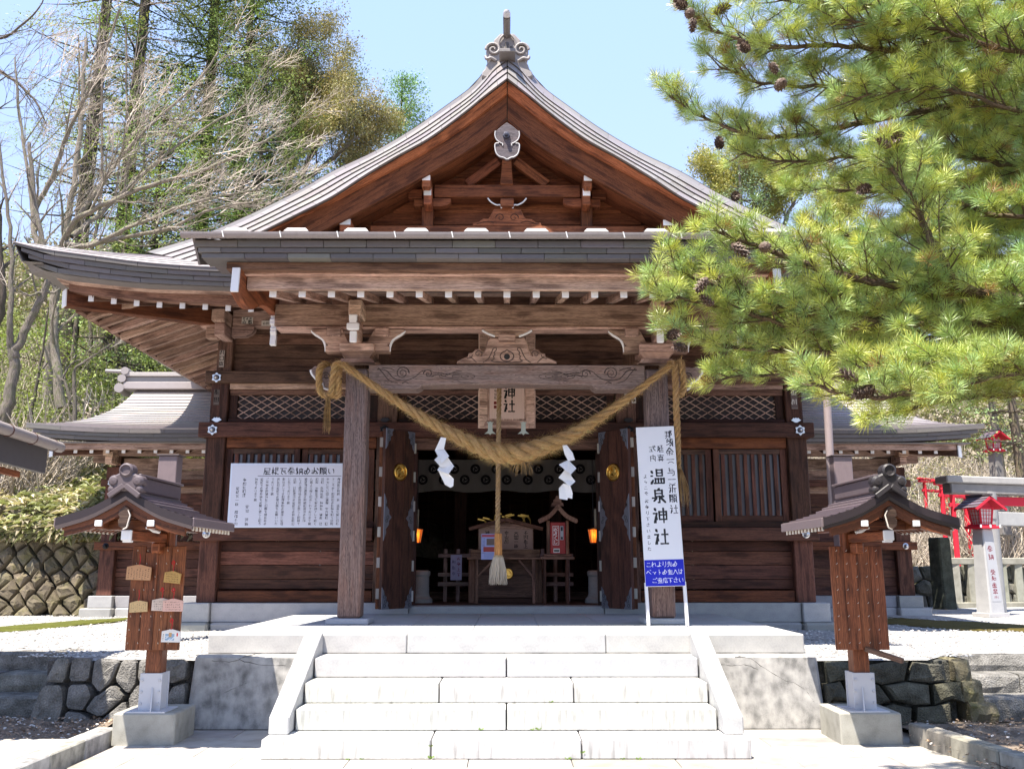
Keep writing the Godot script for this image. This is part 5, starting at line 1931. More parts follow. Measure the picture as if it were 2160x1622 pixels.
	for i in rows:
		var t0 := float(i) / rows
		var t1 := float(i + 1) / rows
		var segs := 3
		for q in segs:
			var b := mb(vary(T_METAL * 2.3, 0.06))  # wing courses brightened in tint to read as sunlit
			var g := [[], [], []]
			for j in 5:
				var u := (q + j / 4.0) / segs
				var p0 := wing_pt(f, t0, u, ye[0], ridge_h)
				var p1 := wing_pt(f, t1, u, ye[0], ridge_h)
				g[0].append(p0 + Vector3(0, 0.0, -0.012))
				g[1].append(p0 + Vector3(0, 0.026, 0.0))
				g[2].append(p1 + Vector3(0, 0.004, 0))
			if f > 0:
				for l in g: l.reverse()
			b.grid([g[0], g[1]], 1.0, false)
			b.grid([g[1], g[2]], 1.0, false)
			build("roof_course", b, M.roof_metal, w)
	# the hipped end and the far slope
	var eb := mb(T_METAL)
	var g := []
	for i in 10:
		var t := i / 9.0
		var a := wing_pt(f, t, 0.0, ye[0], ridge_h)
		var line := []
		for j in 4:
			line.append(Vector3(a.x, a.y, lerpf(-2.0 * 18.6 - a.z, a.z, j / 3.0)))
		g.append(line)
	if f > 0:
		for l in g: l.reverse()
	eb.grid(g)
	build("roof_end", eb, M.roof_metal, w)
	# stacked ridge with a rolled end tile
	var rx := 7.95
	for q in [[0.0, 0.15, 0.20], [0.15, 0.27, 0.15], [0.27, 0.36, 0.19]]:
		board("ridge_course", f * rx, f * 4.4, ridge_h + q[0], ridge_h + q[1] - 0.004, 18.5 - q[2], q[2] * 2, M.roof_metal, T_METAL * 1.7, w, 0.01)
	var eo := mb(T_METAL * 1.6)
	eo.tube([Vector3(f * 8.02, ridge_h + 0.02, -18.28), Vector3(f * 8.06, ridge_h + 0.02, -18.8)], [0.10, 0.10], 12)
	eo.tube([Vector3(f * 7.98, ridge_h + 0.22, -18.28), Vector3(f * 8.02, ridge_h + 0.22, -18.8)], [0.085, 0.085], 12)
	eo.tube([Vector3(f * 7.93, ridge_h + 0.38, -18.28), Vector3(f * 7.97, ridge_h + 0.38, -18.8)], [0.08, 0.08], 12)
	eo.tube([Vector3(f * 8.42, ridge_h + 0.42, -18.5), Vector3(f * 7.9, ridge_h + 0.40, -18.5)], [0.04, 0.05], 8)
	build("ridge_end_tile", eo, M.roof_metal, w)


func wing_pt(f: float, t: float, u: float, y0: float, y1: float) -> Vector3:
	var k := t * 0.45 + 0.55 * t * t
	var xo := lerpf(8.62, 7.75, 1.0 - pow(1.0 - t, 2.6))
	var lift := 0.10 * (1.0 - t) * pow(maxf(lerpf(xo, 4.3, u) - 6.4, 0.0) / 2.2, 2.0)
	return Vector3(f * lerpf(xo, 4.3, u), lerpf(y0, y1, k) + lift, -lerpf(16.0, 18.5, t))


# corner of another roof at the left edge
func make_side_roof() -> void:
	var t := thing("pavilion_roof", "corner of a brown metal roof with a gutter at the left edge", "roof")
	var e0 := Vector3(-4.52, 2.80, -7.2)
	var e1 := Vector3(-4.732, 2.797, -9.3)
	var up := Vector3(-1.0, 0.42, 0.07)
	var dirn := (e1 - e0)
	for i in 9:
		var b := mb(vary(Color(0.26, 0.17, 0.185), 0.06))
		var a := e0 + up * (i * 0.3)
		var a2 := e0 + up * ((i + 1) * 0.3)
		b.flat(a + Vector3(0, 0.03, 0), a + dirn + Vector3(0, 0.03, 0), a2 + dirn, a2)
		b.flat(a, a + dirn, a + dirn + Vector3(0, 0.03, 0), a + Vector3(0, 0.03, 0))
		build("roof_course", b, M.roof_metal, t)
	var g := mb(Color(0.33, 0.29, 0.27))
	g.tube([e0 + Vector3(0.06, -0.03, 0), e1 + Vector3(0.06, -0.03, -0.08)], [0.055, 0.055], 10)
	build("gutter", g, M.roof_metal, t)
	for k in 4:
		var b := mb(Color(0.1, 0.04, 0.035))
		var q := e0.lerp(e1, 0.2 + k * 0.25) + Vector3(0.06, -0.03, 0)
		b.tube([q, q + dirn.normalized() * 0.02], [0.062, 0.062], 10)
		build("hanger", b, M.paint, t)
	for q in [[0.0, -0.16, 0.30, T_METAL * 0.55, "fascia"], [0.14, -0.34, 0.06, T_RED * 0.8, "eave_board"], [0.25, -0.45, 0.14, T_RED * 0.5, "rail"]]:
		var f := mb(q[3])
		var o := Vector3(-0.05 - q[0], q[1], 0)
		f.bar(e0 + o, e1 + o + Vector3(0, 0, q[0] * 1.6), 0.05, q[2], 0.004)
		build(q[4], f, M.roof_metal if q[4] == "fascia" else M.timber, t)
	for z in [0.05, 0.97]:
		var f := mb(vary(T_RED * 0.5))
		var c := e0.lerp(e1, z) + Vector3(-0.2, -0.15, 0)
		f.bar(c, c + up * 2.6, 0.07, 0.2, 0.004)
		build("barge_board", f, M.timber, t)
		f = mb(T_DARK)
		f.box(Transform3D(Basis(), Vector3(c.x - 0.45, 1.25, c.z + (0.2 if z > 0.5 else -0.2))), Vector3(0.16, 2.6, 0.16), 0.01)
		build("post", f, M.timber, t)
	var r := mb(Color(0.25, 0.24, 0.25))
	r.box(Transform3D(Basis(Vector3.UP, 0.3), e1 + up * 0.45 + Vector3(0, 0.05, 0.35)), Vector3(0.11, 0.09, 0.16), 0.03)
	build("snow_stop", r, M.roof_metal, t)



# ---------------------------------------------------------------- brush lettering: strokes on a 0-9 grid, a leading name and box sets a component in place
var G := {
	"頁": "0090 4042 1282 1217 8287 1484 1586 1787 3709 6799", "木": "0393 4049 4308 4398", "氵": "2152 0444 0967", "礻": "3051 037319 4649 5577", "糸": "401353 623575 5559 2808 7598",
	"口": "0090 0009 9099 0999", "日": "0090 0009 9099 0999 0494", "心": "1347 3238487875 5345 8297", "辶": "1122 043427 19499999", "斤": "7010 1018 1009 1494 6469", "言": "4051 0292 2474 2676 2878 2829 7879",
	"宀": "4043 0309 0393 9396", "尸": "1080 8084 1484 1009", "扌": "4049 0383 0686 4928", "亻": "6005 3339", "阝": "1019 10706044 44756715", "月": "2008 2080 8089 2383 2686", "土": "1484 4049 0999", "女": "401689 7109 0393",
	"神": "礻0039 4242 4247 4292 9297 4494 4797 7079", "社": "礻0039 5393 7079 4999", "温": "氵0029 4040 4044 4080 8084 4282 4484 3696 3639 9699 5659 7679 2999", "泉": "5041 2171 2125 7175 2373 2575 5559 5949 063618 8556 5599",
	"那": "0151 5158 5848 0353 0656 2128 2809 6069 608072848565", "須": "3012 4214 4617 5090 7062 5298 5292 9297 5494 5595 5797 6759 8799", "余": "4005 4095 2464 0686 4449 2818 6888", "一": "0494", "与": "2024 2272 2484 848869 0666", "祈": "礻0039 斤4099",
	"願": "0050 0009 2132 1142 1115 4145 1343 1545 3539 1618 5658 頁5099", "延": "1131 311344 4308 1548 3999 8050 7077 4347 4363 7494 4797", "喜": "0191 4044 1383 2464 2426 7476 2676 3757 0797 2829 2878 7879", "式": "0292 6063759797 8091 1545 3538 0858", "内": "1219 1282 82896 5055 5525 5577",
	"参": "401252 1272 6274 0494 4406 4496 6436 6547 7639", "下": "0191 4149 4467", "先": "2013 1282 0494 4044 353709 65688896", "進": "辶0099 4023 3238 3292 3494 3696 3898 6268", "入": "3151 5109 5199", "遠": "辶0099 3181 5053 3393 4484 4446 8486 4686 5658 5838 6688",
	"慮": "5051 5181 2191 2109 3383 3585 心3699", "屋": "1181 1114 8184 1484 1409 2686 5625 4649 2878 2999", "根": "木0039 5080 5059 8084 5282 5484 5967 4799", "瓦": "0191 3128 2849 3474 7478 7898 4566", "奉": "2070 1282 0494 4006 4597 2676 1878 4549", "納": "糸0039 5259 5292 9299 7175 7558 7598",
	"愛": "7010 1122 4142 7161 0393 0305 9395 1413 4456 6375 4628 3777 7709 4799", "知": "2012 1151 0454 3108 3547 口5397", "産": "4042 1282 3344 6353 0494 0409 3446 2686 2888 1999 5559", "業": "3033 6063 1122 8172 0393 1585 0797 4449 4708 4798", "山": "4048 1318 1888 8388", "川": "2007 0719 4148 8089",
	"御": "3003 3206 1619 4042 4282 6269 4575 3589 7090 9096 7079", "の": "503807171435517384765859", "お": "0454 303718072645 456577886858 7193", "い": "12162738 728487", "う": "3151 2345748658 ", "ま": "1282 1484 505748271838476788", "し": "202738587685", "た": "0252 3008 5383 48577888", "よ": "5282 5057482718385688",
	"こ": "2272 17288888", "そ": "2171149446475888", "り": "20241526 70756849", "さ": "1383 5066 16284878", "れ": "2029 034307 07435372748797", "ペ": "063298 7080 8191", "ッ": "2434 4555 845768", "ト": "4049 4476", "は": "1019 4282 606758373646578 ", "ご": "2272 17288888 8081 9091", "み": "115118072645668 7249", "く": "702579", "じ": "202738587685 6061 8081",
	"め": "2147 607108364485878768", "て": "128254466878", "る": "217115446475876848 ", "わ": "2029 034307 074374867848", "に": "1018 4282 47488888", "を": "1272 401445 475568 8454478898", "か": "046465684839 402709 7295", "ら": "3151 2225 25558 ", "と": "3045 82453748 88", "で": "128254466878 8081", "あ": "1272 303748 60270706255586 ", "り2": "2024", "す": "0292 50574738 ", "へ": "063298", "な": "0252 3016 7183 665735466788", "が": "046465684839 402709 7092 9193", "ろ": "21711644758768",
	"上": "4049 4474 0999", "中": "1212 1216 1282 8286 1686 4049", "生": "2006 1383 1686 4049 0999", "宮": "4042 0204 0292 9294 2464 2426 6466 2666 1878 1719 7779 1979", "司": "0191 9199 9979 1363 2565 2529 6569 2969", "千": "7021 0595 4149", "円": "0009 0090 9099 4045 0595", "也": "0464 2029 2999 4147 6066", "枚": "木0039 6043 5393 8349 5599", "大": "0393 4309 4399", "人": "4009 4499", "家": "4042 0204 0292 9294 1474 4426 4849 5588", "国": "0090 0009 9099 0999 2272 2575 2878 4248", "田": "0090 0009 9099 0999 4049 0494", "谷": "3012 6082 4205 4295 2768 2727 2879", "勝": "月0039 4191 4393 6144 7598 4797 6749", "廣": "4041 0191 0109 3363 2626 7476 2676 2878 3819 6889",
}
const KANA := "のおいうましたよこそりさはごみくじめてるわにをかとでなが"
const RADICALS := "木氵礻糸言扌亻阝月女"
const BODIES := ["日", "頁", "土", "口", "心", "月", "斤"]


func strokes_of(ch: String) -> Array:
	if G.has(ch):
		return lines_of(G[ch])
	# a rarely used character at a few pixels: radical and body picked by its code
	var c := ch.unicode_at(0)
	var r := RADICALS[c % RADICALS.length()]
	var a := placed(lines_of(G[r]), 0, 0, 3.4, 9)
	if c % 3 == 0:
		a += placed(lines_of(G[BODIES[c % 7]]), 4, 0, 9, 4)
		a += placed(lines_of(G[BODIES[(c / 7) % 7]]), 4, 5, 9, 9)
	else:
		a += placed(lines_of(G[BODIES[(c / 5) % 7]]), 4, 0.5, 9, 9)
	return a


func placed(l: Array, x0: float, y0: float, x1: float, y1: float) -> Array:
	return l.map(func(s): return s.map(func(q): return Vector2(lerpf(x0, x1, q.x / 9.0), lerpf(y0, y1, q.y / 9.0))))


func lines_of(text: String) -> Array:
	var out := []
	for w in text.split(" ", false):
		var start := w.substr(0, 1)
		if not start.is_valid_int():
			out += placed(lines_of(G[start]), w.substr(1, 1).to_int(), w.substr(2, 1).to_int(), w.substr(3, 1).to_int(), w.substr(4, 1).to_int())
			continue
		var s := []
		for i in range(0, w.length() - 1, 2):
			s.append(Vector2(w.substr(i, 1).to_int(), w.substr(i + 1, 1).to_int()))
		if s.size() > 1: out.append(s)
	return out


# one character with its top left corner at (x, y), side px wide
func glyph(im: Image, ch: String, x: float, y: float, side: float, ink: Color, weight := 1.0) -> void:
	if ch == " " or ch == "　": return
	var soft := KANA.contains(ch)
	for s in strokes_of(ch):
		var path: Array = s
		if soft and s.size() > 2: path = spline(s, 5)
		var n := path.size() - 1
		for i in n:
			var a: Vector2 = path[i]
			var b: Vector2 = path[i + 1]
			var steps := maxi(int((b - a).length() * side / 9.0 / 0.8), 1)
			for k in steps + 1:
				var t := float(k) / steps
				var q := a.lerp(b, t)
				var whole := (i + t) / n
				var w: float = side * 0.095 * weight * (1.15 - 0.35 * whole if absf(b.x - a.x) < absf(b.y - a.y) * 2.0 else 0.62 + 0.5 * absf(whole - 0.5))
				w = maxf(w, 1.0)
				im.fill_rect(Rect2i(int(x + side * (0.06 + q.x * 0.098) - w / 2), int(y + side * (0.06 + q.y * 0.098) - w / 2), maxi(int(w + 0.5), 1), maxi(int(w + 0.5), 1)), ink)


func column(im: Image, text: String, x: float, y: float, side: float, pitch: float, ink: Color, weight := 1.0) -> void:
	for i in text.length():
		glyph(im, text[i], x, y + i * pitch, side, ink, weight)


func row(im: Image, text: String, x: float, y: float, side: float, pitch: float, ink: Color, weight := 1.0) -> void:
	for i in text.length():
		glyph(im, text[i], x + i * pitch, y, side, ink, weight)


func canvas(w: int, h: int, c: Color) -> Image:
	var im := Image.create(w, h, false, Image.FORMAT_RGB8)
	im.fill(c)
	return im


func print_mat(im: Image, rough := 0.6) -> StandardMaterial3D:
	var m := StandardMaterial3D.new()
	m.albedo_texture = ImageTexture.create_from_image(im)
	m.roughness = rough
	m.texture_repeat = false
	return m


# a printed face: centre, width, height, and its axes
func sheet(called: String, t: Transform3D, w: float, h: float, m: Material, parent: Node = null) -> MeshInstance3D:
	var b := MB.new()
	var q := [Vector3(-w / 2, -h / 2, 0), Vector3(w / 2, -h / 2, 0), Vector3(w / 2, h / 2, 0), Vector3(-w / 2, h / 2, 0)]
	b.quad(t * q[0], t * q[1], t * q[2], t * q[3], Vector2(0, 1), Vector2(1, 1), Vector2(1, 0), Vector2(0, 0))
	return build(called, b, m, parent)


func make_signs() -> void:
	var ink := Color(0.07, 0.07, 0.13)
	# tall white sign leaning on the right pillar
	var t := thing("standing_sign", "tall white signboard with brush lettering and a blue lower panel", "sign")
	var bl := Vector3(1.607, 1.319, -10.66)
	var br := Vector3(2.063, 1.331, -10.62)
	var tl := Vector3(1.6, 3.21, -10.86)
	var x := (br - bl).normalized()
	var y := (tl - bl)
	y = (y - x * y.dot(x)).normalized()
	var z := x.cross(y)
	var w: float = (br - bl).length()
	var h: float = (tl - bl).length()
	var im := canvas(400, 1560, Color(0.88, 0.89, 0.91))
	im.fill_rect(Rect2i(0, 1312, 400, 248), Color(0.03, 0.10, 0.72))
	for q in [["那", 42], ["須", 126], ["余", 215], ["一", 300], ["与", 420], ["一", 500], ["祈", 590], ["願", 685], ["社", 790]]:
		glyph(im, q[0], 300, q[1], 84, ink)
	for q in [[352, 0], [545, 1]]:
		for i in 30:
			var a := i / 29.0 * PI
			im.fill_rect(Rect2i(312 + int(i / 29.0 * 60), 372 + int(-sin(a) * 14) if q[1] == 0 else 574 + int(sin(a) * 14), 5, 5), ink)
	column(im, "延喜", 205, 190, 72, 92, ink)
	column(im, "式内", 122, 190, 72, 92, ink)
	var at := [430, 620, 815, 1020]
	for i in 4:
		glyph(im, "温泉神社"[i], 118, at[i], 150, Color(0.05, 0.05, 0.08), 1.25)
	column(im, "ようこそ", 44, 480, 40, 56, ink)
	column(im, "お参り下さいました", 44, 725, 40, 58, ink)
	row(im, "これより先の", 16, 1330, 54, 54, Color(0.92, 0.92, 0.95), 0.85)
	row(im, "ペットの進入は", 14, 1404, 52, 54, Color(0.92, 0.92, 0.95), 0.85)
	row(im, "ご遠慮下さい", 66, 1480, 54, 54, Color(0.92, 0.92, 0.95), 0.85)
	var tf := Transform3D(Basis(x, y, z), (bl + br) / 2 + y * h / 2)
	var b := mb(Color(0.8, 0.8, 0.82))
	b.box(tf, Vector3(w, h, 0.022), 0.003)
	build("panel", b, M.gloss_paint, t)
	sheet("lettering", tf * Transform3D(Basis(), Vector3(0, 0, 0.0125)), w - 0.006, h - 0.006, print_mat(im, 0.45), t)
	for s in [0.02, 0.98]:
		b = mb(Color(0.72, 0.72, 0.74))
		var top := bl.lerp(br, s) + y * 0.05 - z * 0.02
		var foot := bl.lerp(br, s) - y * 0.44 - z * 0.02
		foot.y = 0.885
		b.bar(foot, top, 0.035, 0.035, 0.004)
		build("leg", b, M.gloss_paint, t)
	# notice board on the left wall
	t = thing("notice_board", "white notice board of small text, roof tile offering request", "sign")
	var nx0: float = -4.083
	var nx1 := -2.22
	var ny0: float = 2.105
	var ny1: float = 3.047
	board("panel", nx0, nx1, ny0, ny1, 13.30, 0.05, M.gloss_paint, Color(0.66, 0.70, 0.86), t, 0.006)
	var iw := 1024
	var ih := int(1024 * (ny1 - ny0 - 0.06) / (nx1 - nx0 - 0.06))
	im = canvas(iw, ih, Color(0.84, 0.85, 0.9))
	row(im, "屋根瓦奉納のお願い", 262, 18, 62, 67, ink, 1.0)
	im.fill_rect(Rect2i(215, 88, 700, 4), ink)
	var cols := ["命であります。", "御神徳は医薬　酒　温泉などに関わる", "ところから、万民の病難を救う霊力が", "中心になり国土安泰　家内安全　身体", "健全　病難排除　縁結び　安産　育児", "守護　心願成就などの神として多くの", "人々より広く崇められております。", "当那須湯本辺は硫化水素等の噴出", "により金属類の腐食が著しく従ってる", "社殿　社務所等の屋根瓦の損傷も頻繁", "に生じております。", "つきましては、御参拝の皆様にステン", "レス板屋根瓦の御協賛をお願いいたし", "ております。", "ご家族の平安並びに諸願を御祈念の上", "屋根瓦の御奉納をお願い申し上げる", "次第であります。"]
	for i in cols.size():
		column(im, cols[i], 930 - i * 46.0, 106, 23, 24.5, ink, 0.9)
	column(im, "宮司　敬白", 128, 330, 28, 36, ink, 0.9)
	column(im, "参拝者各位", 94, 110, 28, 32, ink, 0.9)
	column(im, "屋根瓦一枚　金弐千円也", 40, 180, 28, 33, ink, 0.9)
	sheet("lettering", Transform3D(Basis(), Vector3((nx0 + nx1) / 2, (ny0 + ny1) / 2, -13.296)), nx1 - nx0 - 0.06, ny1 - ny0 - 0.06, print_mat(im), t)
	# name plaque hung behind the beam
	t = thing("name_plaque", "unpainted wooden name plaque hung behind the carved porch beam", "plaque")
	var pb := mb(T_TAN * 1.25)
	var pw: float = 0.336
	var py0: float = 3.379
	var py1: float = 4.793
	var tilt := Transform3D(Basis(Vector3.RIGHT, 0.10), Vector3(0, (py0 + py1) / 2, -12.0))
	var ph := py1 - py0
	pb.box(tilt, Vector3(pw * 2 - 0.12, ph - 0.1, 0.04), 0.004)
	build("panel", pb, M.timber, t)
	for s in [-1.0, 1.0]:
		var fr := mb(vary(T_TAN * 1.15))
		var poly := [Vector2(-0.06, -ph / 2), Vector2(0.06, -ph / 2), Vector2(0.06, -0.20), Vector2(0.05, -0.18), Vector2(0.065, -0.15), Vector2(0.05, -0.12), Vector2(0.065, -0.09), Vector2(0.05, -0.06), Vector2(0.06, -0.03), Vector2(0.06, ph / 2), Vector2(-0.06, ph / 2)]
		fr.prism(poly.map(func(v): return Vector2(v.x * s, v.y)), 0.05, tilt * Transform3D(Basis(Vector3.UP, -s * 0.35), Vector3(s * (pw - 0.01), 0, 0.03)), 0.006)
		build("frame", fr, M.timber, t)
		var e := mb(vary(T_TAN * 1.15))
		e.box(tilt * Transform3D(Basis(Vector3.RIGHT, s * 0.35), Vector3(0, s * (ph / 2 - 0.05), 0.03)), Vector3(pw * 2 - 0.06, 0.10, 0.05), 0.006)
		build("frame", e, M.timber, t)
		var br2 := mb(Color(0.42, 0.46, 0.40))
		br2.prism([Vector2(-0.03, 0.09), Vector2(-0.045, 0.11), Vector2(-0.02, 0.105), Vector2(0, 0.12), Vector2(0.02, 0.105), Vector2(0.045, 0.11), Vector2(0.03, 0.09), Vector2(0.03, -0.01), Vector2(0.075, -0.05), Vector2(0.02, -0.045), Vector2(0.0, -0.065), Vector2(-0.02, -0.045), Vector2(-0.075, -0.05), Vector2(-0.03, -0.01)], 0.03, Transform3D(Basis(), Vector3(s * 0.22 + 0.0, 3.333 - 0.015, -11.80)), 0.005)
		build("metal_bracket", br2, M.paint, t)
	im = canvas(256, 600, Color(T_TAN.r * 0.95, T_TAN.g * 0.95, T_TAN.b * 0.95).linear_to_srgb())
	for i in 900:
		var gx := int(rnd(0, 256))
		var gy := int(rnd(0, 560))
		var k := rnd(0.85, 1.12)
		im.fill_rect(Rect2i(gx, gy, 1, int(rnd(20, 140))), Color(T_TAN.r * 0.95 * k, T_TAN.g * 0.95 * k, T_TAN.b * 0.95 * k).linear_to_srgb())
	column(im, "温泉神社", 104, 196, 84, 92, Color(0.04, 0.04, 0.04), 1.3)
	column(im, "千家司生", 34, 376, 20, 24, Color(0.08, 0.07, 0.06))
	im.fill_rect(Rect2i(32, 482, 20, 20), Color(0.45, 0.10, 0.08))
	im.fill_rect(Rect2i(32, 510, 20, 20), Color(0.45, 0.10, 0.08))
	sheet("lettering", tilt * Transform3D(Basis(), Vector3(0, 0.02, 0.0225)), pw * 2 - 0.2, ph - 0.22, print_mat(im, 0.75), t)
	# pilgrims' paper slips pasted on the timber
	slip("white paper slip of two large characters on the left wall plate", "谷の馬山勝", Vector3(-3.969, 5.232, -13.31), 0.17, 0.11, true, Color(0.62, 0.58, 0.5))
	slip("small arched white paper slip right of the larger slip", "山川", Vector3(-3.685, 5.188, -13.31), 0.13, 0.09, true, Color(0.6, 0.56, 0.5))
	slip("tall paper slip of bold characters on the upper left corner post", "川口廣", Vector3(-4.37, 4.665, -13.46), 0.075, 0.27, false, Color(0.42, 0.36, 0.31))
	slip("faded dark paper slip beside the left lattice window", "生田", Vector3(-4.407, 4.065, -13.45), 0.085, 0.24, false, Color(0.13, 0.10, 0.09))
	slip("tall white lettered slip on the upper right corner post", "山川", Vector3(4.376, 4.045, -13.45), 0.10, 0.30, false, Color(0.12, 0.09, 0.085), Color(0.75, 0.73, 0.7))
	slip("narrow slip on the inner post behind the right rope, left of two", "大勝", Vector3(1.821, 4.085, -13.44), 0.065, 0.24, false, Color(0.5, 0.46, 0.42))
	slip("narrow slip on the inner post behind the right rope, right of two", "千家参", Vector3(1.929, 4.085, -13.44), 0.065, 0.22, false, Color(0.5, 0.46, 0.42))


func slip(label: String, text: String, at: Vector3, w: float, h: float, across: bool, paper: Color, ink := Color(0.03, 0.03, 0.03)) -> void:
	var px := 128 if across else 48
	var py := int(px * h / w)
	var im := canvas(px, py, paper.linear_to_srgb())
	im.fill_rect(Rect2i(2, 2, px - 4, 2), ink)
	im.fill_rect(Rect2i(2, py - 4, px - 4, 2), ink)
	if across:
		if text.length() > 3:
			row(im, text.substr(0, 3), 12, 8, 26, 38, ink, 1.3)
			row(im, text.substr(3), 8, 38, 46, 66, ink, 1.5)
		else:
			row(im, text, 20, 26, 42, 50, ink, 1.5)
	else:
		var k := (py - 8.0) / text.length()
		column(im, text, 4, 5, minf(40, k), k, ink, 1.6)
	var t := thing("paper_slip", label, "paper slip", Vector3.ZERO, 0.0, "pilgrims' paper slips")
	sheet("sheet", Transform3D(Basis(), at + Vector3(0, 0, 0.004)), w, h, print_mat(im, 0.9), t)



# ---------------------------------------------------------------- inside the hall
func make_shrine_inside() -> void:
	var W: Material = M.timber
	var fl := 0.99
	# offertory box
	var t := thing("offertory_box", "dark wooden offertory box with a gilt crest in the doorway", "offertory box")
	var x0: float = -0.55
	var x1: float = 0.509
	var y1: float = 1.815
	board("body", x0 + 0.02, x1 - 0.02, fl + 0.08, y1 - 0.14, 14.52, 0.6, W, T_BROWN * 0.75, t, 0.008)
	board("base", x0 + 0.04, x1 - 0.04, fl, fl + 0.078, 14.55, 0.56, W, T_DARK * 0.5, t)
	board("rim", x0 - 0.02, x1 + 0.02, y1 - 0.138, y1, 14.48, 0.05, W, T_BROWN * 1.0, t, 0.006)
	for s in [0.0, 1.0]:
		var bx := lerpf(x0, x1, s)
		board("corner_post", bx - 0.05, bx + 0.05, fl, y1 - 0.14, 14.47, 0.1, W, T_BROWN * 0.7, t, 0.006)
	for i in 7:
		board("grille_bar", x0 + 0.05 + i * 0.14, x0 + 0.09 + i * 0.14, y1 - 0.06, y1 - 0.03, 14.54, 0.55, W, T_BROWN, t, 0.004)
	var c := mb()
	crest(c, Transform3D(Basis(), Vector3(0.017, 1.44, -14.5)), 0.085)
	build("gilt_crest", c, M.gold_metal, t)
	# trestle before it
	t = thing("low_table", "narrow braced wooden table in front of the offertory box", "table")
	board("table_top", -0.615, 0.574, 1.658, 1.687, 14.2, 0.26, W, T_BROWN * 1.3, t, 0.004)
	for s in [1006.0, 1126.0]:
		var a := Vector3(-0.461, 1.658, -14.22) if s < 1069 else Vector3(0.42, 1.658, -14.22)
		var b := mb(vary(T_BROWN))
		b.bar(Vector3(a.x, fl, a.z), a, 0.05, 0.05, 0.004, Vector3(0, 0, 1))
		build("leg", b, W, t)
		b = mb(vary(T_BROWN))
		b.bar(Vector3(a.x, a.y - 0.28, a.z + 0.03), Vector3(a.x * 0.45, a.y - 0.01, a.z + 0.03), 0.03, 0.03, 0.003, Vector3(0, 0, 1))
		build("brace", b, W, t)
	# poster leaning on the table
	var im := canvas(128, 230, Color(0.62, 0.66, 0.86))
	im.fill_rect(Rect2i(6, 8, 116, 22), Color(0.70, 0.25, 0.30))
	for i in 12: im.fill_rect(Rect2i(10, 40 + i * 12, 26, 3), Color(0.25, 0.28, 0.5))
	im.fill_rect(Rect2i(48, 44, 70, 60), Color(0.42, 0.34, 0.30))
	im.fill_rect(Rect2i(20, 118, 100, 44), Color(0.62, 0.15, 0.12))
	for i in 5: im.fill_rect(Rect2i(24, 172 + i * 10, 90, 2), Color(0.3, 0.33, 0.55))
	t = thing("poster", "small blue and red printed poster propped beside the bell rope", "poster")
	sheet("print", Transform3D(Basis(Vector3.RIGHT, -0.1), Vector3(-0.285, 1.852, -14.15)), 0.22, 0.395, print_mat(im, 0.4), t)
	# large roofed votive board behind
	t = thing("votive_board", "large roofed wooden votive board standing behind the offertory box", "votive board")
	var vb := mb(T_TAN * 0.9)
	vb.prism([Vector2(-0.46, 0), Vector2(0.46, 0), Vector2(0.46, 0.36), Vector2(0, 0.46), Vector2(-0.46, 0.36)], 0.04, Transform3D(Basis(), Vector3(-0.014, 1.822, -15.3)))
	build("panel", vb, W, t)
	for s in [-1.0, 1.0]:
		vb = mb(vary(T_BROWN * 1.5))
		var p := Vector3(-0.014, 1.821, -15.25)
		vb.bar(p + Vector3(s * 0.62, 0.34, 0), p + Vector3(0, 0.50, 0), 0.12, 0.06, 0.006)
		build("roof_board", vb, W, t)
	var vi := canvas(256, 100, Color(T_TAN.r * 0.6, T_TAN.g * 0.6, T_TAN.b * 0.6).linear_to_srgb())
	for i in 5: column(vi, ["千円生上", "大国一枚", "中山川", "参上", "神社"][i], 214 - i * 46, 8, 20, 22, Color(0.05, 0.05, 0.05), 1.2)
	sheet("lettering", Transform3D(Basis(), Vector3(-0.015, 1.992, -15.26)), 0.9, 0.33, print_mat(vi), t)
	board("stand", -0.5, 0.5, fl, 1.822, 15.34, 0.1, W, T_DARK, t)
	# gilt branches behind the board
	t = thing("gilt_branches", "gilded branch ornament above the votive board in the dark", "ornament")
	for i in 9:
		var b := mb()
		var a := Vector3(0.01, 2.255, -17.5) + Vector3((i - 4) * 0.11, 0, 0)
		var e := a + Vector3(sin(i * 2.3) * 0.12, 0.16 + 0.1 * absf(sin(i * 1.7)), 0)
		b.tube(spline([a, a.lerp(e, 0.5) + Vector3(0.03, 0.03, 0), e], 3), [0.006, 0.008, 0.008, 0.012, 0.02, 0.02, 0.004], 5)
		b.bar(e, e + Vector3(0.13 * (1 if i % 2 else -1), 0.03, 0), 0.012, 0.03, 0.002)
		build("leaf", b, M.gold_metal, t)
	# fences
	for s in [-1, 1]:
		t = thing("low_fence", "low grey slatted fence left of the offertory box" if s < 0 else "low grey slatted fence right of the offertory box", "fence", Vector3.ZERO, 0.0, "low fences in the hall")
		var f0: float = s * 0.52
		var f1: float = s * 1.06
		for k in 3:
			var xx := lerpf(f0, f1, 0.12 + k * 0.38)
			board("slat", xx - 0.03, xx + 0.03, fl, 1.83, 14.9, 0.03, W, Color(0.30, 0.25, 0.25), t, 0.003)
		for y in [1.724, 1.422, 1.272]:
			board("rail", minf(f0, f1) - 0.05, maxf(f0, f1) + 0.02, y - 0.03, y + 0.03, 14.87, 0.028, W, Color(0.30, 0.25, 0.25), t, 0.003)
	im = canvas(64, 140, Color(0.55, 0.58, 0.72))
	column(im, "お参上下", 36, 10, 22, 30, Color(0.4, 0.2, 0.3))
	column(im, "知生中", 8, 30, 20, 32, Color(0.25, 0.25, 0.4))
	t = thing("paper_notice", "crumpled bluish paper notice hung on the left low fence", "notice")
	sheet("sheet", Transform3D(Basis(), Vector3(-0.816, 1.535, -14.83)), 0.18, 0.4, print_mat(im, 0.7), t)
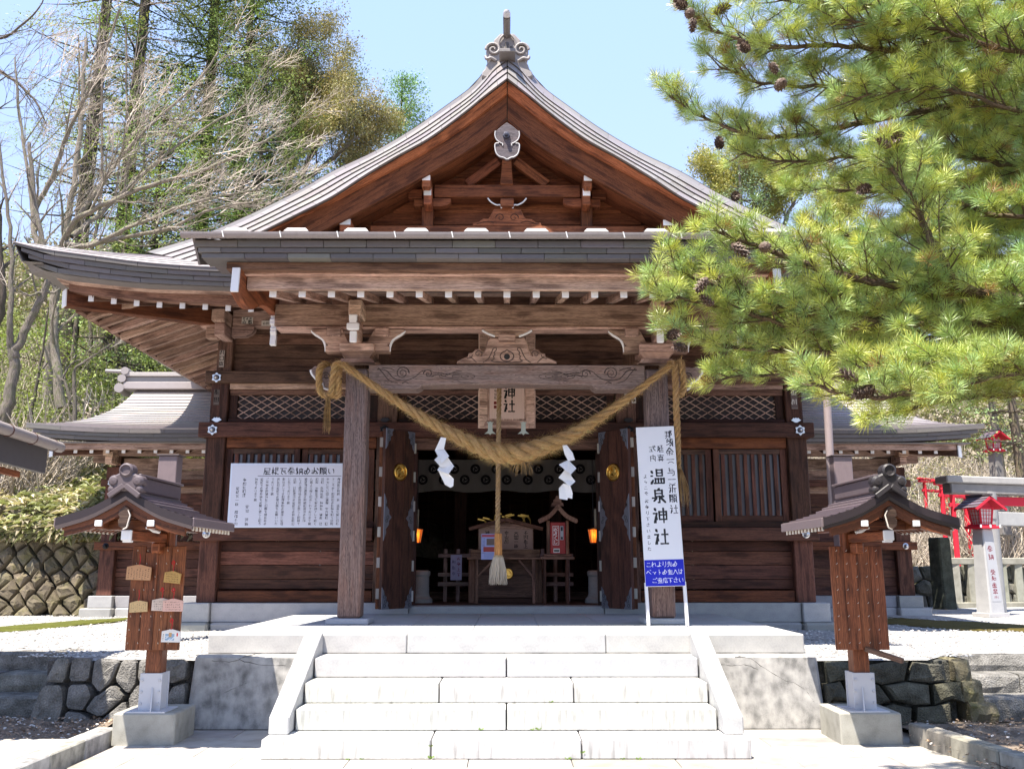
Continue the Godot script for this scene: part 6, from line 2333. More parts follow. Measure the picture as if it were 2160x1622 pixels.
	# fortune-slip box
	t = thing("fortune_slip_box", "red fortune slip dispenser under a little gabled wooden roof", "dispenser")
	var d := 14.25
	board("case", 0.682, 0.919, 1.745, 2.227, 14.25, 0.18, M.paint, Color(0.55, 0.03, 0.045), t, 0.006)
	board("side_board", 0.629, 0.674, 1.73, 2.255, 14.23, 0.22, W, T_BROWN * 1.2, t, 0.004)
	board("side_board", 0.925, 0.969, 1.73, 2.255, 14.23, 0.22, W, T_BROWN * 1.2, t, 0.004)
	board("base_board", 0.582, 1.008, 1.701, 1.737, 14.2, 0.28, W, T_BROWN * 1.2, t, 0.004)
	for s in [-1.0, 1.0]:
		var b := mb(vary(T_BROWN * 1.6))
		var apex := Vector3(0.795, 2.489, -14.2)
		var pts := spline([apex, apex + Vector3(s * 0.13, -0.15, 0), apex + Vector3(s * 0.30, -0.235, 0)], 4)
		for i in pts.size() - 1:
			b.bar(pts[i], pts[i + 1], 0.30, 0.03, 0.003, Vector3.UP)
			b.bar(pts[i] + Vector3(0, -0.03, 0.14), pts[i + 1] + Vector3(0, -0.03, 0.14), 0.02, 0.055, 0.003)
		build("roof", b, W, t)
	var on := mb(T_BROWN * 1.5)
	on.prism([Vector2(-0.10, 0), Vector2(0.10, 0), Vector2(0.085, 0.05), Vector2(0.06, 0.06), Vector2(0.06, 0.10), Vector2(0.03, 0.11), Vector2(0.02, 0.16), Vector2(-0.02, 0.16), Vector2(-0.03, 0.11), Vector2(-0.06, 0.10), Vector2(-0.06, 0.06), Vector2(-0.085, 0.05)], 0.05, Transform3D(Basis(), Vector3(0.789, 2.468, -14.1)))
	build("ridge_ornament", on, W, t)
	im = canvas(100, 206, Color(0.62, 0.035, 0.06))
	im.fill_rect(Rect2i(14, 22, 44, 128), Color(0.85, 0.84, 0.84))
	im.fill_rect(Rect2i(18, 26, 36, 120), Color(0.62, 0.035, 0.06))
	column(im, "おみくじ", 20, 28, 32, 29, Color(0.88, 0.88, 0.88), 1.2)
	im.fill_rect(Rect2i(66, 24, 22, 92), Color(0.66, 0.68, 0.72))
	im.fill_rect(Rect2i(70, 30, 14, 26), Color(0.05, 0.05, 0.08))
	im.fill_rect(Rect2i(70, 96, 14, 16), Color(0.05, 0.05, 0.08))
	im.fill_rect(Rect2i(18, 172, 44, 28), Color(0.8, 0.8, 0.8))
	im.fill_rect(Rect2i(22, 180, 36, 14), Color(0.3, 0.3, 0.3))
	sheet("lettering", Transform3D(Basis(), (Vector3(0.68, 1.745, -14.247) + Vector3(0.921, 2.227, -14.247)) / 2), 0.228, 0.48, print_mat(im, 0.4), t)
	t = thing("side_table", "slim legged side table under the red fortune slip box", "table")
	board("table_top", 0.519, 1.044, 1.657, 1.693, 14.1, 0.4, W, T_BROWN * 1.2, t, 0.004)
	for q in [[0.589, 14.12], [0.937, 14.12], [0.589, 14.42], [0.937, 14.42]]:
		board("leg", q[0] - 0.018, q[0] + 0.018, fl, 1.657, q[1], 0.036, W, T_DARK * 1.2, t, 0.003)
	# hanging lit lanterns
	for s in [-1, 1]:
		var p := Vector3(-1.402, 2.016, -14.3) if s < 0 else Vector3(1.361, 2.016, -14.3)
		t = thing("hanging_lantern", "lit amber lantern hanging at the left of the doorway" if s < 0 else "lit amber lantern hanging at the right of the doorway", "lantern", p, 0.0, "lit lanterns in the doorway")
		var b := mb()
		b.lathe([Vector2(0.05, -0.10), Vector2(0.085, 0.10)], 8)
		var gm: StandardMaterial3D
		if M.has("lamp_glow"):
			gm = M.lamp_glow
		else:
			gm = plain("lamp_glow", Color(0.6, 0.3, 0.08), 0.6)
			gm.emission_enabled = true
			gm.emission = Color(1.0, 0.42, 0.10)
			gm.emission_energy_multiplier = 0.24
		build("shade", b, gm, t)
		for k in 8:
			var a := TAU * k / 8.0
			var r := mb()
			r.bar(Vector3(cos(a) * 0.053, -0.11, sin(a) * 0.053), Vector3(cos(a) * 0.088, 0.105, sin(a) * 0.088), 0.008, 0.008, 0.001)
			build("rib", r, M.iron, t)
		b = mb()
		b.lathe([Vector2(0.0, -0.125), Vector2(0.05, -0.12), Vector2(0.056, -0.10)], 8)
		b.lathe([Vector2(0.088, 0.10), Vector2(0.095, 0.115), Vector2(0.0, 0.13)], 8)
		b.tube([Vector3(0, 0.12, 0), Vector3(0, 1.2, 0)], [0.006, 0.006], 5)
		build("cap", b, M.iron, t)
		var l := OmniLight3D.new()
		l.name = "lantern_light" if s < 0 else "lantern_light_001"
		l.light_color = Color(1.0, 0.6, 0.25)
		l.light_energy = 0.02
		l.light_size = 0.03
		l.omni_range = 6.0
		l.omni_attenuation = 2.0
		l.shadow_enabled = true
		l.position = p + Vector3(0, 0, 0.14)
		add_child(l)
	for q in [[870, 1075, 1145], [880, 1075, 1118], [1257, 1075, 1116]]:
		pass
	for q in [["wide pale paper strip hanging left of the left lantern", Vector3(-1.51, 2.176, -14.45), 0.05, 0.52], ["pale paper strip hanging straight above the left lantern", Vector3(-1.422, 2.28, -14.45), 0.05, 0.32], ["pale paper strip hanging above the right lantern", Vector3(1.417, 2.289, -14.45), 0.05, 0.32]]:
		t = thing("paper_strip", q[0], "paper strip", Vector3.ZERO, 0.0, "paper strips by the lanterns")
		var b := mb(Color(0.62, 0.56, 0.42))
		b.bx(q[1], Vector3(q[2], q[3], 0.004), 0.0)
		build("strip", b, M.paper, t)
	# pale drums on the floor
	for s in [-1, 1]:
		var p := Vector3(-1.362, 1.219, -14.6) if s < 0 else Vector3(1.427, 1.219, -14.6)
		t = thing("stone_drum", "pale round stone lantern base standing inside the left door" if s < 0 else "pale round stone lantern base half hidden by the right door", "stone base", Vector3(p.x, fl, -14.6), 0.0, "round stone bases")
		var b := mb(Color(0.6, 0.6, 0.6))
		b.lathe([Vector2(0.19, 0), Vector2(0.19, 0.06), Vector2(0.15, 0.09), Vector2(0.135, 0.14), Vector2(0.135, 0.40), Vector2(0.15, 0.43), Vector2(0.15, 0.48), Vector2(0.12, 0.50), Vector2(0, 0.50)], 20)
		build("drum", b, M.granite, t)
	# crested curtain deep inside
	t = thing("crested_curtain", "grey white curtain with dark three comma crests deep inside", "curtain")
	var cy0: float = 2.947
	var cy1: float = 3.553
	var cb := mb(Color(0.30, 0.29, 0.28))
	var g := [[], []]
	for j in 81:
		var x := -2.6 + 5.2 * j / 80.0
		var zz := -17.2 + 0.025 * sin(j * 1.1) + 0.012 * sin(j * 2.7)
		g[0].append(Vector3(x, cy0 + 0.02 * sin(j * 0.37), zz))
		g[1].append(Vector3(x, cy1, zz * 1.0))
	cb.grid(g)
	build("cloth", cb, M.cloth, t)
	for i in 22:
		var x := -2.2 + (i / 2) * 0.40 + (0.2 if i % 2 else 0.0)
		var y := lerpf(cy0, cy1, 0.36 if i % 2 else 0.70)
		var b := mb(Color(0.02, 0.02, 0.025))
		var tf := Transform3D(Basis(), Vector3(x, y, -17.15))
		b.lathe([Vector2(0.095, 0), Vector2(0.095, 0.006), Vector2(0, 0.006)], 18, tf * Transform3D(Basis(Vector3.RIGHT, PI / 2), Vector3.ZERO))
		b.tint = Color(0.42, 0.41, 0.4)
		for k in 3: comma(b, tf * Transform3D(Basis(Vector3.BACK, TAU * k / 3.0 + 0.5), Vector3(0, 0, 0.002)), 0.075, 0.0)
		build("crest", b, M.cloth, t)
	for q in [-2.05, -0.9, 0.95, 2.1]:
		board("inner_pillar", q - 0.12, q + 0.12, fl, 4.3, 16.2 if absf(q) > 1.5 else 17.6, 0.24, W, T_DARK * 0.8, hall, 0.01)
	for k in 14:
		board("back_screen", -2.4 + k * 0.35, -2.4 + k * 0.35 + 0.03, fl, 3.2, 19.5, 0.04, W, T_BROWN * 0.6, hall, 0.003)
	board("inner_step", -2.6, 2.6, fl + 0.001, fl + 0.14, 15.7, 4.0, W, T_BROWN * 0.7, hall)


# ---------------------------------------------------------------- ropes and paper
func twist(t: Node, called: String, path: Array, rad: Array, strands: int, pitch: float, m: Material, tint: Color, sides := 8) -> void:
	var run := 0.0
	var at := []
	for i in path.size():
		if i > 0: run += (path[i] - path[i - 1]).length()
		at.append(run)
	for k in strands:
		var p := []
		var r := []
		for i in path.size():
			var dirn: Vector3 = (path[mini(i + 1, path.size() - 1)] - path[maxi(i - 1, 0)]).normalized()
			var x := Vector3(0, 0, 1).cross(dirn).normalized()
			var y := dirn.cross(x)
			var ph: float = at[i] / (pitch * maxf(rad[i], 0.02) / 0.1) * TAU + TAU * k / strands if false else 0.0
			ph = TAU * k / strands + at[i] / pitch * TAU
			var q: float = rad[i] * (0.50 if strands == 2 else 0.53)
			p.append(path[i] + (x * cos(ph) + y * sin(ph)) * q)
			r.append(rad[i] * (0.60 if strands == 2 else 0.50) * (1.0 + 0.05 * sin(i * 2.1 + k)))
		var b := mb(vary(tint, 0.08))
		b.tube(p, r, sides)
		build(called, b, m, t)


func fibres(t: Node, path: Array, rad: Array, count: int, len: float, tint: Color) -> void:
	var b := mb(tint)
	for i in count:
		var k := int(rnd(0, path.size() - 1.01))
		var u := rnd(0, 1)
		var c: Vector3 = path[k].lerp(path[k + 1], u)
		var r: float = lerpf(rad[k], rad[k + 1], u)
		var dirn: Vector3 = (path[k + 1] - path[k]).normalized()
		var a := rnd(0, TAU)
		var x := Vector3(0, 0, 1).cross(dirn).normalized()
		var y := dirn.cross(x)
		var o := x * cos(a) + y * sin(a)
		var s := c + o * r * 0.95
		var l := len * rnd(0.3, 1.0) * (0.4 + r * 5.0)
		var e := s + (o * rnd(0.15, 0.8) + dirn * rnd(-1, 1) + Vector3(0, -0.25, 0)).normalized() * l
		var w := dirn.cross(o) * 0.002 + o * 0.001
		b.tint = tint * rnd(0.6, 1.3)
		b.tri(s - w, s + w, e)
	kind(build("loose_straw", b, M.straw, t), "stuff")


func tassel(t: Node, called: String, top: Vector3, length: float, r0: float, r1: float, n: int, m: Material, tint: Color, w := 0.003) -> void:
	var b := mb(tint)
	for i in n:
		var a := rnd(0, TAU)
		var k := sqrt(rnd(0, 1))
		var p0 := top + Vector3(cos(a) * r0 * k, 0, sin(a) * r0 * k)
		var p2 := top + Vector3(cos(a) * r1 * k, -length * rnd(0.8, 1.03), sin(a) * r1 * k)
		var p1 := p0.lerp(p2, 0.5) + Vector3(cos(a), 0, sin(a)) * (r1 - r0) * 0.15 * k + Vector3(rnd(-1, 1), 0, rnd(-1, 1)) * r1 * 0.1
		b.tint = tint * rnd(0.75, 1.15)
		b.tube([p0, p1, p2], [w, w, w * 0.5], 3, false)
	kind(build(called, b, m, t), "stuff")


func make_rope() -> void:
	var S := Color(0.88, 0.615, 0.34)
	var t := thing("sacred_straw_rope", "thick twisted golden straw rope slung between the porch pillars", "rope")
	var d := 10.72
	var key := [Vector3(-2.017, 3.981, -10.78), Vector3(-1.611, 3.699, -10.76), Vector3(-1.139, 3.383, -10.72), Vector3(-0.733, 3.146, -10.68), Vector3(-0.39, 2.978, -10.66), Vector3(-0.107, 2.876, -10.66), Vector3(0.146, 2.865, -10.66), Vector3(0.457, 2.962, -10.66), Vector3(0.742, 3.079, -10.68), Vector3(1.079, 3.286, -10.72), Vector3(1.534, 3.603, -10.76), Vector3(2.012, 3.974, -10.78)]
	var kr := [0.036, 0.044, 0.056, 0.074, 0.098, 0.122, 0.124, 0.104, 0.083, 0.061, 0.046, 0.036]
	var path := spline(key, 12)
	var rad := []
	for i in path.size():
		var k := i / 12
		rad.append(lerpf(kr[k], kr[mini(k + 1, 11)], (i % 12) / 12.0))
	twist(t, "strand", path, rad, 3, 0.50, M.straw, S * 0.95, 10)
	fibres(t, path, rad, 7000, 0.15, S * 1.2)
	tassel(t, "frayed_end", Vector3(0.173, 2.756, -10.6), 0.16, 0.10, 0.16, 26, M.straw, S, 0.0022)
	for s in [-1, 1]:
		# coils over the carved nose, frayed tail
		var loops: Array
		if s < 0:
			loops = [[Vector3(-2.036, 3.978, -10.82), Vector3(-2.102, 3.986, -10.8), Vector3(-2.122, 3.85, -10.78), Vector3(-2.134, 3.703, -10.78), Vector3(-2.151, 3.606, -10.8), Vector3(-2.228, 3.602, -10.84), Vector3(-2.293, 3.665, -10.86), Vector3(-2.316, 3.808, -10.86), Vector3(-2.31, 3.939, -10.86), Vector3(-2.273, 4.019, -10.95), Vector3(-2.243, 4.029, -11.1)], [Vector3(-2.067, 3.999, -10.86), Vector3(-2.072, 3.859, -10.82), Vector3(-2.066, 3.711, -10.82), Vector3(-2.072, 3.614, -10.84), Vector3(-2.121, 3.594, -10.86)]]
		else:
			loops = [[Vector3(2.002, 3.995, -10.82), Vector3(2.058, 4.003, -10.8), Vector3(2.066, 3.856, -10.78), Vector3(2.066, 3.678, -10.78), Vector3(2.067, 3.446, -10.8), Vector3(2.077, 3.219, -10.84), Vector3(2.084, 2.937, -10.9), Vector3(2.083, 2.65, -10.92)], [Vector3(2.104, 4.005, -10.86), Vector3(2.144, 4.02, -10.82), Vector3(2.158, 3.89, -10.8), Vector3(2.174, 3.745, -10.82), Vector3(2.157, 3.642, -10.84), Vector3(2.103, 3.607, -10.84), Vector3(2.07, 3.654, -10.84)]]
		for l in loops:
			var p := spline(l, 8)
			twist(t, "coil_strand", p, p.map(func(_q): return 0.043), 3, 0.24, M.straw, S * 0.85, 8)
			fibres(t, p, p.map(func(_q): return 0.043), 300, 0.12, S)
		tassel(t, "frayed_end", Vector3(-2.179, 3.583, -10.8) if s < 0 else Vector3(2.089, 2.7, -10.85), 0.46 if s < 0 else 0.45, 0.03, 0.055 if s < 0 else 0.13, 60, M.straw, S * 0.95, 0.0028)
	# folded paper streamers
	for s in [-1, 1]:
		t = thing("paper_streamer", "zigzag white paper streamer hanging from the left of the rope" if s < 0 else "zigzag white paper streamer hanging from the right of the rope", "paper streamer", Vector3.ZERO, 0.0, "zigzag paper streamers")
		var q := []
		if s < 0:
			q = [[[Vector3(-0.782, 3.055, -10.6), Vector3(-0.72, 3.043, -10.6), Vector3(-0.746, 2.908, -10.6), Vector3(-0.852, 2.896, -10.6)], 0], [[Vector3(-0.852, 2.896, -10.6), Vector3(-0.748, 2.921, -10.62), Vector3(-0.68, 2.823, -10.55), Vector3(-0.766, 2.73, -10.52), Vector3(-0.815, 2.835, -10.56)], 1], [[Vector3(-0.747, 2.899, -10.62), Vector3(-0.683, 2.829, -10.6), Vector3(-0.848, 2.772, -10.5), Vector3(-0.797, 2.717, -10.5)], 2], [[Vector3(-0.85, 2.774, -10.52), Vector3(-0.722, 2.849, -10.58), Vector3(-0.62, 2.705, -10.6), Vector3(-0.772, 2.688, -10.54)], 3], [[Vector3(-0.772, 2.75, -10.6), Vector3(-0.619, 2.709, -10.58), Vector3(-0.681, 2.608, -10.52), Vector3(-0.814, 2.652, -10.52)], 4], [[Vector3(-0.811, 2.665, -10.54), Vector3(-0.688, 2.621, -10.54), Vector3(-0.623, 2.558, -10.58), Vector3(-0.627, 2.475, -10.58), Vector3(-0.66, 2.452, -10.57), Vector3(-0.725, 2.489, -10.55)], 5]]
		else:
			q = [[[Vector3(0.657, 2.96, -10.6), Vector3(0.713, 2.96, -10.6), Vector3(0.778, 2.867, -10.58), Vector3(0.803, 2.78, -10.56), Vector3(0.726, 2.766, -10.58), Vector3(0.684, 2.852, -10.6)], 0], [[Vector3(0.728, 2.785, -10.6), Vector3(0.677, 2.762, -10.6), Vector3(0.61, 2.72, -10.52), Vector3(0.697, 2.64, -10.5), Vector3(0.748, 2.603, -10.52), Vector3(0.82, 2.682, -10.58)], 1], [[Vector3(0.685, 2.668, -10.56), Vector3(0.602, 2.563, -10.5), Vector3(0.682, 2.522, -10.54), Vector3(0.764, 2.6, -10.6)], 2], [[Vector3(0.616, 2.566, -10.54), Vector3(0.719, 2.648, -10.58), Vector3(0.808, 2.528, -10.6), Vector3(0.736, 2.467, -10.54)], 3], [[Vector3(0.662, 2.504, -10.58), Vector3(0.738, 2.491, -10.56), Vector3(0.77, 2.391, -10.56), Vector3(0.764, 2.325, -10.56), Vector3(0.714, 2.336, -10.56), Vector3(0.708, 2.309, -10.56), Vector3(0.612, 2.322, -10.52), Vector3(0.608, 2.443, -10.52)], 4]]
		for e in q:
			var poly: Array = e[0]
			var b := mb(Color(1, 1, 1))
			for i in range(1, poly.size() - 1):
				b.tri(poly[0], poly[i + 1], poly[i])
				b.tri(poly[0] + Vector3(0, 0, -0.002), poly[i] + Vector3(0, 0, -0.002), poly[i + 1] + Vector3(0, 0, -0.002))
			build("fold", b, M.paper, t)
	# bell rope
	t = thing("bell_rope", "pale twisted bell rope with wooden sleeve and fringed tassel", "rope")
	var br := []
	for i in 90:
		br.append(Vector3(-0.1, 3.868, -11.5).lerp(Vector3(-0.116, 1.93, -11.5), i / 89.0))
	twist(t, "strand", br, br.map(func(_q): return 0.034), 3, 0.16, M.straw, Color(0.62, 0.47, 0.32), 8)
	var b := mb(Color(0.62, 0.32, 0.11))
	var a := Vector3(-0.106, 1.684, -11.5)
	var e := Vector3(-0.107, 1.954, -11.5)
	b.tube([a, e], [0.053, 0.05], 8)
	build("wooden_sleeve", b, M.timber, t)
	b = mb(Color(0.66, 0.58, 0.47))
	b.tube([a + Vector3(0, -0.035, 0), a + Vector3(0, 0.004, 0)], [0.062, 0.058], 14)
	build("collar", b, M.straw, t)
	tassel(t, "tassel", a + Vector3(0, -0.02, 0), 0.331, 0.062, 0.118, 420, M.cloth, Color(0.60, 0.52, 0.41), 0.0055)


# ---------------------------------------------------------------- plaque stands
func make_stands() -> void:
	stand(-1)
	stand(1)


func stand(s: int) -> void:
	var f := float(s)
	var W: Material = M.varnished_timber
	var label := "roofed wooden prayer plaque stand at the left with plaques hung on it" if s < 0 else "roofed wooden prayer plaque stand at the right with bare hooks"
	var bx := -3.225 if s < 0 else 3.255
	var cz := -8.52
	var t := thing("plaque_stand", label, "plaque stand", Vector3(bx, 0, cz), 0.0, "roofed prayer plaque stands")
	# concrete base, slightly turned
	var b := mb(Color(1.0, 1.0, 0.97))
	b.box(Transform3D(Basis(Vector3.UP, f * -0.02), Vector3(0, 0.13, -0.20)), Vector3(0.55, 0.28, 0.57), 0.012)
	build("concrete_base", b, M.base_concrete, t)
	var pp := mb(T_RED * 0.6)
	pp.box(Transform3D(Basis(), Vector3(0, 1.15, -0.12)), Vector3(0.145, 1.72, 0.145), 0.008)
	build("post", pp, W, t)
	# steel shoe bolted to the base
	var sh := part("steel_shoe", t)
	b = mb(Color(0.55, 0.55, 0.58))
	b.bx(Vector3(0, 0.275, -0.10), Vector3(0.36, 0.012, 0.34), 0.002)
	b.bx(Vector3(0, 0.44, -0.03), Vector3(0.20, 0.32, 0.012), 0.002)
	b.bx(Vector3(0, 0.44, -0.21), Vector3(0.20, 0.32, 0.012), 0.002)
	b.bx(Vector3(f * 0.083, 0.44, -0.12), Vector3(0.012, 0.32, 0.17), 0.002)
	b.bx(Vector3(-f * 0.083, 0.44, -0.12), Vector3(0.012, 0.32, 0.17), 0.002)
	b.prism([Vector2(0, 0), Vector2(0.10, 0), Vector2(0, 0.2)], 0.012, Transform3D(Basis(Vector3(-0.35 * f, 0, 1).normalized(), Vector3.UP, Vector3(1, 0, 0.35 * f).normalized() * -1.0), Vector3(-f * 0.02, 0.28, -0.02)))
	build("plate", b, M.paint, sh)
	for k in 6:
		var q := mb(Color(0.5, 0.5, 0.52))
		q.lathe([Vector2(0.013, 0), Vector2(0.013, 0.012), Vector2(0, 0.014)], 6, Transform3D(Basis(Vector3.RIGHT, PI / 2), Vector3((-0.08 if k % 2 else 0.08), 0.34 + 0.1 * (k / 2), -0.024)))
		build("bolt", q, M.paint, sh)
	# board of four planks with brass hooks
	var y0: float = 0.804
	var y1: float = 1.735
	var bd := part("hook_board", t)
	var bw := 0.49
	for k in 4:
		var q := mb(vary(T_RED * (0.62 if s < 0 else 0.80), 0.10))
		var y_top := y1 - (0.06 if k in [1, 2] and k == 1 else 0.0)
		q.box(Transform3D(Basis(), Vector3(-bw / 2 + bw * (k + 0.5) / 4.0, (y0 + y_top) / 2, 0.0)), Vector3(bw / 4.0 - 0.002, y_top - y0, 0.028), 0.003)
		build("plank", q, W, bd)
	for r in 8:
		for c in 5:
			if r == 0 and c == 2: continue
			var hx := -0.19 + c * 0.092 - 0.004 * r
			var hy := y1 - 0.045 - r * 0.118
			if hy < y0 + 0.05: continue
			var h := mb(Color(0.6, 0.56, 0.5))
			h.tube([Vector3(hx, hy, 0.01), Vector3(hx, hy, 0.035), Vector3(hx + 0.004, hy + 0.012, 0.04)], [0.0022, 0.0022, 0.002], 5)
			build("hook", h, M.paint, bd)
	# cross beams under the roof
	var yr := y1 + 0.0
	b = mb(vary(T_RED * 0.75))
	b.bx(Vector3(0, yr + 0.075, 0.33), Vector3(0.084, 0.084, 0.88), 0.008)
	build("arm", b, W, t)
	b = mb(T_WHITE)
	b.bx(Vector3(0, yr + 0.075, 0.768), Vector3(0.086, 0.086, 0.03), 0.006)
	b.bx(Vector3(0, yr + 0.025, 0.735), Vector3(0.07, 0.02, 0.06), 0.005)
	build("white_end", b, M.paint, t)
	b = mb(vary(T_RED * 0.9))
	b.bx(Vector3(0, yr - 0.02, 0.04), Vector3(0.075, 0.10, 0.16), 0.012)
	build("nose_block", b, W, t)
	b = mb(vary(T_RED * 0.45))
	b.bx(Vector3(0, yr + 0.165, 0.66), Vector3(0.60, 0.085, 0.09), 0.006)
	build("tie_beam", b, W, t)
	for k in [-1.0, 1.0]:
		b = mb(vary(T_RED * 0.5))
		b.bx(Vector3(k * 0.22, yr + 0.165, 0.28), Vector3(0.075, 0.075, 1.08), 0.006)
		build("purlin", b, W, t)
		b = mb(T_WHITE)
		b.bx(Vector3(k * 0.22, yr + 0.172, 0.828), Vector3(0.06, 0.05, 0.02), 0.004)
		build("white_end", b, M.paint, t)
	b = mb(T_WHITE * 0.9)
	b.tube([Vector3(-f * 0.26, yr + 0.10, 0.715), Vector3(-f * 0.21, yr + 0.115, 0.72), Vector3(-f * 0.17, yr + 0.14, 0.72), Vector3(-f * 0.14, yr + 0.14, 0.72)], [0.012, 0.018, 0.016, 0.01], 6)
	build("white_scroll", b, M.paint, t)
	# roof
	var rz0 := 0.84
	var rz1 := -0.30
	var ry := yr + 0.15
	var prof := resample([Vector2(0, 0.305), Vector2(0.14, 0.222), Vector2(0.31, 0.135), Vector2(0.575, 0.055)], 9)
	for k in [-1.0, 1.0]:
		for i in 9:
			var q := mb(vary(Color(0.155, 0.122, 0.13), 0.12))
			var p0: Vector2 = prof[i]
			var p1: Vector2 = prof[i + 1]
			var lift := 0.020
			var fr := [Vector3(k * p0.x, ry + p0.y, rz0), Vector3(k * p1.x, ry + p1.y + lift, rz0), Vector3(k * p1.x, ry + p1.y + lift, rz1), Vector3(k * p0.x, ry + p0.y, rz1)]
			q.flat(fr[0], fr[1], fr[2], fr[3])
			q.flat(fr[1], fr[1] - Vector3(0, lift + 0.012, 0), fr[2] - Vector3(0, lift + 0.012, 0), fr[2])
			build("roof_course", q, M.roof_metal, t)
		# verge strip: dark face over a paler lip
		var vg := mb(Color(0.03, 0.023, 0.026))
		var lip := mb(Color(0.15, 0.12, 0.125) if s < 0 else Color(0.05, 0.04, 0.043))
		var hf := mb(T_RED * 0.42)
		for i in 9:
			var p0: Vector2 = prof[i]
			var p1: Vector2 = prof[i + 1]
			var A := Vector3(k * p0.x, ry + p0.y, rz0)
			var B := Vector3(k * p1.x, ry + p1.y, rz0)
			hexa(vg, [A + Vector3(0, -0.055, -0.03), B + Vector3(0, -0.055, -0.03), B + Vector3(0, 0.012, -0.03), A + Vector3(0, 0.012, -0.03)], [A + Vector3(0, -0.055, 0.012), B + Vector3(0, -0.055, 0.012), B + Vector3(0, 0.012, 0.012), A + Vector3(0, 0.012, 0.012)])
			hexa(lip, [A + Vector3(0, -0.085, -0.03), B + Vector3(0, -0.085, -0.03), B + Vector3(0, -0.056, -0.03), A + Vector3(0, -0.056, -0.03)], [A + Vector3(0, -0.085, 0.0), B + Vector3(0, -0.085, 0.0), B + Vector3(0, -0.056, 0.016), A + Vector3(0, -0.056, 0.016)])
			if i < 8:
				hexa(hf, [A + Vector3(0, -0.19 + 0.04 * i / 9.0, -0.06), B + Vector3(0, -0.19 + 0.04 * i / 9.0, -0.06), B + Vector3(0, -0.086, -0.06), A + Vector3(0, -0.086, -0.06)], [A + Vector3(0, -0.19 + 0.04 * i / 9.0, -0.02), B + Vector3(0, -0.19 + 0.04 * i / 9.0, -0.02), B + Vector3(0, -0.086, -0.02), A + Vector3(0, -0.086, -0.02)])
		build("verge", vg, M.roof_metal, t)
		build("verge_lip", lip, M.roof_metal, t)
		build("barge_board", hf, W, t)
		# slatted eave underside and eave rim
		var rm := mb(Color(0.16, 0.125, 0.13))
		rm.bx(Vector3(k * 0.58, ry + 0.03, 0.27), Vector3(0.02, 0.075, 1.15), 0.004)
		build("eave_rim", rm, M.roof_metal, t)
		for i in 12:
			var q := mb(vary(T_RED * 0.6))
			var z := rz0 - 0.08 - i * 0.09
			q.bar(Vector3(k * 0.55, ry - 0.015, z), Vector3(k * 0.05, ry + 0.19, z), 0.026, 0.035, 0.002)
			build("rafter", q, W, t)
			q = mb(Color(0.72, 0.68, 0.6))
			q.bx(Vector3(k * 0.556, ry - 0.018, z), Vector3(0.012, 0.04, 0.03), 0.001)
			build("white_end", q, M.paint, t)
		var sf := mb(vary(T_RED * 0.5))
		sf.flat(Vector3(k * 0.56, ry + 0.003, rz0 - 0.03), Vector3(k * 0.56, ry + 0.003, rz1), Vector3(0, ry + 0.25, rz1), Vector3(0, ry + 0.25, rz0 - 0.03))
		build("soffit", sf, W, t)
	# gable pendant
	b = mb(Color(0.11, 0.075, 0.06))
	b.prism([Vector2(0, 0.10), Vector2(0.045, 0.06), Vector2(0.05, 0.02), Vector2(0.035, 0.0), Vector2(0.05, -0.03), Vector2(0.04, -0.07), Vector2(0, -0.10), Vector2(-0.04, -0.07), Vector2(-0.05, -0.03), Vector2(-0.035, 0.0), Vector2(-0.05, 0.02), Vector2(-0.045, 0.06)], 0.03, Transform3D(Basis(), Vector3(0, ry + 0.07, rz0 + 0.0)), 0.004)
	build("pendant", b, W, t)
	b = mb(Color(0.6, 0.55, 0.5))
	b.tube([Vector3(f * -0.03, ry + 0.130, rz0 + 0.016), Vector3(f * -0.052, ry + 0.090, rz0 + 0.016), Vector3(f * -0.03, ry + -0.015, rz0 + 0.016), Vector3(f * -0.055, ry + 0.030, rz0 + 0.016), Vector3(f * -0.03, ry + -0.015, rz0 + 0.016), Vector3(0, ry + -0.030, rz0 + 0.016)], [0.004, 0.007, 0.006, 0.007, 0.007, 0.004], 5)
	build("white_edge", b, M.paint, t)
	# ridge box with its moulded end tile
	b = mb(Color(0.13, 0.103, 0.11))
	b.bx(Vector3(0, ry + 0.36, 0.26), Vector3(0.14, 0.13, 1.02), 0.012)
	b.bx(Vector3(0, ry + 0.434, 0.26), Vector3(0.18, 0.02, 1.04), 0.006)
	build("ridge", b, M.roof_metal, t)
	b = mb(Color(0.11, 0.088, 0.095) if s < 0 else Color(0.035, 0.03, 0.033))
	var ez := rz0 + 0.0
	b.prism([Vector2(-0.09, 0.0), Vector2(0.09, 0.0), Vector2(0.12, 0.07), Vector2(0.10, 0.13), Vector2(0.06, 0.15), Vector2(0.0, 0.20), Vector2(-0.06, 0.15), Vector2(-0.10, 0.13), Vector2(-0.12, 0.07)], 0.09, Transform3D(Basis(), Vector3(0, ry + 0.29, ez)), 0.014)
	b.lathe([Vector2(0.06, -0.05), Vector2(0.06, 0.05), Vector2(0.045, 0.065), Vector2(0.035, 0.05), Vector2(0, 0.05)], 16, Transform3D(Basis(Vector3.RIGHT, PI / 2), Vector3(0, ry + 0.465, ez)))
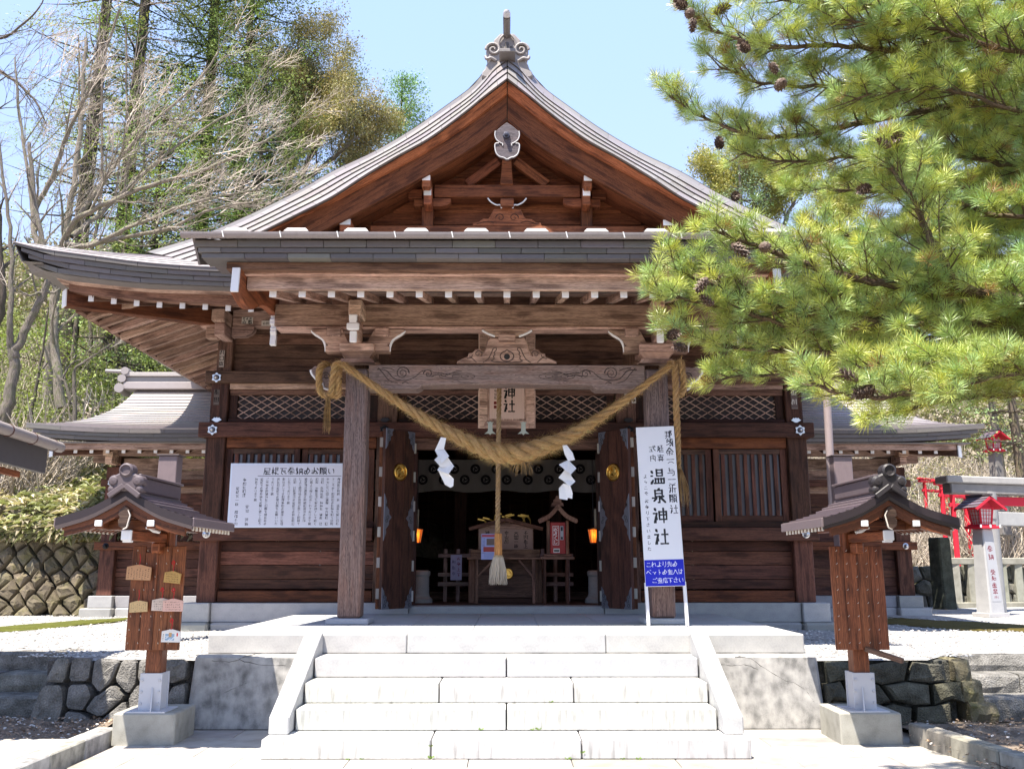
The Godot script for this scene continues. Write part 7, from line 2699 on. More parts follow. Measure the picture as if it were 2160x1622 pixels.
	for k in [-1.0, 1.0]:
		b.lathe([Vector2(0.05, -0.05), Vector2(0.05, 0.03), Vector2(0.03, 0.055), Vector2(0, 0.06)], 12, Transform3D(Basis(Vector3.RIGHT, PI / 2), Vector3(k * 0.10, ry + 0.375, ez)))
		b.lathe([Vector2(0.035, -0.05), Vector2(0.035, 0.03), Vector2(0.02, 0.05), Vector2(0, 0.055)], 10, Transform3D(Basis(Vector3.RIGHT, PI / 2), Vector3(k * 0.115, ry + 0.305, ez)))
		b.bar(Vector3(k * 0.005, ry + 0.335, ez + 0.05), Vector3(k * 0.13, ry + 0.245, ez + 0.05), 0.045, 0.035, 0.006, Vector3(0, 0, 1))
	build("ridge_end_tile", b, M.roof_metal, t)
	if s > 0:
		b = mb(vary(T_BROWN * 1.3))
		b.bar(Vector3(0.02, y0 + 0.01, 0.02), Vector3(0.26, y0 - 0.075, 0.24), 0.05, 0.045, 0.004)
		build("prop", b, W, t)
		return
	# the plaques on the left stand
	var base := Vector3(bx, 0, cz)
	var pl := [
		["tan pentagonal prayer plaque with brown writing, upper left on the board", Vector3(-3.378, 1.499, -8.46), 0.226, 0.142, -0.03, Color(0.55, 0.32, 0.18), 0, true],
		["yellowish tilted prayer plaque with dark writing, upper right on the board", Vector3(-3.067, 1.456, -8.46), 0.152, 0.11, -0.10, Color(0.50, 0.32, 0.11), 1, true],
		["small pale yellow prayer plaque with columns of writing, lower left on the board", Vector3(-3.357, 1.195, -8.46), 0.163, 0.105, 0.05, Color(0.62, 0.44, 0.22), 0, false],
		["whitish prayer plaque half covered by a pink one", Vector3(-3.151, 1.211, -8.47), 0.18, 0.115, -0.02, Color(0.66, 0.55, 0.47), 1, true],
		["pink prayer plaque overlapping a whitish one, lower right on the board", Vector3(-3.04, 1.207, -8.45), 0.184, 0.116, 0.0, Color(0.70, 0.45, 0.38), 1, true],
		["white prayer plaque with a bluish picture, lowest on the board", Vector3(-3.041, 0.936, -8.46), 0.174, 0.116, -0.02, Color(0.74, 0.72, 0.68), 2, true]]
	for i in pl.size():
		var q: Array = pl[i]
		var e := thing("prayer_plaque", q[0], "prayer plaque", Vector3.ZERO, 0.0, "prayer plaques on the left stand")
		var w: float = q[2]
		var h: float = q[3]
		var tf := Transform3D(Basis(Vector3.BACK, q[4]), q[1])
		var c := mb(q[5])
		c.prism([Vector2(-w / 2, -h / 2), Vector2(w / 2, -h / 2), Vector2(w / 2, h * 0.32), Vector2(0, h / 2), Vector2(-w / 2, h * 0.32)], 0.008, tf, 0.001)
		build("board", c, M.paint, e)
		var im := canvas(160, 96, q[5].linear_to_srgb())
		var ink := Color(0.12, 0.08, 0.07)
		if q[6] == 0:
			for k in 8: column(im, "のおいうましたよこそりさはみくて".substr(k, 5), 140 - k * 19, 6 + (k % 3) * 8, 12, 15, ink, 0.8)
		elif q[6] == 1:
			for k in 4: row(im, "まいにちたのしくわかりますように".substr(k * 2, 8), 10 + k * 4, 6 + k * 22, 14, 16, ink, 0.9)
		else:
			im.fill_rect(Rect2i(30, 20, 80, 60), Color(0.55, 0.66, 0.75))
			im.fill_rect(Rect2i(60, 10, 26, 40), Color(0.75, 0.6, 0.42))
			for k in 14: im.fill_rect(Rect2i(30 + (k * 37) % 80, 40 + (k * 23) % 40, 14, 5), Color(0.86, 0.88, 0.9))
			im.fill_rect(Rect2i(128, 12, 12, 30), Color(0.8, 0.2, 0.2))
			column(im, "神社お山", 8, 24, 12, 15, ink)
		sheet("writing", tf * Transform3D(Basis(), Vector3(0, -h * 0.09, 0.0055)), w - 0.008, h * 0.80, print_mat(im, 0.8), e)
		var st := mb(Color(0.55, 0.02, 0.03))
		var top: Vector3 = tf * Vector3(0, h * 0.45, 0.006)
		st.tube([top, top + Vector3(0.006, 0.05, 0.004), top + Vector3(0.002, 0.10, 0.012)], [0.0025, 0.003, 0.003], 4)
		if i != 0 and i != 2:
			st.tube([top + Vector3(0.002, 0.10, 0.014), top + Vector3(-0.012, 0.075, 0.016), top + Vector3(0.004, 0.06, 0.016), top + Vector3(0.015, 0.08, 0.016), top + Vector3(0.002, 0.10, 0.014)], [0.004, 0.005, 0.004, 0.005, 0.004], 4)
		build("red_cord", st, M.paint, e)


# ---------------------------------------------------------------- rainwater boxes behind the stands
func make_drains() -> void:
	for s in [-1, 1]:
		var p := Vector3(-4.263, 2.694, -11.4) if s < 0 else Vector3(4.245, 2.699, -11.4)
		var t := thing("rainwater_box", "tall brown metal rainwater box behind the left plaque stand" if s < 0 else "tall brown metal rainwater box behind the right stand, pipe entering it", "rainwater box", Vector3(p.x, 0.66, -11.4), 0.0, "rainwater boxes")
		var top: float = 2.917 - 0.66
		var b := mb(Color(0.185, 0.145, 0.15))
		b.bx(Vector3(0, top / 2, 0), Vector3(0.235, top, 0.2), 0.008)
		build("box", b, M.roof_metal, t)
		b = mb(Color(0.10, 0.08, 0.085))
		b.bx(Vector3(0, top + 0.008, 0), Vector3(0.285, 0.014, 0.25), 0.003)
		build("lid", b, M.roof_metal, t)
		if s > 0:
			b = mb(Color(0.32, 0.26, 0.26))
			b.tube([Vector3(4.143, 2.109, -11.5), Vector3(4.17, 3.709, -11.5), Vector3(4.187, 4.588, -11.5), Vector3(4.051, 5.438, -11.3)].map(func(v): return v - t.position), [0.05, 0.05, 0.05, 0.05], 12)
			build("drainpipe", b, M.roof_metal, t)


# ---------------------------------------------------------------- stone and red things at the right
func make_right_yard() -> void:
	var RED := Color(0.56, 0.022, 0.045)
	# lanterns: the near one complete with lettering, the far one further back
	for k in 2:
		var near := k == 0
		var foot := Vector3(8.65, 0.68, -16.512) if near else Vector3(13.664, 2.38, -25)
		var t := thing("red_lantern", "red roofed lantern on an inscribed stone post beside the torii" if near else "red roofed lantern on a grey post beyond, higher up among the trunks", "lantern", foot, 0.32, "red lanterns on stone posts")
		t.scale = Vector3.ONE * 0.77
		var post_h := 2.0 if near else 3.0
		if near:
			piece("base_slab", Vector3(0, 0.03, 0), Vector3(0.62, 0.10, 0.5), M.granite, Color(1.05, 1.05, 1.02), t, 0.01)
		var b := mb(Color(0.95, 0.95, 0.97) if near else Color(0.45, 0.42, 0.4))
		b.box(Transform3D(Basis(), Vector3(0, post_h * 0.5, 0)), Vector3(0.44, post_h, 0.44), 0.03, 0.72)
		build("post", b, M.granite, t)
		var y := post_h
		b = mb(RED)
		b.bx(Vector3(0, y + 0.03, 0), Vector3(0.58, 0.06, 0.50), 0.006)
		b.bx(Vector3(0, y + 0.08, 0), Vector3(0.46, 0.04, 0.40), 0.006)
		build("tray", b, M.paint, t)
		b = mb(T_WHITE)
		for q in [-0.29, 0.0, 0.29]:
			b.bx(Vector3(q, y + 0.055, 0.252), Vector3(0.05, 0.07, 0.012), 0.003)
		build("white_end", b, M.paint, t)
		var lo := 0.15
		var hi := 0.19
		for q in [[-1, -1], [1, -1], [1, 1], [-1, 1]]:
			b = mb(RED)
			b.bar(Vector3(q[0] * lo, y + 0.09, q[1] * lo * 0.9), Vector3(q[0] * hi, y + 0.46, q[1] * hi * 0.9), 0.045, 0.045, 0.004)
			build("corner_post", b, M.paint, t)
		for side in 4:
			var tf := Transform3D(Basis(Vector3.UP, side * PI / 2), Vector3(0, y, 0))
			b = mb(Color(0.72, 0.70, 0.68))
			b.quad(tf * Vector3(-lo + 0.02, 0.10, lo * 0.9), tf * Vector3(lo - 0.02, 0.10, lo * 0.9), tf * Vector3(hi - 0.02, 0.45, hi * 0.9), tf * Vector3(-hi + 0.02, 0.45, hi * 0.9), Vector2.ZERO, Vector2.RIGHT, Vector2.ONE, Vector2.DOWN)
			build("paper_pane", b, M.paper, t)
			for i in 3:
				var u := -0.5 + (i + 1) / 4.0
				b = mb(RED)
				b.bar(tf * Vector3(u * 2 * (lo - 0.01), 0.10, lo * 0.9 + 0.006), tf * Vector3(u * 2 * (hi - 0.01), 0.45, hi * 0.9 + 0.006), 0.011, 0.011, 0.001)
				build("muntin", b, M.paint, t)
			for i in 4:
				var u := (i + 0.5) / 4.0
				var hw := lerpf(lo, hi, u)
				b = mb(RED)
				b.bar(tf * Vector3(-hw, 0.10 + 0.35 * u, hw * 0.9 + 0.006), tf * Vector3(hw, 0.10 + 0.35 * u, hw * 0.9 + 0.006), 0.011, 0.011, 0.001)
				build("muntin", b, M.paint, t)
			b = mb(RED)
			b.bar(tf * Vector3(-hi - 0.02, 0.475, hi * 0.9), tf * Vector3(hi + 0.02, 0.475, hi * 0.9), 0.05, 0.05, 0.004)
			build("head_rail", b, M.paint, t)
		b = mb(RED)
		b.prism([Vector2(-0.22, 0), Vector2(0.22, 0), Vector2(0, 0.2)], 0.34, Transform3D(Basis(), Vector3(0, y + 0.49, 0)))
		build("gable", b, M.paint, t)
		for s in [-1.0, 1.0]:
			for i in 4:
				b = mb(vary(Color(0.13, 0.10, 0.12)))
				var u0 := i / 4.0
				var u1 := (i + 1) / 4.0
				b.flat(Vector3(s * 0.46 * u0, y + 0.76 - 0.29 * u0, 0.34), Vector3(s * 0.46 * u1, y + 0.775 - 0.29 * u1, 0.34), Vector3(s * 0.46 * u1, y + 0.775 - 0.29 * u1, -0.34), Vector3(s * 0.46 * u0, y + 0.76 - 0.29 * u0, -0.34))
				build("roof_course", b, M.roof_metal, t)
			b = mb(RED)
			b.bar(Vector3(0, y + 0.72, 0.33), Vector3(s * 0.46, y + 0.43, 0.33), 0.03, 0.06, 0.004)
			b.bar(Vector3(0, y + 0.72, -0.33), Vector3(s * 0.46, y + 0.43, -0.33), 0.03, 0.06, 0.004)
			b.flat(Vector3(0, y + 0.735, 0.33), Vector3(s * 0.455, y + 0.455, 0.33), Vector3(s * 0.455, y + 0.455, -0.33), Vector3(0, y + 0.735, -0.33))
			build("barge_board", b, M.paint, t)
		b = mb(Color(0.09, 0.075, 0.085))
		b.bx(Vector3(0, y + 0.785, 0), Vector3(0.09, 0.05, 0.74), 0.008)
		build("ridge", b, M.roof_metal, t)
		if near:
			var im := canvas(64, 340, Color(0.66, 0.665, 0.68))
			for i in 1500:
				var g := rnd(0.55, 0.76)
				im.fill_rect(Rect2i(int(rnd(0, 64)), int(rnd(0, 340)), 1, 1), Color(g, g, g))
			var ik := Color(0.42, 0.05, 0.13)
			column(im, "奉納", 12, 24, 36, 46, ik, 1.1)
			column(im, "愛知産業", 14, 160, 32, 36, ik, 1.1)
			row(im, "株", 24, 308, 16, 16, ik)
			im.fill_rect(Rect2i(19, 310, 2, 14), ik)
			im.fill_rect(Rect2i(43, 310, 2, 14), ik)
			sheet("lettering", Transform3D(Basis(Vector3.RIGHT, -0.031), Vector3(0, 1.02, 0.194)), 0.27, 1.36, print_mat(im, 0.8), t)
			b = mb(RED * 1.1)
			b.bar(Vector3(0.28, 0.02, -0.05), Vector3(0.22, post_h, -0.05), 0.09, 0.02, 0.002, Vector3(0, 0, 1))
			build("red_strip", b, M.paint, t)
	# grey stone torii behind
	var tg := thing("stone_torii", "grey stone torii gate with a red tie beam at the right edge", "gate")
	var f0 := Vector3(9.221, 0.68, -17.158) + Vector3(0.12, 0, -0.5)
	var b := mb(Color(0.75, 0.74, 0.72))
	b.tube([f0, f0 + Vector3(0.03, 1.3, 0), f0 + Vector3(0.08, 2.3, 0)], [0.20, 0.185, 0.165], 14)
	build("pillar", b, M.granite, tg)
	b = mb(Color(0.75, 0.74, 0.72))
	b.tube([f0 + Vector3(2.6, 0, -0.3), f0 + Vector3(2.55, 1.3, -0.3), f0 + Vector3(2.5, 2.3, -0.3)], [0.20, 0.185, 0.165], 14)
	build("pillar", b, M.granite, tg)
	b = mb(Color(0.8, 0.79, 0.77))
	b.tube([f0 + Vector3(0.02, 1.78, 0), f0 + Vector3(0.03, 1.9, 0)], [0.2, 0.19], 12)
	build("collar", b, M.granite, tg)
	b = mb(Color(0.6, 0.58, 0.56))
	b.bar(f0 + Vector3(-0.75, 2.36, 0.08), f0 + Vector3(3.2, 2.30, -0.36), 0.30, 0.2, 0.02)
	build("lintel", b, M.granite, tg)
	b = mb(Color(0.8, 0.78, 0.75))
	b.bar(f0 + Vector3(-0.85, 2.53, 0.08), f0 + Vector3(3.3, 2.45, -0.36), 0.42, 0.14, 0.02)
	build("cap_lintel", b, M.granite, tg)
	b = mb(RED)
	b.bar(f0 + Vector3(-0.35, 2.13, 0.04), f0 + Vector3(3.0, 2.08, -0.32), 0.10, 0.17, 0.008)
	build("tie_beam", b, M.paint, tg)
	b = mb(Color(0.8, 0.8, 0.8))
	b.bar(f0 + Vector3(0.2, 1.78, 0.0), f0 + Vector3(2.6, 1.74, -0.3), 0.16, 0.26, 0.01)
	build("stone_tie", b, M.granite, tg)
	# dark upright stone
	var st := thing("stone_pillar", "dark green weathered square stone post beside the stone fence", "stone post", Vector3(8.793, 0.68, -18.625) + Vector3(0.05, 0, 0), 0.35)
	b = mb(Color(0.40, 0.46, 0.36))
	b.box(Transform3D(Basis(), Vector3(0, 0.72, 0)), Vector3(0.34, 1.46, 0.34), 0.03, 0.9)
	build("shaft", b, M.rough_stone, st)
	# stone fence
	var fe := thing("stone_fence", "low grey stone fence of upright posts and a top rail", "fence")
	var a := Vector3(9.507, 0.68, -19.453)
	for i in 7:
		var p := a + Vector3(i * 0.36, 0, -0.05 * i)
		b = mb(vary(Color(0.8, 0.82, 0.75)))
		b.bx(p + Vector3(0, 0.47, 0), Vector3(0.17, 0.94, 0.17), 0.012)
		build("fence_post", b, M.base_concrete, fe)
	b = mb(Color(0.9, 0.9, 0.84))
	b.bar(a + Vector3(-0.15, 0.98, 0), a + Vector3(2.5, 0.98, -0.35), 0.24, 0.14, 0.015)
	build("top_rail", b, M.base_concrete, fe)
	b = mb(Color(0.8, 0.8, 0.74))
	b.bar(a + Vector3(-0.15, 0.05, 0), a + Vector3(2.5, 0.05, -0.35), 0.3, 0.16, 0.015)
	build("bottom_rail", b, M.base_concrete, fe)
	# dark bank behind the fence
	var bank := thing("stone_bank", "dark shaded stone bank behind the right side hall and fence", "wall")
	stone_wall(bank, Vector3(7.6, 0.66, -19.6), Vector3(1, 0, 0), Vector3(0, 0.97, -0.22).normalized(), 6.5, func(_x): return 0.95, 0.45, 0.3, false, M.rough_stone, Color(0.7, 0.72, 0.65), 0.08)
	# a row of red gates up the slope
	for i in 4:
		var d: float = [23.0, 25.5, 28.0, 31.0][i]
		var c: Vector3 = [Vector3(11.699, 2.967, -23), Vector3(12.656, 3.187, -25.5), Vector3(14.556, 3.465, -28), Vector3(14.748, 3.863, -31)][i]
		var tt := thing("red_torii", ["nearest red wooden gate of the row, its lintel end beside the right wing eave", "second red wooden gate of the row up the slope", "red wooden gate of the row veiled by twigs", "farthest small red wooden gate of the row"][i], "gate", Vector3(c.x, hill_h(c.x, d), -d), 0.55, "red gates up the slope")
		var h: float = 4.543 * 0.0 + [2.7, 2.75, 2.5, 2.4][i]
		for s in [-1.0, 1.0]:
			b = mb(Color(0.62, 0.02, 0.04))
			b.tube([Vector3(s * 0.60, -0.3, 0), Vector3(s * 0.56, h, 0)], [0.07, 0.062], 10)
			build("pillar", b, M.paint, tt)
		b = mb(Color(0.62, 0.02, 0.04))
		b.bar(Vector3(-0.85, h + 0.04, 0), Vector3(0.85, h + 0.04, 0), 0.12, 0.09, 0.01)
		b.bar(Vector3(-0.92, h + 0.115, 0), Vector3(0.92, h + 0.115, 0), 0.14, 0.05, 0.01)
		build("lintel", b, M.paint, tt)
		b = mb(Color(0.62, 0.02, 0.04))
		b.bar(Vector3(-0.72, h - 0.28, 0), Vector3(0.72, h - 0.28, 0), 0.07, 0.09, 0.01)
		build("tie_beam", b, M.paint, tt)



# ---------------------------------------------------------------- trees
var clump_leaf: Mesh
var clump_fir: Mesh
var twig_spray: Mesh


func make_clumps() -> void:
	var b := mb()
	for i in 90:
		var c := Vector3(rnd(-1, 1), rnd(-0.7, 0.7), rnd(-1, 1)) * 0.42
		var u := Vector3(rnd(-1, 1), rnd(-0.6, 0.6), rnd(-1, 1)).normalized()
		var w := u.cross(Vector3(rnd(-1, 1), rnd(0.2, 1), rnd(-1, 1))).normalized()
		var l := rnd(0.022, 0.05)
		var k := rnd(0.7, 1.25)
		b.tint = Color(k, k, k)
		b.tri(c - u * l, c + w * l * 0.5, c + u * l)
		b.tri(c - u * l, c + u * l, c - w * l * 0.5)
	clump_leaf = b.mesh()
	b = mb()
	# a hanging fir spray: a fan of flattened shoots
	for i in 80:
		var a := rnd(-1.5, 1.5)
		var c := Vector3(sin(a) * 0.1, rnd(-0.12, 0.08), cos(a) * 0.1) + Vector3(rnd(-0.35, 0.35), rnd(-0.1, 0.1), rnd(-0.1, 0.45))
		var u := Vector3(sin(a) * 0.8 + rnd(-0.4, 0.4), rnd(-0.7, 0.35), cos(a) + rnd(-0.3, 0.3)).normalized()
		var w := u.cross(Vector3(rnd(-0.5, 0.5), 1, rnd(-0.5, 0.5))).normalized()
		var l := rnd(0.045, 0.095)
		var k := rnd(0.65, 1.3)
		b.tint = Color(k, k, k * 0.95)
		b.tri(c, c + u * l * 0.5 + w * l * 0.28, c + u * l)
		b.tri(c, c + u * l, c + u * l * 0.5 - w * l * 0.28)
	clump_fir = b.mesh()
	b = mb(Color(1, 1, 1))
	for i in 8:
		var t := i / 8.0
		var a := Vector3(sin(i * 1.7) * 0.03, t * 0.85, cos(i * 2.1) * 0.03)
		if i == 0:
			b.tube([Vector3.ZERO, Vector3(0.02, 0.5, 0.01), Vector3(-0.01, 1.0, 0.02)], [0.011, 0.008, 0.004], 3, false)
			continue
		var an := i * 2.4
		var l := lerpf(0.55, 0.2, t) * rnd(0.7, 1.2)
		var e := a + Vector3(cos(an) * 0.55, 0.85, sin(an) * 0.55).normalized() * l
		b.tube([a, a.lerp(e, 0.5) + Vector3(cos(an), 0, sin(an)) * 0.03, e], [0.007, 0.0055, 0.003], 3, false)
	twig_spray = b.mesh()


func facing(dirn: Vector3, roll: float, s: float) -> Basis:
	var y := dirn.normalized()
	var x := y.cross(Vector3(0.3, 0.2, 0.93)).normalized()
	var z := x.cross(y)
	return Basis(x, y, z).rotated(y, roll).scaled(Vector3(s, s, s))


# a limb through guide points; side branches leave it, twigs end it
func limb(b: MB, path: Array, r0: float, r1: float, sides: int) -> void:
	var rad := []
	for i in path.size(): rad.append(lerpf(r0, r1, pow(float(i) / (path.size() - 1), 0.8)))
	b.tube(path, rad, sides, false)


func side_branches(b: MB, path: Array, r0: float, r1: float, every: float, length: float, pull: Vector3, depth: int, twigs: Array, from := 0.15) -> void:
	var run := 0.0
	var next := every * rnd(0.2, 1.0)
	var total := 0.0
	for i in path.size() - 1: total += (path[i + 1] - path[i]).length()
	var flip := 1.0
	for i in path.size() - 1:
		var seg: Vector3 = path[i + 1] - path[i]
		var l := seg.length()
		while next < run + l:
			var t := next / total
			next += every * rnd(0.6, 1.4)
			if t < from: continue
			var p: Vector3 = path[i] + seg * clampf((next - run) / l, 0, 1)
			var dirn := seg.normalized()
			var out := dirn.cross(Vector3(rnd(-1, 1), rnd(-1, 1), rnd(-1, 1))).normalized() * flip
			flip = -flip
			var d := (dirn * rnd(0.5, 0.9) + out * rnd(0.5, 0.9) + pull * 0.5).normalized()
			var ll := length * rnd(0.55, 1.15) * (1.0 - 0.55 * t)
			var r := lerpf(r0, r1, t) * rnd(0.35, 0.6)
			var q := [p]
			var n := 4
			for k in n:
				d = (d + pull * 0.16 + Vector3(rnd(-1, 1), rnd(-1, 1), rnd(-1, 1)) * 0.16).normalized()
				q.append(q[-1] + d * ll / n)
			limb(b, q, maxf(r, 0.006), maxf(r * 0.3, 0.004), 4 if depth > 1 else 3)
			if depth > 1:
				side_branches(b, q, r, r * 0.3, every * 0.62, length * 0.55, pull, depth - 1, twigs, 0.2)
			for k in (1 if rnd(0, 1) < 0.36 else 0):
				twigs.append(Transform3D(facing(d + Vector3(rnd(-1, 1), rnd(-0.6, 1), rnd(-1, 1)) * 0.35, rnd(0, 6), ll * rnd(0.5, 0.9) + 0.25), q[n - k]))
		run += l


func bare_tree(called: String, label: String, guides: Array, radii: Array, bark: Color, every: float, length: float, pull: Vector3, depth: int, group := "bare trees on the slope", leaves := 0, leaf_tint := Color(0.12, 0.16, 0.04)) -> void:
	var t := thing(called, label, "tree", Vector3.ZERO, 0.0, group)
	var twigs := []
	for i in guides.size():
		var p := spline(guides[i], 5)
		for k in range(1, p.size() - 1): p[k] += Vector3(rnd(-1, 1), rnd(-1, 1), rnd(-1, 1)) * radii[i] * 0.25
		var b := mb(bark)
		limb(b, p, radii[i], radii[i] * 0.28, 9)
		build("trunk" if i == 0 else "limb", b, M.bark, t)
		var s := mb(bark * 1.1)
		side_branches(s, p, radii[i], radii[i] * 0.28, every, length, pull, depth, twigs, 0.3 if i == 0 else 0.12)
		if s.p.size() > 0: kind(build("branches", s, M.bark, t), "stuff")
	if twigs:
		var tn := []
		for q in twigs:
			var k := rnd(0.75, 1.3)
			tn.append(Color(bark.r * 1.25 * k, bark.g * 1.2 * k, bark.b * 1.15 * k))
		kind(multi("twigs", twig_spray, M.paint, twigs, t, tn), "stuff")
	if leaves:
		var list := []
		var tn := []
		for i in leaves:
			var q: Transform3D = twigs[i % twigs.size()]
			list.append(Transform3D(Basis.from_euler(Vector3(rnd(0, 6), rnd(0, 6), 0)).scaled(Vector3.ONE * rnd(0.5, 1.2)), q.origin + q.basis.y * rnd(0.2, 1.0) + Vector3(rnd(-1, 1), rnd(-1, 1), rnd(-1, 1)) * 0.25))
			var k := rnd(0.6, 1.5)
			tn.append(Color(leaf_tint.r * k * rnd(0.85, 1.2), leaf_tint.g * k, leaf_tint.b * k))
		kind(multi("crown", clump_leaf, M.leaf, list, t, tn), "stuff")


# tall evergreen: trunk, whorls of limbs, sprays along them, thinner towards the top
func conifer(called: String, label: String, base: Vector3, h: float, r: float, from: float, whorls: int, per: int, tint: Color, bark: Color, mesh: Mesh, size: float, dens := 1.0, droop := 0.25, group := "evergreens behind the shrine") -> void:
	var t := thing(called, label, "tree", base, 0.0, group)
	var b := mb(bark)
	var path := []
	var rad := []
	for i in 9:
		var u := i / 8.0
		path.append(Vector3(sin(u * 3.0 + base.x) * 0.12, h * u - 0.3, cos(u * 2.0 + base.x) * 0.1))
		rad.append(lerpf(h * 0.0085 + 0.04, 0.025, u))
	b.tube(path, rad, 9, false)
	build("trunk", b, M.bark, t)
	var lb := mb(bark * 0.9)
	var list := []
	var tn := []
	for i in whorls:
		var u := from + (1.0 - from) * (i + rnd(-0.3, 0.3)) / whorls
		for k in per:
			var a := TAU * (k + rnd(0, 1)) / per + i * 1.3
			var prof := pow(clampf((1.0 - u) / (1.0 - from), 0.0, 1.0), 0.72) * (0.75 + 0.35 * sin(i * 1.9 + base.x))
			var l := r * prof * rnd(0.5, 1.2) + 0.25
			var p := Vector3(0, h * u, 0)
			var d := Vector3(cos(a), 0.25, sin(a))
			var q := [p]
			for s in 4:
				d = (d + Vector3(rnd(-0.15, 0.15), -droop * (0.6 if s < 2 else -0.4), rnd(-0.15, 0.15))).normalized()
				q.append(q[-1] + d * l / 4.0)
			limb(lb, q, 0.02 + 0.012 * l, 0.006, 3)
			var n := int((l * 2.6 + 1.3) * dens)
			for s in n:
				var v := pow(rnd(0.12, 1.0), 0.7) * 3.999
				var c: Vector3 = q[int(v)].lerp(q[int(v) + 1], v - int(v))
				var sp := 0.16 * l * (v / 4.0 + 0.2)
				c += Vector3(rnd(-1, 1), rnd(-0.55, 0.4), rnd(-1, 1)) * (sp + 0.12)
				list.append(Transform3D(Basis.from_euler(Vector3(rnd(-0.4, 0.4), PI / 2 - a + rnd(-0.7, 0.7), rnd(-0.4, 0.4))).scaled(Vector3.ONE * size * rnd(0.65, 1.3)), c))
				var g := rnd(0.6, 1.45)
				tn.append(Color(tint.r * g * rnd(0.85, 1.2), tint.g * g, tint.b * g * rnd(0.8, 1.2)))
	kind(build("limbs", lb, M.bark, t), "stuff")
	kind(multi("crown", mesh, M.leaf, list, t, tn), "stuff")


func on_hill(x: float, d: float) -> Vector3:
	return Vector3(x, hill_h(x, d) - 0.1, -d)


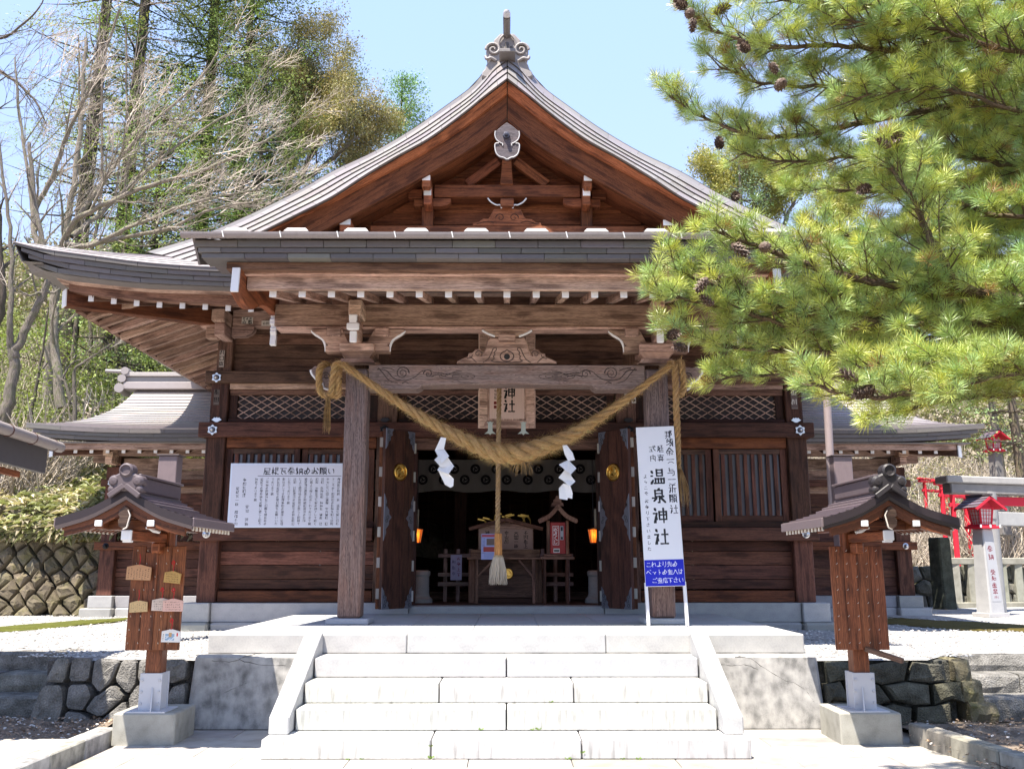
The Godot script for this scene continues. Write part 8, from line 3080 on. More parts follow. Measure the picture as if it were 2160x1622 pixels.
func make_trees() -> void:
	make_clumps()
	var PALE := Color(0.47, 0.425, 0.375)
	var GREY := Color(0.27, 0.245, 0.22)
	var DARK := Color(0.13, 0.11, 0.095)
	# the bare tree whose pale boughs sweep to the right above the eave
	bare_tree("bare_tree", "large bare pale tree sweeping long boughs right above the left eave", [
		[Vector3(-10.025, 5.048, -20), Vector3(-10.241, 6.14, -20), Vector3(-10.44, 7.482, -20), Vector3(-10.445, 8.397, -20), Vector3(-10.368, 8.953, -20)],
		[Vector3(-10.421, 7.938, -20), Vector3(-10.797, 8.627, -20), Vector3(-11.129, 9.584, -20), Vector3(-10.653, 10.578, -19.8), Vector3(-10.359, 11.379, -19.6), Vector3(-9.861, 12.481, -19.4), Vector3(-9.402, 13.536, -19.2), Vector3(-9.11, 14.344, -19)],
		[Vector3(-10.423, 8.397, -20), Vector3(-10.349, 9.37, -20.2), Vector3(-9.847, 10.5, -20.4), Vector3(-9.443, 11.47, -20.6), Vector3(-8.864, 12.422, -20.8), Vector3(-8.07, 13.417, -21), Vector3(-7.417, 14.482, -21)],
		[Vector3(-10.381, 8.86, -20), Vector3(-9.791, 9.386, -19.5), Vector3(-8.363, 9.93, -19.2), Vector3(-6.978, 10.279, -19), Vector3(-5.836, 10.703, -18.8), Vector3(-5.025, 11.246, -18.8)],
		[Vector3(-10.368, 8.953, -20), Vector3(-9.512, 8.713, -19.5), Vector3(-8.21, 9.043, -19), Vector3(-6.783, 9.394, -18.6), Vector3(-5.463, 9.587, -18.4)],
		[Vector3(-10.183, 9.094, -20), Vector3(-9.71, 10.007, -20.5), Vector3(-8.76, 11.474, -21), Vector3(-7.821, 12.633, -21.5), Vector3(-6.856, 13.465, -21.8)],
		[Vector3(-9.94, 8.861, -20), Vector3(-8.744, 8.908, -19.5), Vector3(-7.486, 8.944, -19), Vector3(-6.499, 9.312, -18.8), Vector3(-5.302, 9.453, -18.6)],
		[Vector3(-11.129, 9.584, -20), Vector3(-11.327, 10.512, -20), Vector3(-11.721, 12.093, -20), Vector3(-12.013, 13.721, -20)]], [0.13, 0.085, 0.08, 0.08, 0.072, 0.068, 0.064, 0.06], PALE, 0.46, 2.1, Vector3(0.6, 0.42, 0.1), 3)
	bare_tree("bare_tree", "forked grey tree trunk at the left edge below the eave tip", [
		[Vector3(-10.586, 4.352, -18.6), Vector3(-10.441, 4.902, -18.6), Vector3(-10.421, 5.715, -18.6), Vector3(-10.4, 6.075, -18.6), Vector3(-10.191, 6.647, -18.6), Vector3(-9.903, 7.373, -18.6), Vector3(-9.917, 7.917, -18.6), Vector3(-10.372, 9.33, -18.6), Vector3(-10.629, 10.784, -18.6)],
		[Vector3(-10.426, 5.766, -18.6), Vector3(-10.491, 6.205, -18.5), Vector3(-10.487, 6.663, -18.4), Vector3(-10.551, 7.425, -18.4), Vector3(-10.638, 8.219, -18.4), Vector3(-10.91, 9.573, -18.4), Vector3(-11.305, 11.248, -18.4)],
		[Vector3(-9.933, 7.278, -18.6), Vector3(-10.003, 7.268, -18.5), Vector3(-10.144, 7.184, -18.4), Vector3(-10.3, 7.268, -18.3), Vector3(-10.418, 7.465, -18.2)],
		[Vector3(-9.888, 7.331, -18.6), Vector3(-9.734, 7.31, -18.6), Vector3(-9.692, 7.416, -18.7), Vector3(-9.477, 7.662, -18.8)]], [0.14, 0.085, 0.04, 0.04], GREY * 1.25, 0.7, 1.3, Vector3(0.1, 0.5, 0), 3)
	bare_tree("bare_tree", "pale straight trunk behind the hip rafter's white end", [[Vector3(-11.908, 5.697, -23), Vector3(-11.962, 6.828, -23), Vector3(-11.969, 8.372, -23), Vector3(-11.961, 9.424, -23), Vector3(-11.815, 11.309, -23), Vector3(-11.783, 13.679, -23), Vector3(-11.883, 16.141, -23)], [Vector3(-11.977, 7.339, -23), Vector3(-11.779, 7.724, -23), Vector3(-11.578, 7.828, -23), Vector3(-11.487, 7.919, -23)]], [0.17, 0.07], PALE * 0.95, 0.8, 1.7, Vector3(0.2, 0.5, 0), 3)
	bare_tree("bare_tree", "thin bare tree rising from the left edge of the frame against the sky", [[Vector3(-12.367, 5.906, -21), Vector3(-12.31, 7.185, -21), Vector3(-12.271, 8.254, -21), Vector3(-12.658, 10.456, -21), Vector3(-13.141, 12.617, -21), Vector3(-13.248, 14.595, -21)], [Vector3(-13.459, 14.326, -21), Vector3(-12.931, 13.929, -21), Vector3(-12.406, 13.534, -21), Vector3(-11.938, 13.076, -21), Vector3(-11.639, 12.492, -21)], [Vector3(-13.796, 15.132, -21), Vector3(-13.036, 14.864, -21), Vector3(-12.365, 15.409, -21), Vector3(-12.055, 15.957, -21)]], [0.16, 0.06, 0.05], DARK * 1.6, 0.5, 1.5, Vector3(0.3, 0.2, 0), 3)
	for q in [[150, 205, 24], [185, 165, 25], [240, 262, 24.5], [262, 300, 26]]:
		bare_tree("bare_tree", {150: "slim dark upright trunk, leftmost of four thin ones before the grove", 185: "slim dark upright trunk, second from left of four thin ones", 240: "slim dark upright trunk, third from left of four thin ones", 262: "slim dark upright trunk, rightmost of four thin ones before the grove"}[q[0]], [[on_hill((q[0] - 1069) * q[2] / 1900.0, q[2]), Vector3((q[0] - 1069) * q[2] / 1860.0, 8.0, -q[2]), Vector3((q[1] - 1069) * q[2] / 1800.0, 12.0, -q[2]), Vector3((q[1] - 1060) * q[2] / 1700.0, 17.5, -q[2])]], [0.085], DARK * 2.2, 0.6, 1.5, Vector3(0.1, 0.75, 0), 2, "thin upright bare trunks")
	# small twisted saplings under the eave
	bare_tree("sapling", "small bare sapling forking left of the side hall roof", [[Vector3(-9.207, 4.413, -19), Vector3(-9.251, 5.079, -19), Vector3(-9.326, 5.65, -19), Vector3(-9.143, 5.859, -19), Vector3(-8.856, 6.07, -19), Vector3(-8.568, 6.281, -19)], [Vector3(-9.337, 5.027, -19), Vector3(-9.509, 5.441, -19), Vector3(-9.567, 5.514, -19), Vector3(-9.397, 5.859, -19), Vector3(-9.198, 5.911, -19)]], [0.05, 0.04], GREY, 0.35, 0.8, Vector3(0.2, 0.6, 0), 2, "bare trees on the slope")
	bare_tree("sapling", "thin leaning dark sapling near the pavilion roof", [[Vector3(-10.713, 4.724, -20), Vector3(-10.654, 5.372, -20), Vector3(-10.6, 6.085, -20), Vector3(-10.556, 6.807, -20), Vector3(-10.559, 7.369, -20)]], [0.05], GREY * 0.8, 0.4, 0.8, Vector3(0.1, 0.7, 0), 2, "bare trees on the slope")
	# evergreens behind
	var EV := Color(0.25, 0.33, 0.15)
	conifer("evergreen", "tallest dense evergreen at the middle of the left grove", on_hill(-10.882, 30), 31.0, 4.3, 0.08, 54, 7, EV, DARK, clump_fir, 1.2, 0.62)
	conifer("evergreen", "dense evergreen at the right side of the left grove, edge against the sky", on_hill(-9.075, 29), 23.0, 3.4, 0.1, 44, 7, EV * 0.95, DARK, clump_fir, 1.05, 0.62)
	conifer("evergreen", "tall dark trunked evergreen thinly leaved, left of the tallest one", on_hill(-12.632, 28), 30.0, 3.2, 0.12, 44, 6, EV * Color(1.15, 1.1, 1.1), DARK, clump_fir, 1.0, 0.45)
	conifer("evergreen", "slender evergreen with dark bare lower trunk, leftmost of the grove", on_hill(-12.951, 26), 28.0, 2.4, 0.25, 34, 5, EV * Color(1.2, 1.15, 1.0), DARK, clump_fir, 1.0, 0.45)
	conifer("evergreen", "lower bushy evergreen close behind the left eave", on_hill(-10.243, 25), 11.0, 3.4, 0.05, 26, 7, EV * Color(1.2, 1.25, 1.0), DARK, clump_fir, 1.0, 0.6)
	conifer("evergreen", "dark evergreen just left of the gable roof", on_hill(-7.953, 27), 13.0, 2.7, 0.1, 26, 7, EV * 0.85, DARK, clump_fir, 1.0, 0.6)
	bare_tree("leafing_tree", "olive brown leafing tree beside the left gable slope", [[Vector3(-7.759, 11.836, -30), Vector3(-7.729, 13.234, -30), Vector3(-7.765, 14.657, -30), Vector3(-7.727, 16.288, -30), Vector3(-7.396, 18.328, -30), Vector3(-7.284, 19.653, -30)], [Vector3(-7.714, 14.299, -30), Vector3(-7.108, 15.742, -30), Vector3(-6.491, 17.212, -30), Vector3(-6.365, 18.332, -30)], [Vector3(-7.733, 15.378, -30), Vector3(-8.16, 16.47, -30), Vector3(-8.388, 17.578, -30), Vector3(-8.102, 18.702, -30)], [Vector3(-7.698, 14.657, -30), Vector3(-6.484, 15.328, -29.5), Vector3(-5.425, 15.98, -29), Vector3(-4.943, 16.337, -29)], [Vector3(-6.163, 13.237, -30), Vector3(-5.884, 14.661, -30), Vector3(-5.586, 15.746, -30), Vector3(-5.272, 16.478, -30)]], [0.2, 0.12, 0.10, 0.11, 0.12], GREY, 0.5, 2.0, Vector3(0.1, 0.75, 0), 3, "leafing trees round the shrine", 1500, Color(0.33, 0.30, 0.14))
	conifer("evergreen", "thin topped evergreen peeking over the leafing tree", on_hill(-8.509, 33), 15.0, 2.0, 0.2, 26, 5, EV * 0.85, DARK, clump_leaf, 1.0, 0.7)
	conifer("evergreen", "narrow evergreen right of the leafing tree against the sky", on_hill(-6.266, 33), 13.6, 2.2, 0.2, 26, 5, EV * 0.85, DARK, clump_leaf, 1.0, 0.75)
	conifer("evergreen", "small bright green treetop above the left gable slope", on_hill(-4.24, 34), 13.4, 2.6, 0.2, 24, 6, EV * Color(0.9, 1.15, 1.0), DARK, clump_leaf, 1.1, 0.85)
	# right of the gable
	conifer("evergreen", "thin pale tree top right of the gable beside the pine", on_hill(6.826, 32), 13.2, 2.2, 0.2, 26, 5, EV * Color(0.8, 0.95, 1.4), GREY, clump_leaf, 0.8, 0.42)
	bare_tree("leafing_tree", "yellow green leafing tree above the right gable slope", [[Vector3(9.088, 12.213, -31), Vector3(9.166, 13.662, -31), Vector3(9.052, 14.766, -31), Vector3(8.936, 15.884, -31)], [Vector3(9.774, 12.214, -31), Vector3(10.228, 14.031, -31), Vector3(10.819, 15.141, -31)], [Vector3(8.401, 12.211, -31), Vector3(7.981, 14.209, -31), Vector3(7.509, 15.319, -31)], [Vector3(11.835, 12.218, -31), Vector3(12.111, 13.669, -31), Vector3(12.7, 14.589, -31)]], [0.16, 0.12, 0.12, 0.12], GREY, 0.5, 1.9, Vector3(0.0, 0.8, 0), 3, "leafing trees round the shrine", 1300, Color(0.38, 0.38, 0.11))
	conifer("evergreen", "tall evergreen mostly hidden behind the upper pine boughs", on_hill(8.457, 30), 16.5, 2.4, 0.2, 26, 5, EV * Color(0.9, 1.0, 1.2), GREY, clump_leaf, 0.9, 0.6)
	conifer("cedar", "straight cedar trunk at the right edge, nearer and thicker one", on_hill(13.986, 24.5), 15.0, 2.0, 0.28, 14, 4, EV * 0.9, GREY * Color(1.0, 0.9, 0.8), clump_fir, 1.0, 0.5, 0.3, "cedars at the right edge")
	conifer("cedar", "straight cedar trunk at the right edge, thinner one left of it", on_hill(14.942, 27), 14.0, 1.6, 0.30, 14, 4, EV * Color(1.0, 1.15, 1.0), GREY, clump_fir, 0.8, 0.5, 0.3, "cedars at the right edge")
	make_brush()


func make_brush() -> void:
	# bamboo grass on the slope
	var b := mb()
	for i in 9:
		var a := i * 2.4
		var e := rnd(0.1, 0.9)
		var u := Vector3(cos(a), e * 0.7, sin(a)).normalized()
		var w := u.cross(Vector3.UP).normalized()
		var l := rnd(0.16, 0.26)
		var c := Vector3(rnd(-0.05, 0.05), 0.12 + e * 0.2, rnd(-0.05, 0.05))
		var mid := c + u * l * 0.5 + w * 0.0
		var tip := c + u * l - Vector3(0, l * 0.35, 0)
		b.tint = Color(1, 1, 1) * rnd(0.7, 1.2)
		b.tri(c, mid + w * 0.028, tip)
		b.tri(c, tip, mid - w * 0.028)
	b.tint = Color(0.7, 0.6, 0.4)
	b.tube([Vector3.ZERO, Vector3(0.0, 0.35, 0.02)], [0.005, 0.003], 3, false)
	var sasa := b.mesh()
	var list := []
	var tn := []
	for i in 19000:
		var x := rnd(-17.0, -4.6) if i % 8 else rnd(7.0, 15.0)
		var d := (17.25 + pow(rnd(0, 1), 1.6) * 14.0) if x < 0 else 24.5 + rnd(0, 12)
		var y := hill_h(x, d)
		list.append(Transform3D(Basis.from_euler(Vector3(rnd(-0.6, 0.6), rnd(0, 6.3), rnd(-0.6, 0.6))).scaled(Vector3.ONE * rnd(0.6, 1.6)), Vector3(x, y - 0.05, -d)))
		var k := rnd(0.6, 1.4)
		var patch := sin(x * 1.3 + d * 0.7) + sin(d * 1.9 - x * 0.6)
		if rnd(-1.6, 1.6) < patch * 0.5 - 0.15: tn.append(Color(0.34, 0.36, 0.19) * k)
		else: tn.append(Color(0.52, 0.46, 0.34) * k)
	var o := multi("bamboo_grass", sasa, M.leaf, list, null, tn)
	tag(o, "pale bamboo grass covering the hillside above the mossy wall", "bamboo grass")
	kind(o, "stuff")
	# thicket of bare twigs
	list = []
	tn = []
	for i in 7000:
		var x := rnd(-19.0, -4.0) if i % 2 else rnd(6.0, 22.0)
		var d := 18.0 + pow(rnd(0, 1), 1.2) * 14.0 if x < 0 else 25.0 + rnd(0, 16)
		if x > -9.6 and x < 0 and d < 21.5: continue
		list.append(Transform3D(facing(Vector3(rnd(-0.6, 0.6), 1, rnd(-0.6, 0.6)), rnd(0, 6), rnd(0.9, 2.6)), Vector3(x, hill_h(x, d) - 0.05, -d)))
		var k := rnd(0.8, 1.5)
		tn.append(Color(0.40, 0.345, 0.28) * k)
	o = multi("twig_thicket", twig_spray, M.paint, list, null, tn)
	tag(o, "thicket of bare grey brown twigs on the slope behind the shrine", "undergrowth")
	kind(o, "stuff")
	# young green leaves hanging in the undergrowth
	list = []
	tn = []
	for i in 5200:
		var x := rnd(-19.0, -4.0) if i % 4 else rnd(6.0, 19.0)
		var d := 19.5 + pow(rnd(0, 1), 1.1) * 13.0 if x < 0 else 27.0 + rnd(0, 16)
		var h := hill_h(x, d) + rnd(0.2, 1.0) * rnd(0.5, 4.2)
		var patch := sin(x * 0.9 + 1.0) + sin(d * 1.1 + h) + sin(x * 0.4 - h * 1.3)
		if patch < -0.2: continue
		list.append(Transform3D(Basis.from_euler(Vector3(rnd(0, 6), rnd(0, 6), 0)).scaled(Vector3.ONE * rnd(0.5, 1.25)), Vector3(x, h, -d)))
		var k := rnd(0.6, 1.4)
		tn.append((Color(0.25, 0.30, 0.085) if x < 0 or i % 3 == 0 else Color(0.40, 0.34, 0.22)) * k)
	o = multi("green_undergrowth", clump_leaf, M.leaf, list, null, tn)
	tag(o, "young yellow green leaves of shrubs scattered over the slope", "undergrowth")
	kind(o, "stuff")
	# far wooded ridge: one mass of many crowns
	list = []
	tn = []
	for i in 9000:
		var x := rnd(-60.0, 60.0)
		var d := rnd(40.0, 75.0)
		list.append(Transform3D(Basis.from_euler(Vector3(rnd(0, 6), rnd(0, 6), 0)).scaled(Vector3.ONE * rnd(2.0, 4.5)), Vector3(x, hill_h(x, d) + rnd(0.0, 4.0), -d)))
		var k := rnd(0.6, 1.3)
		tn.append((Color(0.22, 0.225, 0.10) if rnd(0, 1) < 0.3 else Color(0.36, 0.31, 0.24)) * k)
	o = multi("far_woods", clump_leaf, M.leaf, list, null, tn)
	tag(o, "far off woods covering the hill behind the trees", "woods")
	kind(o, "stuff")


# ---------------------------------------------------------------- the pine
func make_pine() -> void:
	var t := thing("pine_tree", "large sunlit pine reaching boughs with cones in from the right", "tree")
	var bark := Color(0.25, 0.19, 0.145)
	var tx := 4.35
	var tz := -5.3
	var b := mb(bark * 0.8)
	b.tube(spline([Vector3(tx + 0.1, -0.1, tz), Vector3(tx, 1.5, tz), Vector3(tx + 0.15, 3.5, tz - 0.1), Vector3(tx + 0.05, 6.0, tz), Vector3(tx + 0.15, 8.5, tz)], 5), range(21).map(func(i): return lerpf(0.27, 0.05, i / 20.0)), 12)
	build("trunk", b, M.bark, t)
	# needle tuft: a brush of fine needles
	b = mb()
	for i in 50:
		var a := i * 2.39996
		var k := sqrt((i + 0.5) / 50.0)
		var ang := 0.12 + 1.12 * k
		var u := Vector3(cos(a) * sin(ang), cos(ang), sin(a) * sin(ang))
		u = (u + Vector3(rnd(-0.1, 0.1), rnd(-0.1, 0.1), rnd(-0.1, 0.1))).normalized()
		var w := u.cross(Vector3(rnd(-1, 1), rnd(-1, 1), rnd(-1, 1))).normalized() * 0.00105
		var l := rnd(0.046, 0.064)
		var o := Vector3(0, -0.026 * k, 0)
		b.tint = Color(1, 1, 1) * rnd(0.75, 1.2)
		var m := o + u * l * 0.55
		b.tri(o, m - w, m + w)
		b.tri(m - w, o + u * l, m + w)
	var tuft := b.mesh()
	var limbs := [
		[[Vector3(2.854, 2.923, -4.6), Vector3(2.543, 3.017, -4.7), Vector3(2.188, 3.046, -4.7), Vector3(1.903, 3.092, -4.7), Vector3(1.621, 3.181, -4.7), Vector3(1.451, 3.257, -4.7), Vector3(1.281, 3.309, -4.7), Vector3(1.128, 3.391, -4.7)], 0.045, 0.42],
		[[Vector3(2.543, 3.017, -4.7), Vector3(2.398, 3.044, -4.6), Vector3(2.253, 3.215, -4.5), Vector3(2.208, 3.331, -4.5), Vector3(2.115, 3.441, -4.4), Vector3(2.029, 3.587, -4.4), Vector3(2, 3.699, -4.4)], 0.03, 0.40],
		[[Vector3(2.977, 2.97, -4.8), Vector3(2.518, 2.98, -4.8), Vector3(2.189, 2.897, -4.8), Vector3(1.786, 2.913, -4.8), Vector3(1.448, 2.981, -4.8), Vector3(1.137, 3.09, -4.8), Vector3(0.942, 3.186, -4.8)], 0.035, 0.45],
		[[Vector3(3.024, 2.874, -4.9), Vector3(2.49, 2.901, -4.9), Vector3(2.086, 2.873, -4.9), Vector3(1.667, 2.858, -4.85), Vector3(1.287, 2.926, -4.8), Vector3(1.001, 3.002, -4.8), Vector3(0.822, 3.019, -4.75)], 0.03, 0.42],
		[[Vector3(3.07, 2.761, -5), Vector3(2.5, 2.788, -5), Vector3(2.063, 2.759, -5), Vector3(1.709, 2.745, -5), Vector3(1.33, 2.772, -5), Vector3(1.093, 2.8, -4.9), Vector3(0.948, 2.843, -4.9)], 0.03, 0.42],
		[[Vector3(3.175, 2.665, -5.2), Vector3(2.609, 2.635, -5.2), Vector3(2.189, 2.649, -5.2), Vector3(1.768, 2.649, -5.2), Vector3(1.459, 2.657, -5.2), Vector3(1.234, 2.628, -5.2)], 0.028, 0.38],
		[[Vector3(2.57, 2.497, -4.2), Vector3(2.228, 2.427, -4.2), Vector3(2.035, 2.376, -4.2), Vector3(1.717, 2.339, -4.2), Vector3(1.532, 2.378, -4.2), Vector3(1.438, 2.421, -4.2)], 0.03, 0.34],
		[[Vector3(2.626, 2.472, -4.3), Vector3(2.354, 2.543, -4.3), Vector3(2.072, 2.524, -4.3), Vector3(1.884, 2.504, -4.3), Vector3(1.721, 2.514, -4.3)], 0.02, 0.30],
		[[Vector3(2.736, 2.416, -4.5), Vector3(2.378, 2.396, -4.5), Vector3(2.147, 2.361, -4.5), Vector3(2.019, 2.329, -4.6), Vector3(1.871, 2.319, -4.6)], 0.022, 0.24],
		[[Vector3(3.603, 5.007, -5.2), Vector3(3.076, 4.914, -5.2), Vector3(2.729, 4.829, -5.2), Vector3(2.393, 4.722, -5.1), Vector3(2.014, 4.757, -5.1), Vector3(1.601, 4.679, -5), Vector3(1.285, 4.794, -5), Vector3(1.128, 4.898, -5)], 0.035, 0.46],
		[[Vector3(3.718, 4.947, -5.4), Vector3(3.083, 4.824, -5.4), Vector3(2.64, 4.716, -5.4), Vector3(2.058, 4.592, -5.3), Vector3(1.62, 4.549, -5.2), Vector3(1.355, 4.664, -5.2)], 0.035, 0.46],
		[[Vector3(3.806, 4.664, -5.6), Vector3(3.077, 4.619, -5.6), Vector3(2.308, 4.429, -5.5), Vector3(1.884, 4.336, -5.5), Vector3(1.509, 4.317, -5.4), Vector3(1.252, 4.444, -5.4), Vector3(1.05, 4.578, -5.4)], 0.035, 0.36],
		[[Vector3(3.906, 4.486, -5.8), Vector3(3.066, 4.377, -5.8), Vector3(2.361, 4.291, -5.7), Vector3(1.872, 4.208, -5.6), Vector3(1.557, 4.258, -5.6)], 0.03, 0.40],
		[[Vector3(3.481, 5.005, -5), Vector3(2.743, 5.022, -5), Vector3(2.146, 4.954, -5), Vector3(1.737, 4.998, -5), Vector3(1.504, 5.057, -5)], 0.03, 0.44],
		[[Vector3(4.134, 4.348, -6.2), Vector3(3.427, 4.301, -6.2), Vector3(2.781, 4.208, -6.1), Vector3(2.264, 4.188, -6), Vector3(1.993, 4.18, -6)], 0.03, 0.36],
		[[Vector3(3.308, 3.597, -5), Vector3(2.941, 3.581, -5), Vector3(2.724, 3.655, -5), Vector3(2.593, 3.759, -5), Vector3(2.563, 3.895, -5)], 0.025, 0.36],
		[[Vector3(3.399, 3.342, -5.2), Vector3(3.029, 3.387, -5.2), Vector3(2.744, 3.432, -5.2), Vector3(2.395, 3.416, -5.2), Vector3(2.114, 3.522, -5.2), Vector3(1.888, 3.613, -5.2)], 0.025, 0.38],
		[[Vector3(4.437, 5.328, -6.5), Vector3(3.683, 5.325, -6.5), Vector3(2.98, 5.084, -6.4), Vector3(2.532, 5.003, -6.4)], 0.03, 0.42],
		[[Vector3(4.693, 4.922, -7), Vector3(4.203, 5.178, -7), Vector3(3.725, 5.22, -7), Vector3(3.312, 5.089, -7)], 0.03, 0.45],
		[[Vector3(3.926, 5.643, -5.6), Vector3(3.25, 5.566, -5.6), Vector3(2.748, 5.526, -5.6), Vector3(2.289, 5.599, -5.6)], 0.03, 0.48],
		[[Vector3(3.758, 3.02, -5.8), Vector3(3.322, 3.084, -5.8), Vector3(2.94, 3.067, -5.8), Vector3(2.556, 3.018, -5.8), Vector3(2.243, 3.066, -5.8)], 0.025, 0.42]]
	limbs += [
		[[Vector3(3.364, 4.554, -4.9), Vector3(2.942, 4.616, -4.9), Vector3(2.61, 4.741, -4.9), Vector3(2.267, 4.772, -4.9), Vector3(1.982, 4.802, -4.9)], 0.025, 0.5],
		[[Vector3(3.383, 4.205, -5), Vector3(3.044, 4.266, -5), Vector3(2.711, 4.391, -5), Vector3(2.393, 4.39, -5), Vector3(2.099, 4.326, -5)], 0.025, 0.5],
		[[Vector3(3.542, 4.006, -5.3), Vector3(3.184, 4.037, -5.3), Vector3(2.859, 4.101, -5.3), Vector3(2.582, 4.036, -5.3)], 0.02, 0.5],
		[[Vector3(3.685, 3.677, -5.6), Vector3(3.313, 3.709, -5.6), Vector3(2.971, 3.741, -5.6), Vector3(2.592, 3.707, -5.6), Vector3(2.241, 3.608, -5.6)], 0.02, 0.48],
		[[Vector3(3.492, 3.101, -5.4), Vector3(3.139, 3.131, -5.4), Vector3(2.753, 3.131, -5.4), Vector3(2.37, 3.161, -5.4), Vector3(1.989, 3.222, -5.4)], 0.02, 0.45],
		[[Vector3(4.2, 3.1, -6.1), Vector3(3.9, 3.25, -6.9), Vector3(3.55, 3.35, -7.7)], 0.025, 0.5],
		[[Vector3(4.45, 3.3, -6.2), Vector3(4.6, 3.5, -7.1), Vector3(4.7, 3.6, -8.0)], 0.025, 0.55],
		[[Vector3(4.9, 3.2, -6.0), Vector3(5.5, 3.4, -6.8), Vector3(6.0, 3.5, -7.6)], 0.025, 0.55],
		[[Vector3(5.1, 3.4, -5.6), Vector3(6.0, 3.6, -5.9), Vector3(6.9, 3.6, -6.3)], 0.025, 0.55],
		[[Vector3(4.0, 4.1, -6.2), Vector3(3.7, 4.2, -7.0), Vector3(3.4, 4.25, -7.7)], 0.025, 0.5],
		[[Vector3(4.9, 4.6, -6.0), Vector3(5.4, 4.8, -6.7), Vector3(5.8, 4.9, -7.4)], 0.025, 0.55],
		[[Vector3(5.1, 4.2, -4.9), Vector3(6.0, 4.4, -4.6), Vector3(6.8, 4.4, -4.2)], 0.025, 0.55],
		[[Vector3(4.4, 3.8, -4.5), Vector3(4.6, 4.0, -3.6), Vector3(4.7, 4.0, -2.8)], 0.025, 0.55],
		[[Vector3(4.9, 5.6, -5.4), Vector3(5.7, 5.8, -5.4), Vector3(6.5, 5.8, -5.5)], 0.025, 0.55],
		[[Vector3(4.741, 5.983, -6.8), Vector3(4.196, 6.113, -6.8), Vector3(3.542, 5.978, -6.8), Vector3(3.03, 6.065, -6.8)], 0.025, 0.55],
		[[Vector3(5.06, 5.572, -7.4), Vector3(4.478, 5.709, -7.4), Vector3(3.815, 5.941, -7.4), Vector3(3.299, 5.939, -7.4)], 0.025, 0.6],
		[[Vector3(5.088, 4.797, -7.6), Vector3(4.487, 4.796, -7.6), Vector3(3.896, 4.885, -7.6), Vector3(3.346, 4.975, -7.6)], 0.025, 0.6],
		[[Vector3(4.342, 4.75, -6.4), Vector3(3.894, 4.671, -6.4), Vector3(3.541, 4.788, -6.4), Vector3(3.229, 4.985, -6.4)], 0.025, 0.55],
		[[Vector3(4.747, 4.032, -7.2), Vector3(4.173, 3.906, -7.2), Vector3(3.611, 3.863, -7.2), Vector3(3.065, 3.987, -7.2)], 0.025, 0.5],
		[[Vector3(2.612, 2.407, -4.1), Vector3(2.393, 2.429, -4.1), Vector3(2.235, 2.406, -4.1), Vector3(2.076, 2.372, -4.1)], 0.02, 0.34]]
	var list := []
	var tn := []
	var tw := mb(bark * 1.1)
	for li in limbs.size():
		var L: Array = limbs[li]
		var p := spline(L[0], 6)
		if li != 1:
			var root: Vector3 = Vector3(tx, p[0].y - 0.35, tz)
			p = spline([root, root.lerp(p[0], 0.55) + Vector3(0, 0.06, 0), p[0]], 5).slice(0, 10) + p
		b = mb(vary(bark, 0.15))
		var rad := []
		for i in p.size(): rad.append(lerpf(L[1], 0.006, pow(float(i) / p.size(), 0.75)))
		for i in range(1, p.size()): p[i] += Vector3(rnd(-1, 1), rnd(-1, 1), rnd(-1, 1)) * 0.008
		b.tube(p, rad, 7, false)
		build("bough", b, M.bark, t)
		pine_spray(p, L[2], tw, list, tn, 0, li)
	kind(build("twigs", tw, M.bark, t), "stuff")
	kind(multi("needles", tuft, M.needle, list, t, tn), "stuff")
	# cones
	var cm := mb()
	for i in 46:
		var v := i / 45.0
		var y := (v - 0.5) * 0.078
		var r := 0.021 * sqrt(maxf(sin(PI * lerpf(0.10, 0.97, v)), 0.0))
		var a := i * 2.39996
		var o := Vector3(cos(a), 0, sin(a))
		var w := Vector3(-sin(a), 0, cos(a))
		var c := o * r + Vector3(0, y, 0)
		var tip := o * (r + 0.009) + Vector3(0, y + 0.009, 0)
		cm.tint = Color(0.115, 0.075, 0.055)
		cm.tri(c - w * 0.009, tip, c + w * 0.009 )
		cm.tri(o * r * 0.2 + Vector3(0, y - 0.006, 0), c - w * 0.009, c + w * 0.009)
		cm.tint = Color(0.48, 0.41, 0.34)
		cm.tri(tip - w * 0.0035 - o * 0.001, tip + o * 0.001 + Vector3(0, 0.002, 0), tip + w * 0.0035 - o * 0.001)
	cm.tint = Color(0.09, 0.06, 0.045)
	cm.lathe([Vector2(0.003, -0.04), Vector2(0.014, -0.02), Vector2(0.015, 0.01), Vector2(0.004, 0.038)], 8)
	var mesh := cm.mesh()
	for q in [[Vector3(1.054, 4.901, -4.9), Vector3(1.123, 4.761, -4.9), Vector3(1.306, 4.87, -4.9), Vector3(1.111, 4.851, -4.92), Vector3(1.411, 4.585, -4.85), Vector3(1.595, 4.479, -4.9), Vector3(1.634, 4.368, -4.9), Vector3(1.044, 3.026, -4.6), Vector3(1.949, 3.692, -4.3), Vector3(2.025, 3.724, -4.3), Vector3(1.869, 3.485, -4.4), Vector3(1.375, 3.216, -4.55), Vector3(1.238, 3.205, -4.55), Vector3(1.325, 4.138, -5.2), Vector3(1.077, 2.951, -4.65), Vector3(0.896, 2.775, -4.7), Vector3(0.934, 2.706, -4.7), Vector3(1.594, 2.423, -4.1), Vector3(1.667, 2.347, -4.1), Vector3(1.435, 3.828, -5.3)]][0]:
		var o := place("cone", mesh, M.paint, t)
		var sc := rnd(1.0, 1.35)
		o.transform = Transform3D(Basis.from_euler(Vector3(rnd(0.6, 2.4), rnd(0, 6.3), rnd(-1.0, 1.0))).scaled(Vector3.ONE * sc), q)


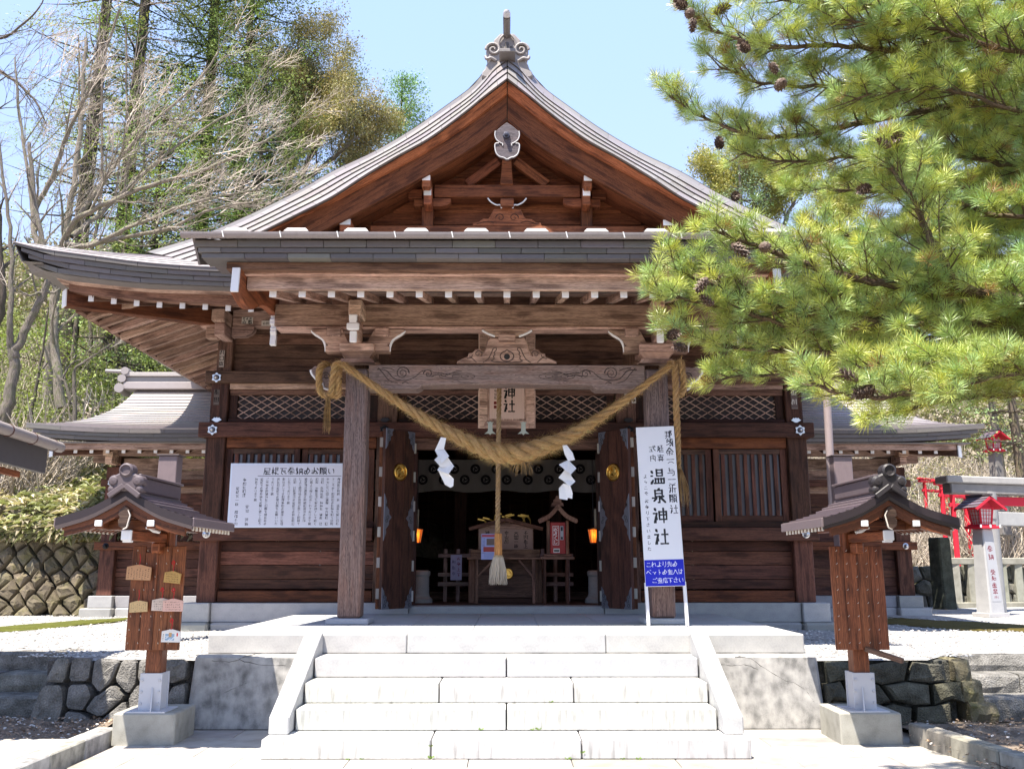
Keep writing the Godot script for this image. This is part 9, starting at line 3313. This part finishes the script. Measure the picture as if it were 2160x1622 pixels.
func pine_spray(p: Array, length: float, tw: MB, list: Array, tn: Array, level: int, li: int) -> void:
	var total := 0.0
	for i in p.size() - 1: total += (p[i + 1] - p[i]).length()
	var every := 0.034 if level == 0 else 0.033
	var run := 0.0
	var next := every
	var flip := 1.0
	for i in p.size() - 1:
		var seg: Vector3 = p[i + 1] - p[i]
		var l := seg.length()
		while next < run + l and l > 0.001:
			var t := next / total
			var c: Vector3 = p[i] + seg * clampf((next - run) / l, 0, 1)
			next += every * rnd(0.7, 1.3)
			var d := seg.normalized()
			var side := d.cross(Vector3.UP).normalized()
			flip = -flip
			if level == 0:
				if t < 0.2: continue
				var out := (d * rnd(0.5, 1.0) + side * flip * rnd(0.3, 1.1) + Vector3(0, rnd(-0.45, 0.75), 0)).normalized()
				var ll := length * rnd(0.45, 1.05) * (1.0 - 0.55 * t * t)
				var q := [c]
				for k in 4:
					out = (out + Vector3(rnd(-0.12, 0.12), rnd(-0.02, 0.14), rnd(-0.12, 0.12)) + d * 0.06).normalized()
					q.append(q[-1] + out * ll / 4.0)
				limb(tw, q, 0.0065, 0.0025, 4)
				pine_spray(q, length * 0.4, tw, list, tn, 1, li)
			else:
				if t < 0.30: continue
				var out := (d * rnd(0.3, 0.9) + side * flip * rnd(0.4, 1.0) + Vector3(0, rnd(0.1, 0.7), 0)).normalized()
				var ll := rnd(0.04, 0.11)
				tw.tube([c, c + out * ll], [0.0025, 0.002], 3, false)
				tuft_at(c + out * ll, (out + Vector3(0, 0.35, 0)), list, tn, li)
		run += l
	if level == 1:
		var d: Vector3 = (p[-1] - p[-2]).normalized()
		tuft_at(p[-1], d + Vector3(0, 0.25, 0), list, tn, li)
		tuft_at(p[-1] - d * 0.035, d + Vector3(rnd(-0.5, 0.5), 0.5, rnd(-0.5, 0.5)), list, tn, li)


func tuft_at(at: Vector3, dirn: Vector3, list: Array, tn: Array, li: int) -> void:
	list.append(Transform3D(facing(dirn, rnd(0, 6.3), rnd(1.0, 1.5)), at))
	var k := rnd(0.75, 1.25)
	var blue := rnd(0, 1)
	tn.append((Color(lerpf(0.58, 0.30, blue) * k, lerpf(0.58, 0.46, blue) * k, lerpf(0.11, 0.19, blue) * k) if rnd(0, 1) > 0.03 else Color(0.34, 0.19, 0.07) * k))
